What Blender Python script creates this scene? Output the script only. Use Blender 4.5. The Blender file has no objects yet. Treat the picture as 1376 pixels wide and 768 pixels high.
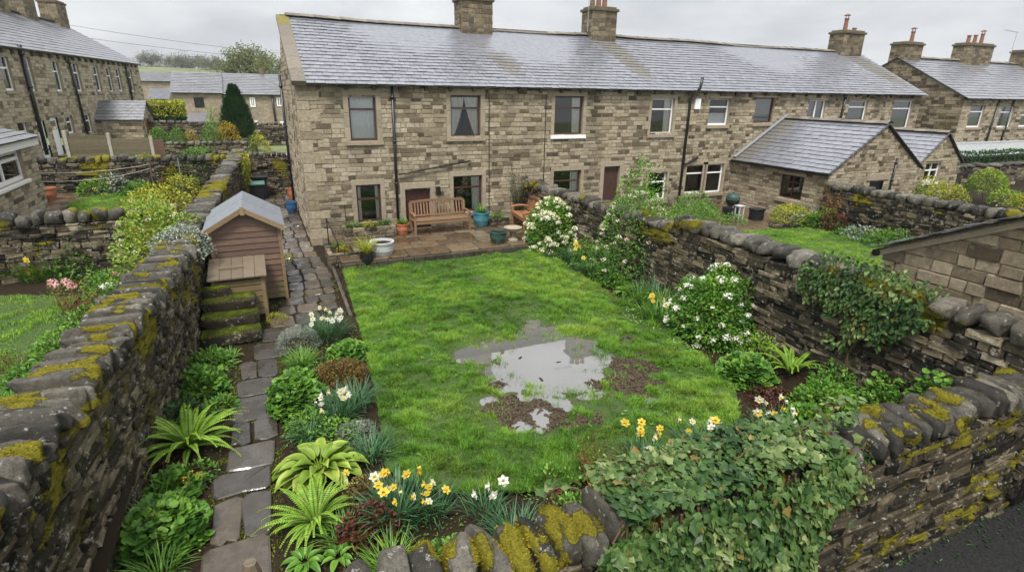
import bpy, math, random
import numpy as np
from mathutils import Matrix, Vector
rng = np.random.default_rng(7)
random.seed(7)
SC = bpy.context.scene
COL = SC.collection
A = np.array
def V(*a): return np.array(a, float)
def unit(v):
    v = np.asarray(v, float); n = np.linalg.norm(v, axis=-1, keepdims=True); return v/np.maximum(n, 1e-9)
def U(a, b, n=None): return rng.uniform(a, b, n)

# ---------------------------------------------------------------- camera numbers
FPX, PITCH, YAW, ROLL = 742.6, math.radians(19.32), math.radians(24.45), math.radians(.904)
CAM = V(0, 0, 4.7)
cF = V(math.sin(YAW)*math.cos(PITCH), math.cos(YAW)*math.cos(PITCH), -math.sin(PITCH))
_r = V(math.cos(YAW), -math.sin(YAW), 0); _u = np.cross(_r, cF)
cR = _r*math.cos(ROLL)+_u*math.sin(ROLL); cU = _u*math.cos(ROLL)-_r*math.sin(ROLL)
def ray(u, v): return cF+cR*(u-688)/FPX-cU*(v-384)/FPX
def at(u, v, z=0.): d = ray(u, v); return CAM+d*((z-CAM[2])/d[2])
def atY(u, v, Y): d = ray(u, v); return CAM+d*(Y/d[1])
def atP(u, v, O, n): d = ray(u, v); return CAM+d*(((O-CAM)@n)/(d@n))

# ---------------------------------------------------------------- value noise
def _h(ix, iy, iz, s):
    n = (ix.astype(np.int64)*374761393+iy.astype(np.int64)*668265263+iz.astype(np.int64)*2147483647+s*1274126177) & 0xffffffff
    n = ((n ^ (n >> 13))*1274126177) & 0xffffffff
    n = ((n ^ (n >> 16))*2246822519) & 0xffffffff
    return (n & 0xffff)/65535.
def vn(p, s=0):
    p = np.asarray(p, float)
    if p.shape[-1] == 2: p = np.concatenate([p, np.zeros(p.shape[:-1]+(1,))], -1)
    i = np.floor(p); f = p-i; f = f*f*(3-2*f); x, y, z = i[..., 0], i[..., 1], i[..., 2]
    r = 0
    for a in (0, 1):
        for b in (0, 1):
            for c in (0, 1):
                w = (f[..., 0] if a else 1-f[..., 0])*(f[..., 1] if b else 1-f[..., 1])*(f[..., 2] if c else 1-f[..., 2])
                r = r+w*_h(x+a, y+b, z+c, s)
    return r
def fbm(p, s=0, o=3):
    p = np.asarray(p, float); r = 0; a = .5; t = 0
    for k in range(o): r = r+a*vn(p*2**k, s+k*7); t += a; a *= .5
    return r/t
def sstep(a, b, x): t = np.clip((x-a)/(b-a), 0, 1); return t*t*(3-2*t)

# ---------------------------------------------------------------- mesh builder
class MB:
    def __init__(s): s.v = []; s.t = []; s.f = []; s.n = 0
    def add(s, v, faces, tint=(.5, 0, 0), mi=0):
        """v (n,3); faces: one (k,3|4) array or a list of them; tint (3,) or (n,3)"""
        v = np.asarray(v, float).reshape(-1, 3); t = np.asarray(tint, float)
        if t.ndim == 1: t = np.repeat(t[None], len(v), 0)
        if not isinstance(faces, list): faces = [faces]
        for q in faces: s.f.append((np.asarray(q, np.int64)+s.n, mi))
        s.v.append(v); s.t.append(t); s.n += len(v)
    def mesh(s, name, mats, off=(0, 0, 0), smooth=False):
        me = bpy.data.meshes.new(name)
        v = np.concatenate(s.v)-np.asarray(off, float); t = np.concatenate(s.t)
        me.vertices.add(len(v)); me.vertices.foreach_set('co', v.astype(np.float32).ravel())
        tot = np.concatenate([np.full(len(q), q.shape[1]) for q, _ in s.f])
        mi = np.concatenate([np.full(len(q), m) for q, m in s.f])
        lv = np.concatenate([q.ravel() for q, _ in s.f])
        me.loops.add(len(lv)); me.loops.foreach_set('vertex_index', lv.astype(np.int32))
        me.polygons.add(len(tot)); st = np.concatenate([[0], np.cumsum(tot)[:-1]])
        me.polygons.foreach_set('loop_start', st.astype(np.int32))
        try: me.polygons.foreach_set('loop_total', tot.astype(np.int32))
        except Exception: pass
        me.polygons.foreach_set('material_index', mi.astype(np.int32))
        me.polygons.foreach_set('use_smooth', np.full(len(tot), smooth))
        c = me.attributes.new('tint', 'FLOAT_COLOR', 'POINT')
        c.data.foreach_set('color', np.concatenate([t, np.ones((len(t), 1))], 1).astype(np.float32).ravel())
        for m in (mats if isinstance(mats, (list, tuple)) else [mats]): me.materials.append(m)
        me.update(); me.validate(); return me
    def build(s, name, mats, parent=None, smooth=False):
        off = ORG.get(parent.name, V(0, 0, 0)) if parent else V(0, 0, 0)
        o = bpy.data.objects.new(name, s.mesh(name, mats, off, smooth)); COL.objects.link(o)
        if parent: o.parent = parent; ORG[o.name] = off
        return o
ORG = {}
def thing(name, label, cat, loc=(0, 0, 0), group=None):
    o = bpy.data.objects.new(name, None); COL.objects.link(o); o.location = loc; o.empty_display_size = .1
    o['label'] = label; o['category'] = cat
    if group: o['group'] = group
    ORG[o.name] = V(*loc); return o
def tag(o, label, cat, group=None):
    o['label'] = label; o['category'] = cat
    if group: o['group'] = group
    return o
def struct(o): o['kind'] = 'structure'; return o
def recentre(o):
    """put the origin of a top-level one-mesh thing at its base"""
    c = A([x for x in o.bound_box]); b = c.mean(0); b[2] = c[:, 2].min()
    o.data.transform(Matrix.Translation(-Vector(b))); o.location = b; return o
def copy_tree(o, parent=None):
    c = o.copy(); COL.objects.link(c)
    if parent: c.parent = parent
    for ch in list(o.children): copy_tree(ch, c)
    return c

# ---------------------------------------------------------------- shape helpers
Q6 = A([[0, 3, 2, 1], [4, 5, 6, 7], [0, 1, 5, 4], [1, 2, 6, 5], [2, 3, 7, 6], [3, 0, 4, 7]])
def batch(m, vs, faces, tint=None, mi=0):
    """vs (N,k,3), same faces for each; tint (N,3) or (N,k,3)"""
    N, k = vs.shape[:2]; f = np.asarray(faces)
    F = (f[None]+(np.arange(N)*k)[:, None, None]).reshape(-1, f.shape[1])
    if tint is None: t = np.stack([U(0, 1, N), np.zeros(N), np.zeros(N)], 1)
    else: t = np.asarray(tint, float)
    if t.ndim == 2: t = np.repeat(t[:, None], k, 1)
    m.add(vs.reshape(-1, 3), F, t.reshape(-1, 3), mi)
def box(m, lo, hi, tint=(.5, 0, 0), mi=0, fr=None, bev=0.):
    lo, hi = A(lo, float), A(hi, float); c = (lo+hi)/2; h = (hi-lo)/2
    if bev > 0:
        b = np.minimum(bev, h*.49); v = []
        s = A([[x, y, z] for x in (-1, 1) for y in (-1, 1) for z in (-1, 1)], float)
        p = rb(A([c]), A([h]), A([b]))[0]; v = p; F = RBQ
    else:
        v = A([[lo[0], lo[1], lo[2]], [hi[0], lo[1], lo[2]], [hi[0], hi[1], lo[2]], [lo[0], hi[1], lo[2]],
               [lo[0], lo[1], hi[2]], [hi[0], lo[1], hi[2]], [hi[0], hi[1], hi[2]], [lo[0], hi[1], hi[2]]]); F = Q6
    if fr is not None: v = fr(v)
    m.add(v, F, tint, mi)
# rounded box template: shell of a 4x4x4 lattice
_idx = {}; _tp = []
for i in range(4):
    for j in range(4):
        for k in range(4):
            if min(i, j, k) == 0 or max(i, j, k) == 3: _idx[(i, j, k)] = len(_tp); _tp.append((i, j, k))
_tp = A(_tp); RBQ = []
for ax in range(3):
    o1, o2 = [(1, 2), (2, 0), (0, 1)][ax]
    for side in (0, 3):
        for a in range(3):
            for b in range(3):
                q = []
                for da, db in ((0, 0), (1, 0), (1, 1), (0, 1)):
                    t = [0, 0, 0]; t[ax] = side; t[o1] = a+da; t[o2] = b+db; q.append(_idx[tuple(t)])
                RBQ.append(q if side else q[::-1])
RBQ = A(RBQ)
def rb(c, h, b):
    """N rounded boxes: centres, half sizes, bevels (N,3) -> (N,56,3)"""
    sgn = A([-1, -1, 1, 1])[_tp]; inner = ((_tp == 1) | (_tp == 2)).astype(float)
    ext = 1-inner                                    # 1 where the coordinate is on the outside plane
    n = ext.sum(1, keepdims=True); k = np.where(n > 1, 1/np.sqrt(n), 1)
    core = (h-b)[:, None]*sgn[None]
    return c[:, None]+core+(sgn*ext*k)[None]*b[:, None]
def tube(m, pts, r, n=8, tint=(.5, 0, 0), mi=0, caps=True):
    pts = A(pts, float); N = len(pts); r = np.broadcast_to(A(r, float), (N,))
    d = unit(np.gradient(pts, axis=0)); up = V(0, 0, 1) if abs(d[0][2]) < .9 else V(1, 0, 0)
    v = []
    for i in range(N):
        x = unit(np.cross(d[i], up)); y = np.cross(x, d[i])
        for k in range(n): a = 2*math.pi*k/n; v.append(pts[i]+r[i]*(x*math.cos(a)+y*math.sin(a)))
    f = [[i*n+k, i*n+(k+1) % n, (i+1)*n+(k+1) % n, (i+1)*n+k] for i in range(N-1) for k in range(n)]
    F = [A(f)]
    if caps:
        v += [pts[0], pts[-1]]; b = N*n
        F.append(A([[b, (k+1) % n, k] for k in range(n)]+[[b+1, (N-1)*n+k, (N-1)*n+(k+1) % n] for k in range(n)]))
    m.add(A(v), F, tint, mi)
def lathe(m, prof, c=(0, 0, 0), n=24, tint=(.5, 0, 0), mi=0):
    prof = A(prof, float); a = np.arange(n)*2*math.pi/n
    v = np.stack([prof[:, 0:1]*np.cos(a), prof[:, 0:1]*np.sin(a), np.repeat(prof[:, 1:2], n, 1)], -1).reshape(-1, 3)+A(c, float)
    f = [[i*n+k, i*n+(k+1) % n, (i+1)*n+(k+1) % n, (i+1)*n+k] for i in range(len(prof)-1) for k in range(n)]
    m.add(v, A(f), tint, mi)
def sheet(m, x0, x1, y0, y1, step, zf, tf=None, mask=None, mi=0):
    nx = max(1, int(round((x1-x0)/step))); ny = max(1, int(round((y1-y0)/step)))
    X, Y = np.meshgrid(np.linspace(x0, x1, nx+1), np.linspace(y0, y1, ny+1)); p = np.stack([X.ravel(), Y.ravel()], 1)
    z = zf(p) if callable(zf) else np.full(len(p), zf)
    i = np.arange(nx*ny); a = (i//nx)*(nx+1)+i % nx; f = np.stack([a, a+1, a+nx+2, a+nx+1], 1)
    if mask is not None: f = f[mask(p[f].mean(1))]
    m.add(np.column_stack([p, z]), f, tf(p) if tf else (.5, 0, 0), mi)
def inpoly(p, poly):
    x, y = p[..., 0], p[..., 1]; r = np.zeros(x.shape, bool); P = A(poly); n = len(P)
    for i in range(n):
        (x1, y1), (x2, y2) = P[i], P[(i+1) % n]
        c = ((y1 > y) != (y2 > y)) & (x < (x2-x1)*(y-y1)/((y2-y1) if y2 != y1 else 1e-9)+x1); r ^= c
    return r
def frame(O, a, n):
    O, a, n = A(O, float), unit(a), unit(n)
    def f(v): v = np.asarray(v, float); return O+v[..., 0:1]*a+v[..., 1:2]*n+v[..., 2:3]*V(0, 0, 1)   # (s, d outwards, z)
    return f
# leaves ------------------------------------------------------
def leaves(m, B, D, N, L, W, fold=.15, droop=.2, tint=None, w=(.85, .75), mi=0):
    B, D = np.atleast_2d(B).astype(float), unit(np.atleast_2d(D)); N = np.broadcast_to(np.atleast_2d(N), D.shape)
    n = len(B); L = np.broadcast_to(A(L, float), (n,))[:, None]; W = np.broadcast_to(A(W, float), (n,))[:, None]
    S = unit(np.cross(D, N)); K = unit(np.cross(S, D))
    def P(t, s, up): return B+D*L*t+S*W*s*.5+K*(up*W)-V(0, 0, 1)*L*droop*t*t
    vs = np.stack([P(0, 0, 0), P(.3, w[0], fold), P(.68, w[1], fold), P(1, 0, 0), P(.68, -w[1], fold), P(.3, -w[0], fold)], 1)
    batch(m, vs, [[0, 1, 2, 3], [0, 3, 4, 5]], tint, mi)
LOB = [(0, .02), (.36, -.1), (.42, .12), (.52, .36), (.33, .52), (0, .98), (-.33, .52), (-.52, .36), (-.42, .12), (-.36, -.1)]
def lobed(m, B, D, N, L, tint=None, mi=0):
    D = unit(D); n = len(B); L = np.broadcast_to(A(L, float), (n,))[:, None]; S = unit(np.cross(D, N)); K = unit(np.cross(S, D))
    vs = np.stack([B+L*(D*y+S*x*1.05)-K*L*.18*abs(x) for x, y in LOB]+[B+L*D*.3+K*L*.03], 1)
    f = [[10, i, (i+1) % 10] for i in range(10)]
    batch(m, vs, f, tint, mi)
ROUND = [(math.sin(a)*.5*(1+.12*(k % 2)), .5-.5*math.cos(a)*(1+.1*(k % 2))) for k, a in enumerate(np.linspace(.25, 2*math.pi-.25, 11))]
def rounds(m, B, D, N, L, tint=None, mi=0):
    """scalloped round leaves"""
    D = unit(D); n = len(B); L = np.broadcast_to(A(L, float), (n,))[:, None]; S = unit(np.cross(D, N)); K = unit(np.cross(S, D))
    vs = np.stack([B+L*(D*y+S*x*1.15)+K*L*(.1*(k % 2)-.12*abs(x)*2) for k, (x, y) in enumerate(ROUND)]+[B+L*D*.3-K*L*.08], 1)
    k = len(ROUND); batch(m, vs, [[k, i+1, i] for i in range(k-1)]+[[k, 0, k-1]], tint, mi)
def straps(m, B, D, L, W, bend, tint=None, seg=4, mi=0, fold=0.):
    """strap leaves: start along D and bend over towards the ground"""
    B = np.atleast_2d(B).astype(float); D = unit(np.atleast_2d(D)); n = len(B)
    L = np.broadcast_to(A(L, float), (n,))[:, None]; W = np.broadcast_to(A(W, float), (n,))[:, None]; bend = np.broadcast_to(A(bend, float), (n,))[:, None]
    hz = D*V(1, 1, 0); bad = np.linalg.norm(hz, axis=1) < 1e-3; hz[bad] = V(1, 0, 0); hz = unit(hz); S = unit(np.cross(hz, V(0, 0, 1)))
    R = []; p = B.copy(); el = np.arcsin(np.clip(D[:, 2:3], -1, 1))
    for k in range(seg+1):
        t = k/seg; w = W*.5*(1.0 if k == 0 else (1-t**3)*1.0+.02)
        R += [p-S*w, p+S*w]
        e = el-bend*(t+.5/seg)*1.0; p = p+(hz*np.cos(e)+V(0, 0, 1)*np.sin(e))*L/seg
    batch(m, np.stack(R, 1), [[2*k, 2*k+1, 2*k+3, 2*k+2] for k in range(seg)], tint, mi)
def sph(n, up=False):
    d = unit(rng.normal(size=(n, 3)))
    if up: d[:, 2] = abs(d[:, 2])
    return d
def tn(n, g=0., b=0., lo=0, hi=1): return np.stack([U(lo, hi, n), np.full(n, g), np.full(n, b)], 1)
# ---------------------------------------------------------------- materials
class NT:
    def __init__(s, name):
        s.m = bpy.data.materials.new(name); s.m.use_nodes = True; s.t = s.m.node_tree; s.t.nodes.clear()
        s.out = s.n('ShaderNodeOutputMaterial')
    def n(s, ty, ins=None, **kw):
        x = s.t.nodes.new(ty)
        for k, v in kw.items(): setattr(x, k, v)
        for k, v in (ins or {}).items(): s.set(x, k, v)
        return x
    def set(s, x, k, v):
        i = x.inputs[k]
        if isinstance(v, bpy.types.NodeSocket): s.t.links.new(v, i)
        else:
            if isinstance(v, (tuple, list)) and len(v) == 3 and i.type == 'RGBA': v = (*v, 1)
            i.default_value = v
    def pos(s, obj=False):
        return s.n('ShaderNodeTexCoord').outputs['Object'] if obj else s.n('ShaderNodeNewGeometry').outputs['Position']
    def noise(s, scale, detail=4, rough=.6, vec=None, dist=0.):
        return s.n('ShaderNodeTexNoise', {'Vector': vec or s.pos(), 'Scale': scale, 'Detail': detail, 'Roughness': rough, 'Distortion': dist}).outputs['Fac']
    def tint(s):
        a = s.n('ShaderNodeAttribute', attribute_name='tint'); x = s.n('ShaderNodeSeparateColor', {'Color': a.outputs['Color']})
        return x.outputs[0], x.outputs[1], x.outputs[2]
    def ramp(s, f, stops, interp='LINEAR'):
        r = s.n('ShaderNodeValToRGB', {'Fac': f}); e = r.color_ramp; e.interpolation = interp
        while len(e.elements) < len(stops): e.elements.new(.5)
        for x, (p, c) in zip(e.elements, stops): x.position = p; x.color = (*c, 1) if not isinstance(c, (int, float)) else (c, c, c, 1)
        return r.outputs['Color']
    def math(s, op, a, b=0., c=None, clamp=False):
        d = {0: a, 1: b}
        if c is not None: d[2] = c
        return s.n('ShaderNodeMath', d, operation=op, use_clamp=clamp).outputs[0]
    def mix(s, f, a, b, mode='MIX'):
        x = s.n('ShaderNodeMix', data_type='RGBA', blend_type=mode)
        for k, v in ((0, f), (6, a), (7, b)):
            i = x.inputs[k]
            if isinstance(v, bpy.types.NodeSocket): s.t.links.new(v, i)
            else: i.default_value = (*v, 1) if isinstance(v, (tuple, list)) else v
        return x.outputs[2]
    def maprange(s, v, a, b, c=0., d=1.):
        return s.n('ShaderNodeMapRange', {'Value': v, 'From Min': a, 'From Max': b, 'To Min': c, 'To Max': d}).outputs[0]
    def bump(s, h, st=.4, dist=.01, nrm=None):
        d = {'Height': h, 'Strength': st, 'Distance': dist}
        if nrm: d['Normal'] = nrm
        return s.n('ShaderNodeBump', d).outputs[0]
    def bsdf(s, col, rough=.6, nrm=None, **kw):
        d = {'Base Color': col, 'Roughness': rough}
        if nrm: d['Normal'] = nrm
        b = s.n('ShaderNodeBsdfPrincipled', d)
        for k, v in kw.items(): s.set(b, k.replace('_', ' '), v)
        s.t.links.new(b.outputs[0], s.out.inputs[0]); return b
MOSS = [(.25, (.06, .058, .009)), (.5, (.19, .17, .014)), (.75, (.36, .29, .028))]
def stone_mat(name, stops, moss=True, lichen=.35, rough=(.35, .75), bump=.5, fine=1., con=1.):
    t = NT(name); r, g, b = t.tint(); p = t.pos()
    c = t.ramp(r, stops)
    n1 = t.noise(10*fine, 8, .75); n2 = t.noise(75*fine, 6, .75)
    c = t.mix(1., c, t.ramp(n1, [(.28, 1-.62*con), (.5, 1-.05*con), (.72, 1+.55*con)]), 'MULTIPLY')
    c = t.mix(1., c, t.ramp(n2, [(.32, 1-.5*con), (.68, 1+.4*con)]), 'MULTIPLY')
    if lichen:
        li = t.math('MULTIPLY', t.maprange(t.noise(14*fine, 3, .5), .62, .68), t.maprange(t.noise(60*fine, 3), .42, .55))
        c = t.mix(t.math('MULTIPLY', li, lichen), c, (.42, .42, .36))
        if lichen > .7: c = t.mix(t.math('MULTIPLY', t.maprange(t.noise(4.5, 6, .75), .56, .64), t.maprange(t.noise(38, 4, .7), .40, .58)), c, (.36, .32, .235))
    c = t.mix(t.math('MULTIPLY', b, t.maprange(n1, .3, .65)), c, (.028, .024, .018))
    ro = t.maprange(n1, .3, .7, rough[0], rough[1])
    h = t.math('ADD', t.math('MULTIPLY', n1, .6), t.math('MULTIPLY', n2, .4))
    if moss:
        mk = t.maprange(t.math('ADD', g, t.math('MULTIPLY', t.math('SUBTRACT', t.noise(22, 5, .75), .5), 1.1)), .42, .6)
        c = t.mix(mk, c, t.ramp(t.noise(55, 4, .8), MOSS)); ro = t.math('MAXIMUM', ro, t.math('MULTIPLY', mk, .9))
        h = t.math('ADD', h, t.math('MULTIPLY', mk, t.math('ADD', .5, t.noise(110, 3))))
    t.bsdf(c, ro, t.bump(h, bump, .03), Specular_IOR_Level=.2); return t.m
def leaf_mat(name, c1, c2, c3=None, rough=.42, tr=.2, spec=.25):
    t = NT(name); r, g, b = t.tint()
    st = [(0, c1), (1, c2)] if c3 is None else [(0, c1), (.55, c2), (1, c3)]
    c = t.ramp(r, st)
    c = t.mix(1., c, t.ramp(t.noise(7, 2), [(.3, .75), (.7, 1.2)]), 'MULTIPLY')
    c = t.mix(g, c, (.20, .13, .03))
    bs = t.n('ShaderNodeBsdfPrincipled', {'Base Color': c, 'Roughness': rough, 'Specular IOR Level': spec})
    tl = t.n('ShaderNodeBsdfTranslucent', {'Color': t.mix(1., c, (1.25, 1.2, .6), 'MULTIPLY')})
    mx = t.n('ShaderNodeMixShader', {0: tr, 1: bs.outputs[0], 2: tl.outputs[0]}); t.t.links.new(mx.outputs[0], t.out.inputs[0]); return t.m
def plain(name, col, rough=.6, var=.25, sc=12., bump=.15, **kw):
    t = NT(name); n1 = t.noise(sc, 5, .65)
    c = t.mix(1., col, t.ramp(n1, [(.25, 1-var), (.75, 1+var)]), 'MULTIPLY')
    if rough > .7: kw.setdefault('Specular_IOR_Level', .12)
    t.bsdf(c, t.maprange(n1, .3, .7, rough*.8, min(1, rough*1.2)), t.bump(n1, bump, .005), **kw); return t.m
def wood_mat(name, c1, c2, green=0., rough=.6):
    t = NT(name); r, g, b = t.tint(); p = t.pos(True)
    mp = t.n('ShaderNodeMapping', {'Vector': p, 'Scale': (4, 4, 22)}).outputs[0]
    mq = t.n('ShaderNodeMapping', {'Vector': p, 'Scale': (3, 30, 30)}).outputs[0]
    gr = t.noise(2.2, 6, .7, mq, 1.); c = t.ramp(gr, [(.3, c1), (.7, c2)])
    c = t.mix(1., c, t.ramp(r, [(0, .65), (1, 1.3)]), 'MULTIPLY')
    mo = t.maprange(t.math('ADD', g, t.math('MULTIPLY', t.math('SUBTRACT', t.noise(9, 5, .7), .5), 1.1)), .4, .75)
    c = t.mix(mo, c, t.ramp(t.noise(40, 3), [(.3, (.05, .06, .015)), (.7, (.16, .16, .04))]))
    t.bsdf(c, t.maprange(gr, .3, .7, rough*.7, rough*1.1), t.bump(gr, .25, .004)); return t.m
def brick_stone(name, c1, c2, mort, sc=1., w=.42, h=.15, axis='X'):
    """coursed stone for houses too far to show single stones"""
    t = NT(name); p = t.n('ShaderNodeSeparateXYZ', {'Vector': t.pos()})
    v = t.n('ShaderNodeCombineXYZ', {0: t.math('ADD', p.outputs[0], p.outputs[1]), 1: p.outputs[2]}).outputs[0]
    v = t.n('ShaderNodeVectorMath', {0: v, 1: t.n('ShaderNodeCombineXYZ', {0: t.math('MULTIPLY', t.noise(3., 2), .06), 1: t.math('MULTIPLY', t.noise(4., 2), .04)}).outputs[0]}, operation='ADD').outputs[0]
    br = t.n('ShaderNodeTexBrick', {'Vector': v, 'Color1': c1, 'Color2': c2, 'Mortar': mort, 'Scale': sc, 'Mortar Size': .012, 'Mortar Smooth': .3, 'Bias': -.1, 'Brick Width': w, 'Row Height': h})
    n1 = t.noise(2.5, 5, .7); c = t.mix(1., br.outputs[0], t.ramp(n1, [(.25, .6), (.75, 1.3)]), 'MULTIPLY')
    t.bsdf(c, .8, t.bump(br.outputs[1], -.5, .02)); return t.m
def slate_mat(name, c0, c1, rough=(.22, .45), moss=True):
    t = NT(name); r, g, b = t.tint(); n1 = t.noise(6, 5, .7); n2 = t.noise(35, 4, .7)
    c = t.ramp(r, [(0, c0), (1, c1)]); c = t.mix(1., c, t.ramp(n1, [(.3, .7), (.7, 1.3)]), 'MULTIPLY')
    ro = t.maprange(n2, .3, .7, rough[0], rough[1])
    mk = t.maprange(t.math('ADD', g, t.math('MULTIPLY', t.math('SUBTRACT', t.noise(11, 5, .8), .5), .9)), .35, .7)
    c = t.mix(mk, c, t.ramp(n2, [(.3, (.025, .02, .014)), (.7, (.07, .055, .03))])); ro = t.math('ADD', ro, t.math('MULTIPLY', mk, .4))
    t.bsdf(c, ro, t.bump(t.math('ADD', n1, n2), .12, .004), IOR=2.5); return t.m

M = {}
M['drystone'] = stone_mat('dry_stone', [(0, (.010, .009, .007)), (.35, (.04, .033, .022)), (.65, (.115, .092, .058)), (.88, (.24, .20, .13)), (1, (.40, .36, .27))], rough=(.28, .65), bump=1., lichen=.75)
M['coping'] = stone_mat('coping_stone', [(0, (.03, .028, .023)), (.5, (.078, .071, .057)), (1, (.165, .15, .12))], rough=(.25, .6), bump=1., lichen=.6)
M['core'] = plain('shaded_core', (.010, .009, .007), .95)  # near-black colour puts deep shade into the gaps between wall stones
M['ashlar'] = stone_mat('coursed_sandstone', [(0, (.045, .035, .024)), (.18, (.10, .077, .05)), (.36, (.22, .18, .12)), (.6, (.325, .273, .19)), (1, (.43, .375, .28))], moss=True, lichen=.25, rough=(.55, .9), bump=.45, con=.75)
M['mortar'] = plain('lime_mortar', (.21, .18, .13), .9, .4)
M['dressed'] = stone_mat('dressed_sandstone', [(0, (.25, .205, .148)), (1, (.34, .29, .215))], moss=True, lichen=.1, rough=(.6, .9), bump=.15, con=.4)
M['stack'] = stone_mat('sooty_chimney_stone', [(0, (.06, .05, .035)), (.5, (.15, .12, .08)), (1, (.27, .22, .14))], lichen=.2, rough=(.6, .9))
M['slate'] = slate_mat('wet_blue_slate', (.115, .118, .138), (.165, .168, .19))
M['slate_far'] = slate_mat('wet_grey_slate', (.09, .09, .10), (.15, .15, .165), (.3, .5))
M['ridge'] = stone_mat('stone_ridge_tile', [(0, (.12, .105, .085)), (1, (.22, .19, .15))], lichen=.3, con=.6)
M['lead'] = plain('lead_flashing', (.22, .23, .25), .4)
M['white'] = plain('white_paint', (.78, .78, .77), .35, .06)
M['brown'] = plain('brown_window_paint', (.06, .033, .024), .35, .25)
M['maroon'] = plain('dark_red_paint', (.055, .02, .016), .4, .2)
M['redbrown'] = plain('red_door_paint', (.22, .06, .035), .5, .2)
M['black'] = plain('black_cast_iron', (.012, .012, .013), .35, .2)
M['curtain'] = plain('pale_net_curtain', (.8, .82, .84), .9, .06)
M['cream'] = plain('cream_curtain', (.74, .72, .66), .9, .08)
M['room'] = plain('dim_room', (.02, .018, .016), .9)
M['blind'] = plain('grey_blind', (.3, .31, .32), .9, .1)
M['terra'] = plain('terracotta', (.36, .13, .06), .7, .2)
M['pot_chim'] = plain('chimney_clay', (.21, .105, .07), .75, .3)
M['concrete'] = plain('old_concrete', (.36, .33, .28), .85, .3)
M['plast_green'] = plain('green_plastic', (.02, .10, .065), .3, .15)
M['plast_black'] = plain('black_plastic', (.015, .016, .018), .3, .2)
M['plast_blue'] = plain('blue_lid_plastic', (.03, .10, .22), .35, .15)
M['teal'] = plain('teal_glaze', (.05, .18, .22), .18, .35, 6)
M['dgreen'] = plain('dark_green_glaze', (.03, .065, .055), .15, .4, 6)
M['palegrey'] = plain('pale_stoneware', (.42, .43, .43), .5, .25)
M['gold'] = plain('galvanised_metal', (.4, .41, .42), .35, .2, Metallic=.6)
M['wood_old'] = wood_mat('weathered_teak', (.11, .062, .032), (.24, .15, .08))
M['wood_red'] = wood_mat('red_brown_boards', (.075, .040, .028), (.165, .10, .068))
M['wood_bench2'] = wood_mat('orange_teak', (.17, .075, .032), (.33, .16, .07))
M['wood_trim'] = wood_mat('tan_batten', (.13, .085, .045), (.26, .185, .105))
M['wood_grey'] = wood_mat('silvered_boards', (.085, .065, .045), (.19, .15, .10))
M['felt'] = plain('grey_roof_felt', (.15, .162, .18), .65, .25, 9)
M['soil'] = plain('wet_soil', (.021, .0145, .008), .75, .6, 25, .9)
M['mulch'] = plain('dead_leaf_heap', (.10, .045, .025), .8, .6, 40, .8)
M['asph'] = plain('wet_asphalt', (.02, .02, .02), .75, .6, 30, .9)
M['conc_pale'] = plain('pale_yard_concrete', (.32, .32, .31), .5, .2, 3)
M['stem'] = plain('bark_stem', (.09, .06, .035), .8, .4, 30)
M['stem_red'] = plain('dead_red_stem', (.17, .06, .035), .8, .4, 30)
M['rope'] = plain('pale_cord', (.5, .48, .42), .8)
def glass():
    t = NT('window_glass'); g = t.n('ShaderNodeBsdfGlossy', {'Color': (1, 1, 1, 1), 'Roughness': .03}); tr = t.n('ShaderNodeBsdfTransparent', {'Color': (.95, .96, .96, 1)})
    f = t.n('ShaderNodeFresnel', {'IOR': 1.6}).outputs[0]; f = t.math('ADD', t.math('MULTIPLY', f, 1.2), .03, clamp=True)
    mx = t.n('ShaderNodeMixShader', {0: f, 1: tr.outputs[0], 2: g.outputs[0]}); t.t.links.new(mx.outputs[0], t.out.inputs[0]); return t.m
M['glass'] = glass()
def water():
    t = NT('muddy_puddle_water'); n = t.noise(5, 2); t.bsdf((.115, .112, .105), .015, t.bump(n, .02, .01), IOR=2.5); return t.m
M['water'] = water()
def flag(name, stops, wet=(.08, .5)):
    t = NT(name); r, g, b = t.tint(); n1 = t.noise(5, 6, .7); n2 = t.noise(28, 5, .7); n3 = t.noise(2.2, 4, .6)
    c = t.ramp(r, stops); c = t.mix(1., c, t.ramp(n1, [(.25, .6), (.75, 1.35)]), 'MULTIPLY'); c = t.mix(1., c, t.ramp(n2, [(.3, .75), (.7, 1.25)]), 'MULTIPLY')
    mk = t.maprange(t.math('ADD', g, t.math('MULTIPLY', t.math('SUBTRACT', t.noise(16, 5, .75), .5), 1.)), .42, .6)
    c = t.mix(mk, c, t.ramp(n2, [(.3, (.03, .04, .01)), (.7, (.10, .11, .025))]))
    ro = t.maprange(n3, .42, .56, wet[0], wet[1]); ro = t.math('MAXIMUM', ro, t.math('MULTIPLY', mk, .8))
    t.bsdf(c, ro, t.bump(t.math('ADD', n1, n2), .28, .008), IOR=1.55); return t.m
M['flag'] = flag('wet_flagstone', [(0, (.03, .026, .021)), (.5, (.06, .051, .04)), (.8, (.10, .07, .042)), (1, (.15, .135, .108))])
M['patio'] = flag('wet_patio_slab', [(0, (.05, .034, .02)), (.5, (.10, .068, .038)), (1, (.17, .13, .08))], (.1, .5))
def lawn_mat():
    t = NT('lawn_turf'); r, g, b = t.tint(); n = t.noise(60, 5, .8); n1 = t.noise(3, 3)
    gr = t.ramp(n, [(.3, (.02, .04, .008)), (.7, (.07, .12, .018))]); mu = t.ramp(n, [(.3, (.028, .018, .009)), (.7, (.10, .066, .035))])
    ro = t.maprange(g, 0, 1, .85, .45)
    t.bsdf(t.mix(g, gr, mu), ro, t.bump(t.math('ADD', n, t.noise(18, 4)), .8, .03)); return t.m
M['turf'] = lawn_mat()
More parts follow.
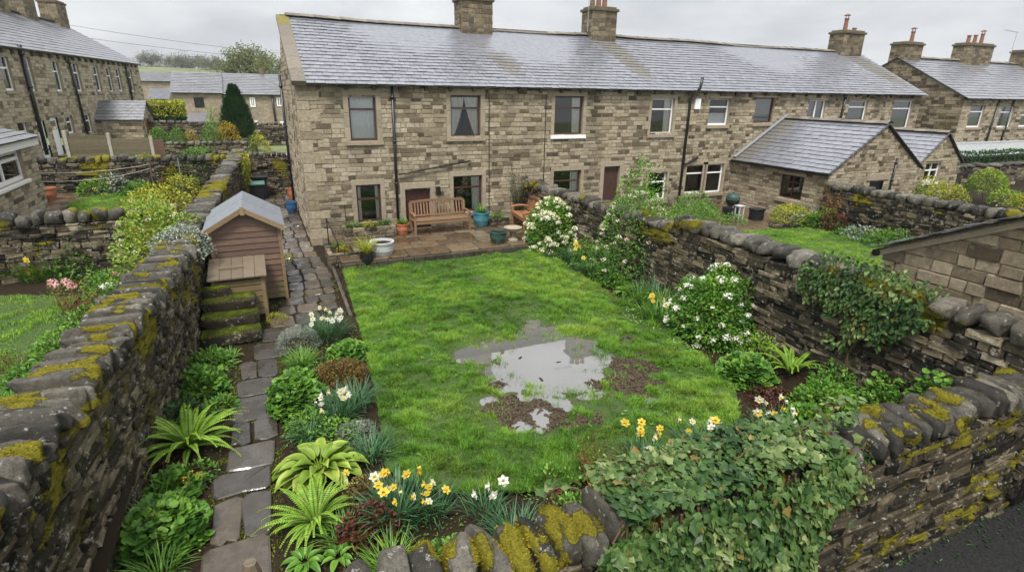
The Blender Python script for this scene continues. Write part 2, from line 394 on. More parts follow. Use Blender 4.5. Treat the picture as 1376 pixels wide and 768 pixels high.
M['grass'] = leaf_mat('grass_blade', (.045, .115, .008), (.118, .275, .022), (.25, .385, .05), .5, .35, .25)
M['petal'] = None
def petal():
    t = NT('petal'); r, g, b = t.tint()
    c = t.ramp(r, [(0, (.85, .85, .78)), (.18, (.80, .76, .55)), (.36, (.86, .70, .05)), (.52, (.82, .45, .02)), (.68, (.72, .28, .10)), (.84, (.72, .42, .42)), (1, (.45, .05, .03))])
    bs = t.n('ShaderNodeBsdfPrincipled', {'Base Color': c, 'Roughness': .5}); tl = t.n('ShaderNodeBsdfTranslucent', {'Color': c})
    mx = t.n('ShaderNodeMixShader', {0: .25, 1: bs.outputs[0], 2: tl.outputs[0]}); t.t.links.new(mx.outputs[0], t.out.inputs[0]); return t.m
M['petal'] = petal()
L_ = leaf_mat
M['lf_mid'] = L_('mid_green_leaf', (.03, .09, .014), (.09, .21, .026), (.19, .32, .05))
M['lf_bright'] = L_('bright_green_leaf', (.035, .11, .015), (.10, .23, .025), (.20, .33, .045))
M['lf_lime'] = L_('lime_leaf', (.07, .14, .015), (.20, .30, .035), (.38, .43, .09))
M['lf_dark'] = L_('dark_green_leaf', (.010, .032, .010), (.028, .075, .016), (.06, .13, .025))
M['lf_ivy'] = L_('ivy_leaf', (.016, .05, .011), (.07, .13, .03), (.23, .27, .10), .45, .2, .3)
M['lf_blue'] = L_('blue_green_strap', (.02, .07, .03), (.05, .13, .055), (.11, .20, .08))
M['lf_silver'] = L_('silver_leaf', (.13, .17, .13), (.28, .33, .28), (.42, .46, .42), .7)
M['lf_bronze'] = L_('bronze_leaf', (.055, .035, .012), (.13, .085, .025), (.20, .14, .035))
M['lf_red'] = L_('dark_red_leaf', (.035, .012, .010), (.09, .03, .02), (.16, .06, .03))
M['lf_fern'] = L_('fern_pinna', (.06, .15, .012), (.15, .30, .025), (.28, .42, .05))
M['lf_gold'] = L_('golden_leaf', (.16, .12, .015), (.36, .27, .03), (.50, .38, .06))
M['lf_yel'] = L_('yellow_green_leaf', (.12, .16, .015), (.30, .33, .03), (.48, .45, .05))
M['lf_con'] = L_('conifer_spray', (.008, .03, .008), (.02, .07, .014), (.045, .115, .025), .6, .15)
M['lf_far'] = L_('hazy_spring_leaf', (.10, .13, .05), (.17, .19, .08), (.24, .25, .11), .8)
M['lf_fargrey'] = L_('hazy_hill_twig', (.09, .10, .07), (.14, .15, .10), (.18, .18, .13), .8)  # grey twig tone kept pale, with distance haze put into the colour
M['moss'] = L_('moss_tuft', (.07, .068, .007), (.21, .18, .015), (.38, .30, .03), .8, .25, .1)
M['moss_green'] = L_('green_moss_tuft', (.05, .08, .008), (.14, .19, .015), (.26, .30, .03), .8, .25, .1)
# ---------------------------------------------------------------- camera, light, sky
cd = bpy.data.cameras.new('camera'); co = bpy.data.objects.new('camera', cd); COL.objects.link(co)
cd.sensor_width = 36; cd.lens = FPX/1376*36; cd.clip_end = 2000; cd.clip_start = .05
co.matrix_world = Matrix([[cR[i], cU[i], -cF[i], CAM[i]] for i in range(3)]+[[0, 0, 0, 1]]); SC.camera = co
SUN_EL, SUN_AZ = 60, 212           # overcast, brightest part of the sky behind the viewer
sl = bpy.data.lights.new('sun', 'SUN'); so = bpy.data.objects.new('sun', sl); COL.objects.link(so)
sl.energy = 2.4; sl.angle = math.radians(14); sl.color = (1, .965, .91)
e, a_ = math.radians(SUN_EL), math.radians(SUN_AZ); sd = Vector((math.sin(a_)*math.cos(e), math.cos(a_)*math.cos(e), math.sin(e)))
so.rotation_euler = sd.to_track_quat('Z', 'Y').to_euler(); so.location = sd*60
W = bpy.data.worlds.new('World'); SC.world = W; W.use_nodes = True; nt = W.node_tree; nt.nodes.clear()
def wn(ty, **k):
    x = nt.nodes.new(ty)
    for q, v in k.items(): setattr(x, q, v)
    return x
lk = nt.links.new
sky = wn('ShaderNodeTexSky', sky_type='NISHITA', sun_disc=False, sun_elevation=e, sun_rotation=a_, air_density=1, dust_density=6, ozone_density=1)
hs = wn('ShaderNodeHueSaturation'); hs.inputs['Saturation'].default_value = .10; hs.inputs['Value'].default_value = 1.0; lk(sky.outputs[0], hs.inputs['Color'])
tc = wn('ShaderNodeTexCoord'); mp = wn('ShaderNodeMapping'); mp.inputs['Scale'].default_value = (1.4, 1.4, 5.); lk(tc.outputs['Generated'], mp.inputs[0])
nz = wn('ShaderNodeTexNoise'); nz.inputs['Scale'].default_value = 1.7; nz.inputs['Detail'].default_value = 5; nz.inputs['Roughness'].default_value = .55; lk(mp.outputs[0], nz.inputs['Vector'])
rp = wn('ShaderNodeValToRGB'); rp.color_ramp.elements[0].position = .36; rp.color_ramp.elements[0].color = (3.45, 3.62, 3.88, 1); rp.color_ramp.elements[1].position = .62; rp.color_ramp.elements[1].color = (5.35, 5.45, 5.55, 1); lk(nz.outputs[0], rp.inputs[0])
mx = wn('ShaderNodeMix', data_type='RGBA'); mx.inputs[0].default_value = .88; lk(hs.outputs[0], mx.inputs[6]); 
sx = wn('ShaderNodeSeparateXYZ'); lk(tc.outputs['Generated'], sx.inputs[0])
mr = wn('ShaderNodeMapRange'); mr.inputs['From Min'].default_value = .02; mr.inputs['From Max'].default_value = 1; mr.inputs['To Min'].default_value = .88; mr.inputs['To Max'].default_value = 1.9; lk(sx.outputs[2], mr.inputs[0])   # an overcast sky is brightest overhead
vm = wn('ShaderNodeVectorMath', operation='SCALE'); lk(rp.outputs[0], vm.inputs[0]); lk(mr.outputs[0], vm.inputs['Scale']); lk(vm.outputs[0], mx.inputs[7])
bg = wn('ShaderNodeBackground'); bg.inputs['Strength'].default_value = .10; lk(mx.outputs[2], bg.inputs[0])
ou = wn('ShaderNodeOutputWorld'); lk(bg.outputs[0], ou.inputs[0])
SC.view_settings.view_transform = 'Standard'; SC.view_settings.look = 'None'; SC.view_settings.exposure = .95; SC.view_settings.gamma = 1
SC.cycles.use_denoising = True; SC.cycles.max_bounces = 6; SC.cycles.diffuse_bounces = 2; SC.cycles.glossy_bounces = 3; SC.cycles.transparent_max_bounces = 12
SC.cycles.transmission_bounces = 2

# ---------------------------------------------------------------- ground
def terrain(p):
    x, y = p[:, 0], p[:, 1]
    z = np.interp(y, [-50, 27, 33, 58, 80, 110, 150, 220, 300, 420], [-.8, -.8, .6, .3, .8, 1.8, 3.6, 7.5, 12.3, 12.5])
    far = sstep(60, 140, np.hypot(x, y)); z = z*(1-far*.5*sstep(0, 120, x))
    return z+fbm(p*.03, 3)*1.2*far-.2*far
def gmat():
    t = NT('rough_ground'); n = t.noise(.12, 5, .6); n2 = t.noise(3, 5)
    c = t.ramp(n, [(.35, (.075, .10, .035)), (.6, (.14, .17, .06))]); t.bsdf(t.mix(1., c, t.ramp(n2, [(.3, .7), (.7, 1.2)]), 'MULTIPLY'), .95); return t.m
M['ground'] = gmat()
m = MB(); sheet(m, -260, 320, -60, 420, 5, terrain); struct(m.build('ground', M['ground'], smooth=True))
m = MB(); sheet(m, -14, 40, -8, 2.95, .35, lambda p: -.52+fbm(p*.8, 5)*.04); struct(m.build('lane', M['asph'], smooth=True))

LAWN = [(1.02, 6.1), (1.35, 5.55), (1.9, 5.2), (2.7, 4.95), (3.6, 4.85), (4.6, 4.8), (5.5, 4.9), (6.2, 5.2), (6.75, 5.8), (7.08, 6.6), (7.25, 7.6), (7.4, 9.0), (7.5, 10.5), (7.6, 12.5), (7.72, 14.85), (1.72, 14.95), (1.55, 12), (1.42, 9.8), (1.22, 7.6)]
PC = at(732, 488)[:2]; PR = V(math.cos(YAW), -math.sin(YAW)); PD = V(math.sin(YAW), math.cos(YAW))
def pool_d(p):
    q = p-PC; a, b = q@PR, q@PD
    d1 = np.hypot((a-.05)/1.15, (b-.12)/1.62)
    s1 = np.hypot((a+1.25)/.55, (b-.28)/.42)+.12; s2 = np.hypot((a+.15)/.26, (b+1.75)/.5)+.2; s3 = np.hypot((a-.75)/.5, (b-.95)/.3)+.2
    s4 = np.hypot((a+.95)/.22, (b+1.35)/.2)+.3; s5 = np.hypot((a-1.72)/.3, (b+1.25)/.2)+.3; s6 = np.hypot((a+.45)/.3, (b+2.05)/.3)+.3
    return np.minimum.reduce([d1, s1, s2, s3, s4, s5, s6])
def lawn_z(p):
    d = pool_d(p); n = fbm(p*2.6, 11, 4)-.5; n2 = fbm(p*7, 12, 3)-.5
    wet = 1-sstep(1.0, 3.0, d)
    return .085*np.clip(d-1.0, -.9, .7)+n*(.04*wet+.02)+n2*(.03*wet+.012)
def mud_f(p):
    q = p-PC; a, b = q@PR, q@PD
    k = lambda x, y, r, s: np.exp(-(((a-x)/r)**2+((b-y)/s)**2))
    w = k(-.45, -1.6, .45, .26)*1.05+k(1.6, -.3, .4, .8)*.8+k(1.15, -.75, .55, .28)*.8+k(-.9, -.8, .3, .25)*.5+k(-.6, -1.75, .4, .4)*.6+k(.2, -1.9, .9, .5)*.5+k(1.9, 1.1, .5, .5)*.3+k(0, 1.25, .9, .15)*.35
    return np.clip(w*1.05+(fbm(p*5.5, 21, 4)-.5)*2.2*np.clip(w*2, 0, 1), 0, 1)
def lawn_t(p):
    mu = np.maximum(sstep(.42, .62, mud_f(p)), 1-sstep(-.005, .012, lawn_z(p)))
    return np.stack([np.full(len(p), .5), mu, np.zeros(len(p))], 1)
def lawn_zz(p):
    mu = sstep(.45, .8, mud_f(p)); return lawn_z(p)+mu*(fbm(p*14, 23, 3)*.11-.02)
m = MB(); sheet(m, .9, 7.9, 4.7, 15, .04, lawn_zz, lawn_t, lambda p: inpoly(p, LAWN)); struct(m.build('lawn', M['turf'], smooth=True))
m = MB(); sheet(m, 2.2, 6.7, 5.2, 10., .25, 0.0, None, lambda p: (pool_d(p) < 1.75)); struct(m.build('water', M['water'], smooth=True))
m = MB(); sheet(m, -2.3, 9.0, 2.9, 18.3, .07, lambda p: -.07+fbm(p*5, 31, 4)*.09); struct(m.build('soil', M['soil'], smooth=True))
m = MB(); sheet(m, -1.8, 1.6, 18.2, 28.2, .2, lambda p: -.05+fbm(p*4, 33)*.04); struct(m.build('passage_ground', M['soil'], smooth=True))
# grass blades on the lawn
def grass_on(name, poly, N, zf, h, keep, wid=.008, mat='grass', tb=0.):
    P = A(poly); lo, hi = P.min(0), P.max(0); p = rng.uniform(lo, hi, (N, 2)); p = p[inpoly(p, poly)]; p = p[U(0, 1, len(p)) < keep(p)]; n = len(p)
    z = zf(p); B = np.column_stack([p, z])
    tuft = fbm(p*4.2, 41, 3); fine = fbm(p*9, 43, 2)
    H = h*(.3+1.25*sstep(.35, .68, tuft)+.9*(fine-.4))*U(.55, 1.3, n); H = np.maximum(H, h*.2); dry = sstep(.58, .72, fbm(p*1.9, 49, 3))
    th = U(0, 2*math.pi, n)+fbm(p*2, 44)*4; ln = U(.1, .8, n)
    D = np.stack([np.cos(th)*ln, np.sin(th)*ln, np.ones(n)], 1); S = np.stack([-np.sin(th), np.cos(th), np.zeros(n)], 1)*(U(.6, 1.3, n)*wid/2)[:, None]
    mid = B+D*(H*.55)[:, None]; tip = B+D*H[:, None]+np.stack([np.cos(th), np.sin(th), -.25*np.ones(n)], 1)*(H*.3)[:, None]
    big = fbm(p*1.1, 47, 3)
    t = np.clip(.5+(big-.5)*1.5+(tuft-.5)*.7+rng.normal(0, .2, n)+tb, 0, 1)
    m = MB(); batch(m, np.stack([B-S, B+S, mid+S*.7, tip, mid-S*.7], 1), [[0, 1, 2, 4]], np.stack([t, dry*.14+(U(0, 1, n) < .05)*.4, 0*t], 1))
    q = m.f[0][0].reshape(-1, 4); m.f.append((np.stack([q[:, 3], q[:, 2], q[:, 2]+1], 1), 0))
    o = m.build(name, M[mat]); o['kind'] = 'stuff'; o['label'] = 'short grass blades'; return o
def keep_main(p):
    z = lawn_z(p); mu = mud_f(p); y = p[:, 1]
    k = sstep(-.045, .025, z+.07*(fbm(p*8, 52)-.5))*(1-.93*sstep(.35, .55, mu)); d = pool_d(p)
    patch = 1-(1-sstep(1.1, 2.2, d))*sstep(.48, .62, fbm(p*3.2, 51, 3))*.85
    return k*patch*np.interp(y, [5, 9, 15], [1, .75, .42])
def hmain(p): return lawn_zz(p)-.006
o = grass_on('grass', LAWN, 640000, hmain, .062, keep_main, .0085)
o['label'] = 'wet bright green grass of the back lawn round the puddle'; o['category'] = 'grass'
# ---------------------------------------------------------------- dry stone walls
_bt = {}
def boulder_template(n=8, k=4.):
    if (n, k) in _bt: return _bt[(n, k)]
    idx = {}; P = []; g = np.linspace(-1, 1, n)
    for i in range(n):
        for j in range(n):
            for l in range(n):
                if min(i, j, l) == 0 or max(i, j, l) == n-1: idx[(i, j, l)] = len(P); P.append((g[i], g[j], g[l]))
    P = A(P); P = np.sign(P)*np.sin(abs(P)*math.pi/2)**.75; P = P/(abs(P)**k).sum(1, keepdims=True)**(1/k)
    F = []
    for ax in range(3):
        o1, o2 = [(1, 2), (2, 0), (0, 1)][ax]
        for sd_ in (0, n-1):
            for a in range(n-1):
                for b in range(n-1):
                    q = []
                    for da, db in ((0, 0), (1, 0), (1, 1), (0, 1)):
                        t = [0, 0, 0]; t[ax] = sd_; t[o1] = a+da; t[o2] = b+db; q.append(idx[tuple(t)])
                    F.append(q if sd_ else q[::-1])
    _bt[(n, k)] = (P, A(F)); return _bt[(n, k)]
def scatter(mb, N, wf):
    """random points on quads of a builder, weighted by area * wf(tint g)"""
    Vv = np.concatenate(mb.v); T = np.concatenate(mb.t); Q = np.concatenate([q for q, _ in mb.f if q.shape[1] == 4])
    c = Vv[Q]; nn = np.cross(c[:, 2]-c[:, 0], c[:, 3]-c[:, 1]); ar = np.linalg.norm(nn, axis=1)/2; nn = nn/np.maximum(ar*2, 1e-12)[:, None]
    w = ar*wf(T[Q][:, :, 1].mean(1), nn, c.mean(1)); 
    if w.sum() <= 0: return None
    k = rng.choice(len(Q), N, p=w/w.sum()); u, v = U(0, 1, N)[:, None], U(0, 1, N)[:, None]; c = c[k]
    return c[:, 0]*(1-u)*(1-v)+c[:, 1]*u*(1-v)+c[:, 2]*u*v+c[:, 3]*(1-u)*v, nn[k]
def drywall(name, label, P0, P1, z0, z1, th, cop=(.14, .3, .26, .06, 0.), sides=(1, -1), ch=(.055, .14), cl=(.12, .42), moss=None, ends=(0, 0), indiv=True, fuzz=0, batter=.04, tb=0., cnoise=.06, cat='stone wall', k=4.):
    P0, P1 = A(P0, float), A(P1, float); Lw = np.linalg.norm(P1-P0); a = np.append((P1-P0)/Lw, 0); n = V(-a[1], a[0], 0)
    O = np.append(P0, 0); fr = frame(O, a, n); W_ = thing(name, label, cat, (*((P0+P1)/2), min(z0)))
    wlo, whi, hc, over, lean = cop
    zb = lambda s: np.interp(s, [0, Lw], z0); zt = lambda s: np.interp(s, [0, Lw], z1)-hc
    mossf0 = moss or (lambda p: np.zeros(len(p))); mossf = lambda p: mossf0(p)+.11
    m = MB(); cs = []; hs_ = []
    Hm = max(z1[0]-hc-z0[0], z1[1]-hc-z0[1])
    def face(Lf, place, seed):
        z = 0; C, Hh = [], []
        while z < Hm-.03:
            h = min(U(*ch)*(1.25 if z < .3 else 1), Hm-z); s = -U(0, .2)
            if Hm-z-h < ch[0]*.6: h = Hm-z
            while s < Lf:
                l = U(*cl)*(1 if U(0, 1) > .12 else 1.6)*(1.15 if h > .1 else 1); s1 = min(s+l, Lf); s0 = max(s, 0)
                if s1-s0 > .05: C.append(((s0+s1)/2, z+h/2)); Hh.append(((s1-s0)/2-U(.002, .007), h/2-U(.001, .005)))
                s += l
            z += h
        C, Hh = A(C), A(Hh); N = len(C); dep = U(.09, .14, N)
        cc = np.stack([C[:, 0], np.zeros(N), np.zeros(N)], 1); hh = np.stack([Hh[:, 0], dep, Hh[:, 1]], 1)
        v = rb(cc, hh, np.minimum(hh*U(.12, .4, N)[:, None], .03))
        v = v+rng.normal(size=v.shape)*(hh.min(1)[:, None, None]*.15)
        tw = rng.normal(0, .035, N)[:, None]; ds = v[..., 0]-C[:, None, 0]; dz = v[..., 2].copy()
        v[..., 2] = dz+ds*tw; v[..., 1] += ds*rng.normal(0, .05, N)[:, None]
        pr = rng.normal(0, .016, N)
        w = place(v, C[:, 1], dep, pr)
        p = fr(w.reshape(-1, 3)).reshape(w.shape); g = mossf(p.reshape(-1, 3)).reshape(p.shape[:2])
        r = np.clip(U(0, 1, N)*.75+fbm(p[:, 0]*1.3, seed)*.5-.12+tb, 0, 1)
        batch(m, p, RBQ, np.stack([np.repeat(r[:, None], 56, 1), g, 0*g], -1))
    for sd_ in sides:
        def place(v, zc_, dep, pr, sd_=sd_):
            w = v.copy(); zz = zc_[:, None]+v[..., 2]; s = v[..., 0]
            off = (th/2+batter*(1-zc_/Hm)-dep+pr)[:, None]
            w[..., 1] = sd_*(off+v[..., 1]); w[..., 2] = zb(s)+zz/Hm*(zt(s)-zb(s))
            if sd_ < 0: pass
            return w
        face(Lw, place, 60+sd_)
    for e_, on in zip((0, Lw), ends):
        if on:
            def place(v, zc_, dep, pr, e_=e_):
                w = v.copy(); sg = -1 if e_ == 0 else 1
                w[..., 0] = e_+sg*(v[..., 1]-dep[:, None]*.6+pr[:, None]); w[..., 1] = v[..., 0]-th/2; w[..., 2] = zb(e_)+(zc_[:, None]+v[..., 2])/Hm*(zt(e_)-zb(e_)); return w
            face(th, place, 63)
    # cores
    for s0 in np.arange(0, Lw, 1.):
        s1 = min(s0+1., Lw); d = th/2-.06
        v = A([[s, q, z] for z in (0, 1) for s, q in ((s0, -d), (s1, -d), (s1, d), (s0, d))], float)
        v[:4, 2] = zb(v[:4, 0])-.1; v[4:, 2] = zt(v[4:, 0])-.01; m.add(fr(v), Q6, (.1, 0, 0), 1)
    m.build('stone_face', [M['drystone'], M['core']], W_, smooth=False)
    # coping
    s = 0.; allc = MB(); bt, bf = boulder_template(10 if indiv else 6, k); nc = 0
    while s < Lw-.03:
        w = U(wlo, whi); w = min(w, Lw-s); h = hc*U(.85, 1.18); c = s+w/2
        p = bt*V(w/2*U(.84, .97), th/2+over+U(-.05, .06), h/2)
        for _ in range(7):
            pn = unit(rng.normal(size=3)); dd = p/V(w/2, th/2+over, h/2); ex = np.maximum(dd@pn-U(.8, 1.12), 0); p = p-(ex[:, None]*pn)*V(w/2, th/2+over, h/2)
        ph = U(0, 100); f3 = np.stack([fbm(bt*1.6+ph, 70+q, 2)-.5 for q in range(3)], 1)
        p = p*(1+(fbm(bt*1.1+ph, 75, 2)-.5)[:, None]*cnoise*4)+f3*A([w*.35, .08, h*.3])*cnoise*7
        p = p+(np.stack([fbm(p*14+ph+q*9, 77, 2)-.5 for q in range(3)], 1))*.035*min(1, w*6)
        p[:, 0] += p[:, 2]*lean*U(.6, 1.4); yw = U(-.12, .12); p[:, 0] += p[:, 1]*yw
        p = p+V(c, U(-.035, .035), 0); p[:, 2] += zt(c)+h/2-.02+U(-.025, .02)
        x = fr(p); g = mossf(x)*1.0+.12*sstep(-.2, .8, bt[:, 2])*(mossf(x) > .22)
        t = np.stack([np.full(len(x), np.clip(U(.0, 1)+tb, 0, 1)), g, 0*g], 1)
        allc.add(x, bf, t)
        if indiv: o = MB(); o.add(x, bf, t); o.build('coping_stone', M['coping'], W_, smooth=True)
        s += w; nc += 1
    if not indiv: allc.build('coping', M['coping'], W_, smooth=True)
    if fuzz:
        both = MB(); both.v = m.v+allc.v; both.t = m.t+allc.t; off = 0
        both.f = [(q, 0) for q, mi in m.f if mi == 0]+[(q+m.n, 0) for q, _ in allc.f]
        r = scatter(both, fuzz, lambda g, nn, c: sstep(.42, .6, g+(fbm(c*6, 80, 3)-.5)*.7)*(.3+.7*np.clip(nn[:, 2]+.3, 0, 1)))
        if r:
            P, Nn = r; D = unit(Nn+rng.normal(size=Nn.shape)*.6+V(0, 0, .3)); nb = len(P)
            f = MB(); leaves(f, P-Nn*.004, D, sph(nb), U(.014, .032, nb), U(.006, .013, nb), .1, .1, np.stack([np.clip(fbm(P*9, 82)*1.5-.25+rng.normal(0, .12, nb), 0, 1), np.zeros(nb), np.zeros(nb)], 1))
            o = f.build('moss', M['moss'], W_); o['kind'] = 'stuff'
    return W_
def mossy(lo, hi, sc=1.7, seed=90, extra=None):
    def f(p):
        v = fbm(p*sc, seed, 3); g = sstep(lo, hi, v)*.75
        if extra: g = g*extra(p)
        return g
    return f
# boundary walls of the garden
drywall('garden_wall', 'mossy dry stone wall with thin leaning slab copings left of the garden path', (-2.42, 2.2), (-1.68, 12.9), (-.25, -.1), (2.08, 1.74), .56, (.07, .15, .27, .06, .22),
        moss=mossy(.505, .63, 3.6, 90, lambda p: np.clip(.5+.75*sstep(.9, 1.9, p[:, 2])+.5*sstep(10, 12.5, p[:, 1]), 0, 1.2)), fuzz=42000, cl=(.1, .34), ch=(.045, .12), cnoise=.05, k=7., tb=-.05)
drywall('garden_wall', 'dry stone wall running back past the shed to the bins, with rounded copings', (-1.68, 12.9), (-.78, 28.2), (-.1, 0), (1.80, 2.12), .5, (.16, .3, .24, .05, .1), moss=mossy(.52, .70, 1.3, 91, lambda p: .9*sstep(.7, 1.8, p[:, 2])), indiv=False, fuzz=5000)
drywall('garden_wall', 'long dark dry stone wall with blocky copings along the right side of the lawn', (8.85, 9.9), (8.85, 18.15), (-.1, .2), (1.86, 1.76), .5, (.17, .32, .25, .04, .06), moss=mossy(.55, .72, 1.4, 92, lambda p: .9*sstep(.9, 1.7, p[:, 2])), fuzz=6000, indiv=False, tb=-.08)
drywall('garden_wall', 'taller near stretch of dark wall right of the lawn with an ivy curtain hanging on it', (8.85, 2.7), (8.85, 9.9), (-.3, -.1), (2.02, 2.1), .52, (.26, .42, .29, .05, .05), moss=mossy(.53, .72, 1.2, 93, lambda p: np.clip(.4+.6*sstep(1.2, 1.9, p[:, 2]), 0, 1)*(1-.4*sstep(6, 8, p[:, 1]))), fuzz=12000, tb=-.06)
drywall('garden_wall', 'foreground dry stone wall between garden and lane, copings thick with yellow moss and ivy', (.15, 3.03), (9.1, 3.03), (-.55, -.62), (1.53, 1.42), .46, (.15, .27, .31, .04, .06), moss=mossy(.51, .66, 4.0, 99, lambda p: np.clip(.5+.75*sstep(.55, 1.2, p[:, 2])+.6*sstep(3.5, 6, p[:, 0])*sstep(1.1, -.1, p[:, 2]), 0, 1.2)), fuzz=60000, ends=(1, 0), cnoise=.07, tb=-.14)
# neighbours' walls
drywall('garden_wall', 'low dry stone cross wall between the two left hand gardens, with knobbly copings', (-12, 15.6), (-1.95, 15.75), (.4, .4), (2.02, 1.98), .45, (.22, .4, .3, .03, .0), moss=mossy(.56, .74, 1.5, 95), indiv=False, tb=.0, cl=(.14, .4), ch=(.07, .16))
drywall('garden_wall', 'dark dry stone cross wall behind the washing lines and small far lawn', (-11, 25.5), (-1.2, 25.4), (.8, .8), (2.32, 2.2), .45, (.2, .36, .26, .03, 0.), moss=mossy(.55, .72, 1.3, 96), indiv=False, tb=-.08)
drywall('garden_wall', 'dry stone wall behind the wheelie bins closing the side passage', (-.6, 28.4), (4.2, 28.4), (-.2, -.2), (1.95, 1.92), .45, (.16, .3, .2, .03, 0.), indiv=False, tb=-.1, moss=mossy(.6, .75, 1.4, 97))
drywall('garden_wall', 'blackened dry stone wall with pale rounded copings beyond the right hand lawn', (18.6, 13.55), (18.6, 2.5), (.1, .1), (1.9, 1.8), .45, (.26, .42, .28, .05, .08), indiv=False, tb=-.16, moss=mossy(.6, .75, 1.4, 98))
drywall('garden_wall', 'far low stone wall under the clipped hedge and greenhouse at right', (30.5, 15.9), (46, 15.9), (.4, .4), (1.75, 1.6), .45, (.3, .5, .2, .03, 0.), indiv=False, tb=.0, cl=(.2, .5), ch=(.1, .18))
p0, p1 = atY(212, 190, 33), atY(336, 189, 33)
drywall('garden_wall', 'nearer of two thin weathered stone walls beneath the far shrubs and conifer', (p0[0], 33), (p1[0]+.3, 33), (.9, .9), (p0[2], p1[2]), .4, (.25, .45, .2, .03, 0.), indiv=False, cl=(.2, .5), ch=(.08, .16))
p0, p1 = atY(150, 160, 41), atY(395, 166, 41)
drywall('garden_wall', 'farther plain stone wall in front of the slate roofed houses', (p0[0], 41), (p1[0]+3, 41), (.3, .3), (p0[2], p1[2]), .4, (.25, .45, .2, .03, 0.), indiv=False, cl=(.2, .6), ch=(.1, .2))
# ---------------------------------------------------------------- houses
FR8 = A([[0, 1, 5, 4], [1, 2, 6, 5], [2, 3, 7, 6], [3, 0, 4, 7], [4, 5, 6, 7]])
def facade(m, fr, Lw, z0, z1, openings=(), rowh=(.10, .165), ln=(.16, .5), srange=None, relief=.012, seed=1, gable=None, tb=0., gf=None, back=True, var=.85, sf=None):
    """coursed stones (material 0) standing proud of a mortar sheet (material 1)"""
    z = z0; R = []
    top = gable[1] if gable else z1
    while z < top-.02:
        h = min(U(*rowh), top-z); iv = [(0., Lw)]
        if gable and z+h > z1:
            f_ = (z+h-z1)/(gable[1]-z1); iv = [(f_*gable[0], Lw-f_*(Lw-gable[0]))]
        zc_ = z+h/2
        for (a, b, c, d) in openings:
            if c < zc_ < d: iv = [x for (p, q) in iv for x in ((p, min(q, a)), (max(p, b), q)) if x[1]-x[0] > .04]
        for (p, q) in iv:
            s = p
            while s < q-.01:
                l = U(*ln); l = q-s if q-s-l < ln[0]*.6 else l; l = min(l, q-s); R.append((s, s+l, z, z+h)); s += l
        z += h
    R = A(R); N = len(R); g = .007; j = lambda: rng.normal(0, .004, N)
    a, b, c, d = R[:, 0]+g, R[:, 1]-g, R[:, 2]+g*.8, R[:, 3]-g*.8; i = .012; re = relief*U(.4, 1.8, N)
    z_ = np.zeros(N)-.004
    P = lambda s, dd, zz: np.stack([s, dd, zz], -1)
    v = np.stack([P(a, z_, c), P(b, z_, c), P(b, z_, d), P(a, z_, d), P(a+i+j(), re, c+i*.7+j()), P(b-i+j(), re, c+i*.7+j()), P(b-i+j(), re, d-i*.7+j()), P(a+i+j(), re, d-i*.7+j())], 1)
    w = fr(v.reshape(-1, 3)).reshape(v.shape)
    r = U(0, 1, N)**.8*.8+fbm(w[:, 0]*.5, seed, 3)*.5-.14; r = np.clip(.52+(r-.52)*var+tb, 0, 1)
    r = .12+.88*r; r = np.where(U(0, 1, N) < .17, r*.36, r)
    gg = gf(w.reshape(-1, 3)).reshape(N, 8) if gf else np.zeros((N, 8))
    so_ = sf(w.reshape(-1, 3)).reshape(N, 8) if sf else 0*gg
    batch(m, w, FR8, np.stack([np.repeat(r[:, None], 8, 1), gg, so_], -1), 0)
    if not back: return
    openings = [o for o in openings if o[1] > 0 and o[0] < Lw]
    S = sorted({0., Lw, *[x for o in openings for x in (max(0, o[0]), min(Lw, o[1]))]}); Z = sorted({z0, z1, *[x for o in openings for x in (max(o[2], z0), min(o[3], z1))]})
    for s0, s1 in zip(S[:-1], S[1:]):
        for q0, q1 in zip(Z[:-1], Z[1:]):
            sc, zc_ = (s0+s1)/2, (q0+q1)/2
            if any(o[0] < sc < o[1] and o[2] < zc_ < o[3] for o in openings): continue
            m.add(fr(A([[s0, 0, q0], [s1, 0, q0], [s1, 0, q1], [s0, 0, q1]])), A([[0, 1, 2, 3]]), (.5, 0, 0), 1)
    if gable: m.add(fr(A([[0, 0, z1], [Lw, 0, z1], [gable[0], 0, gable[1]]])), A([[0, 1, 2]]), (.5, 0, 0), 1)
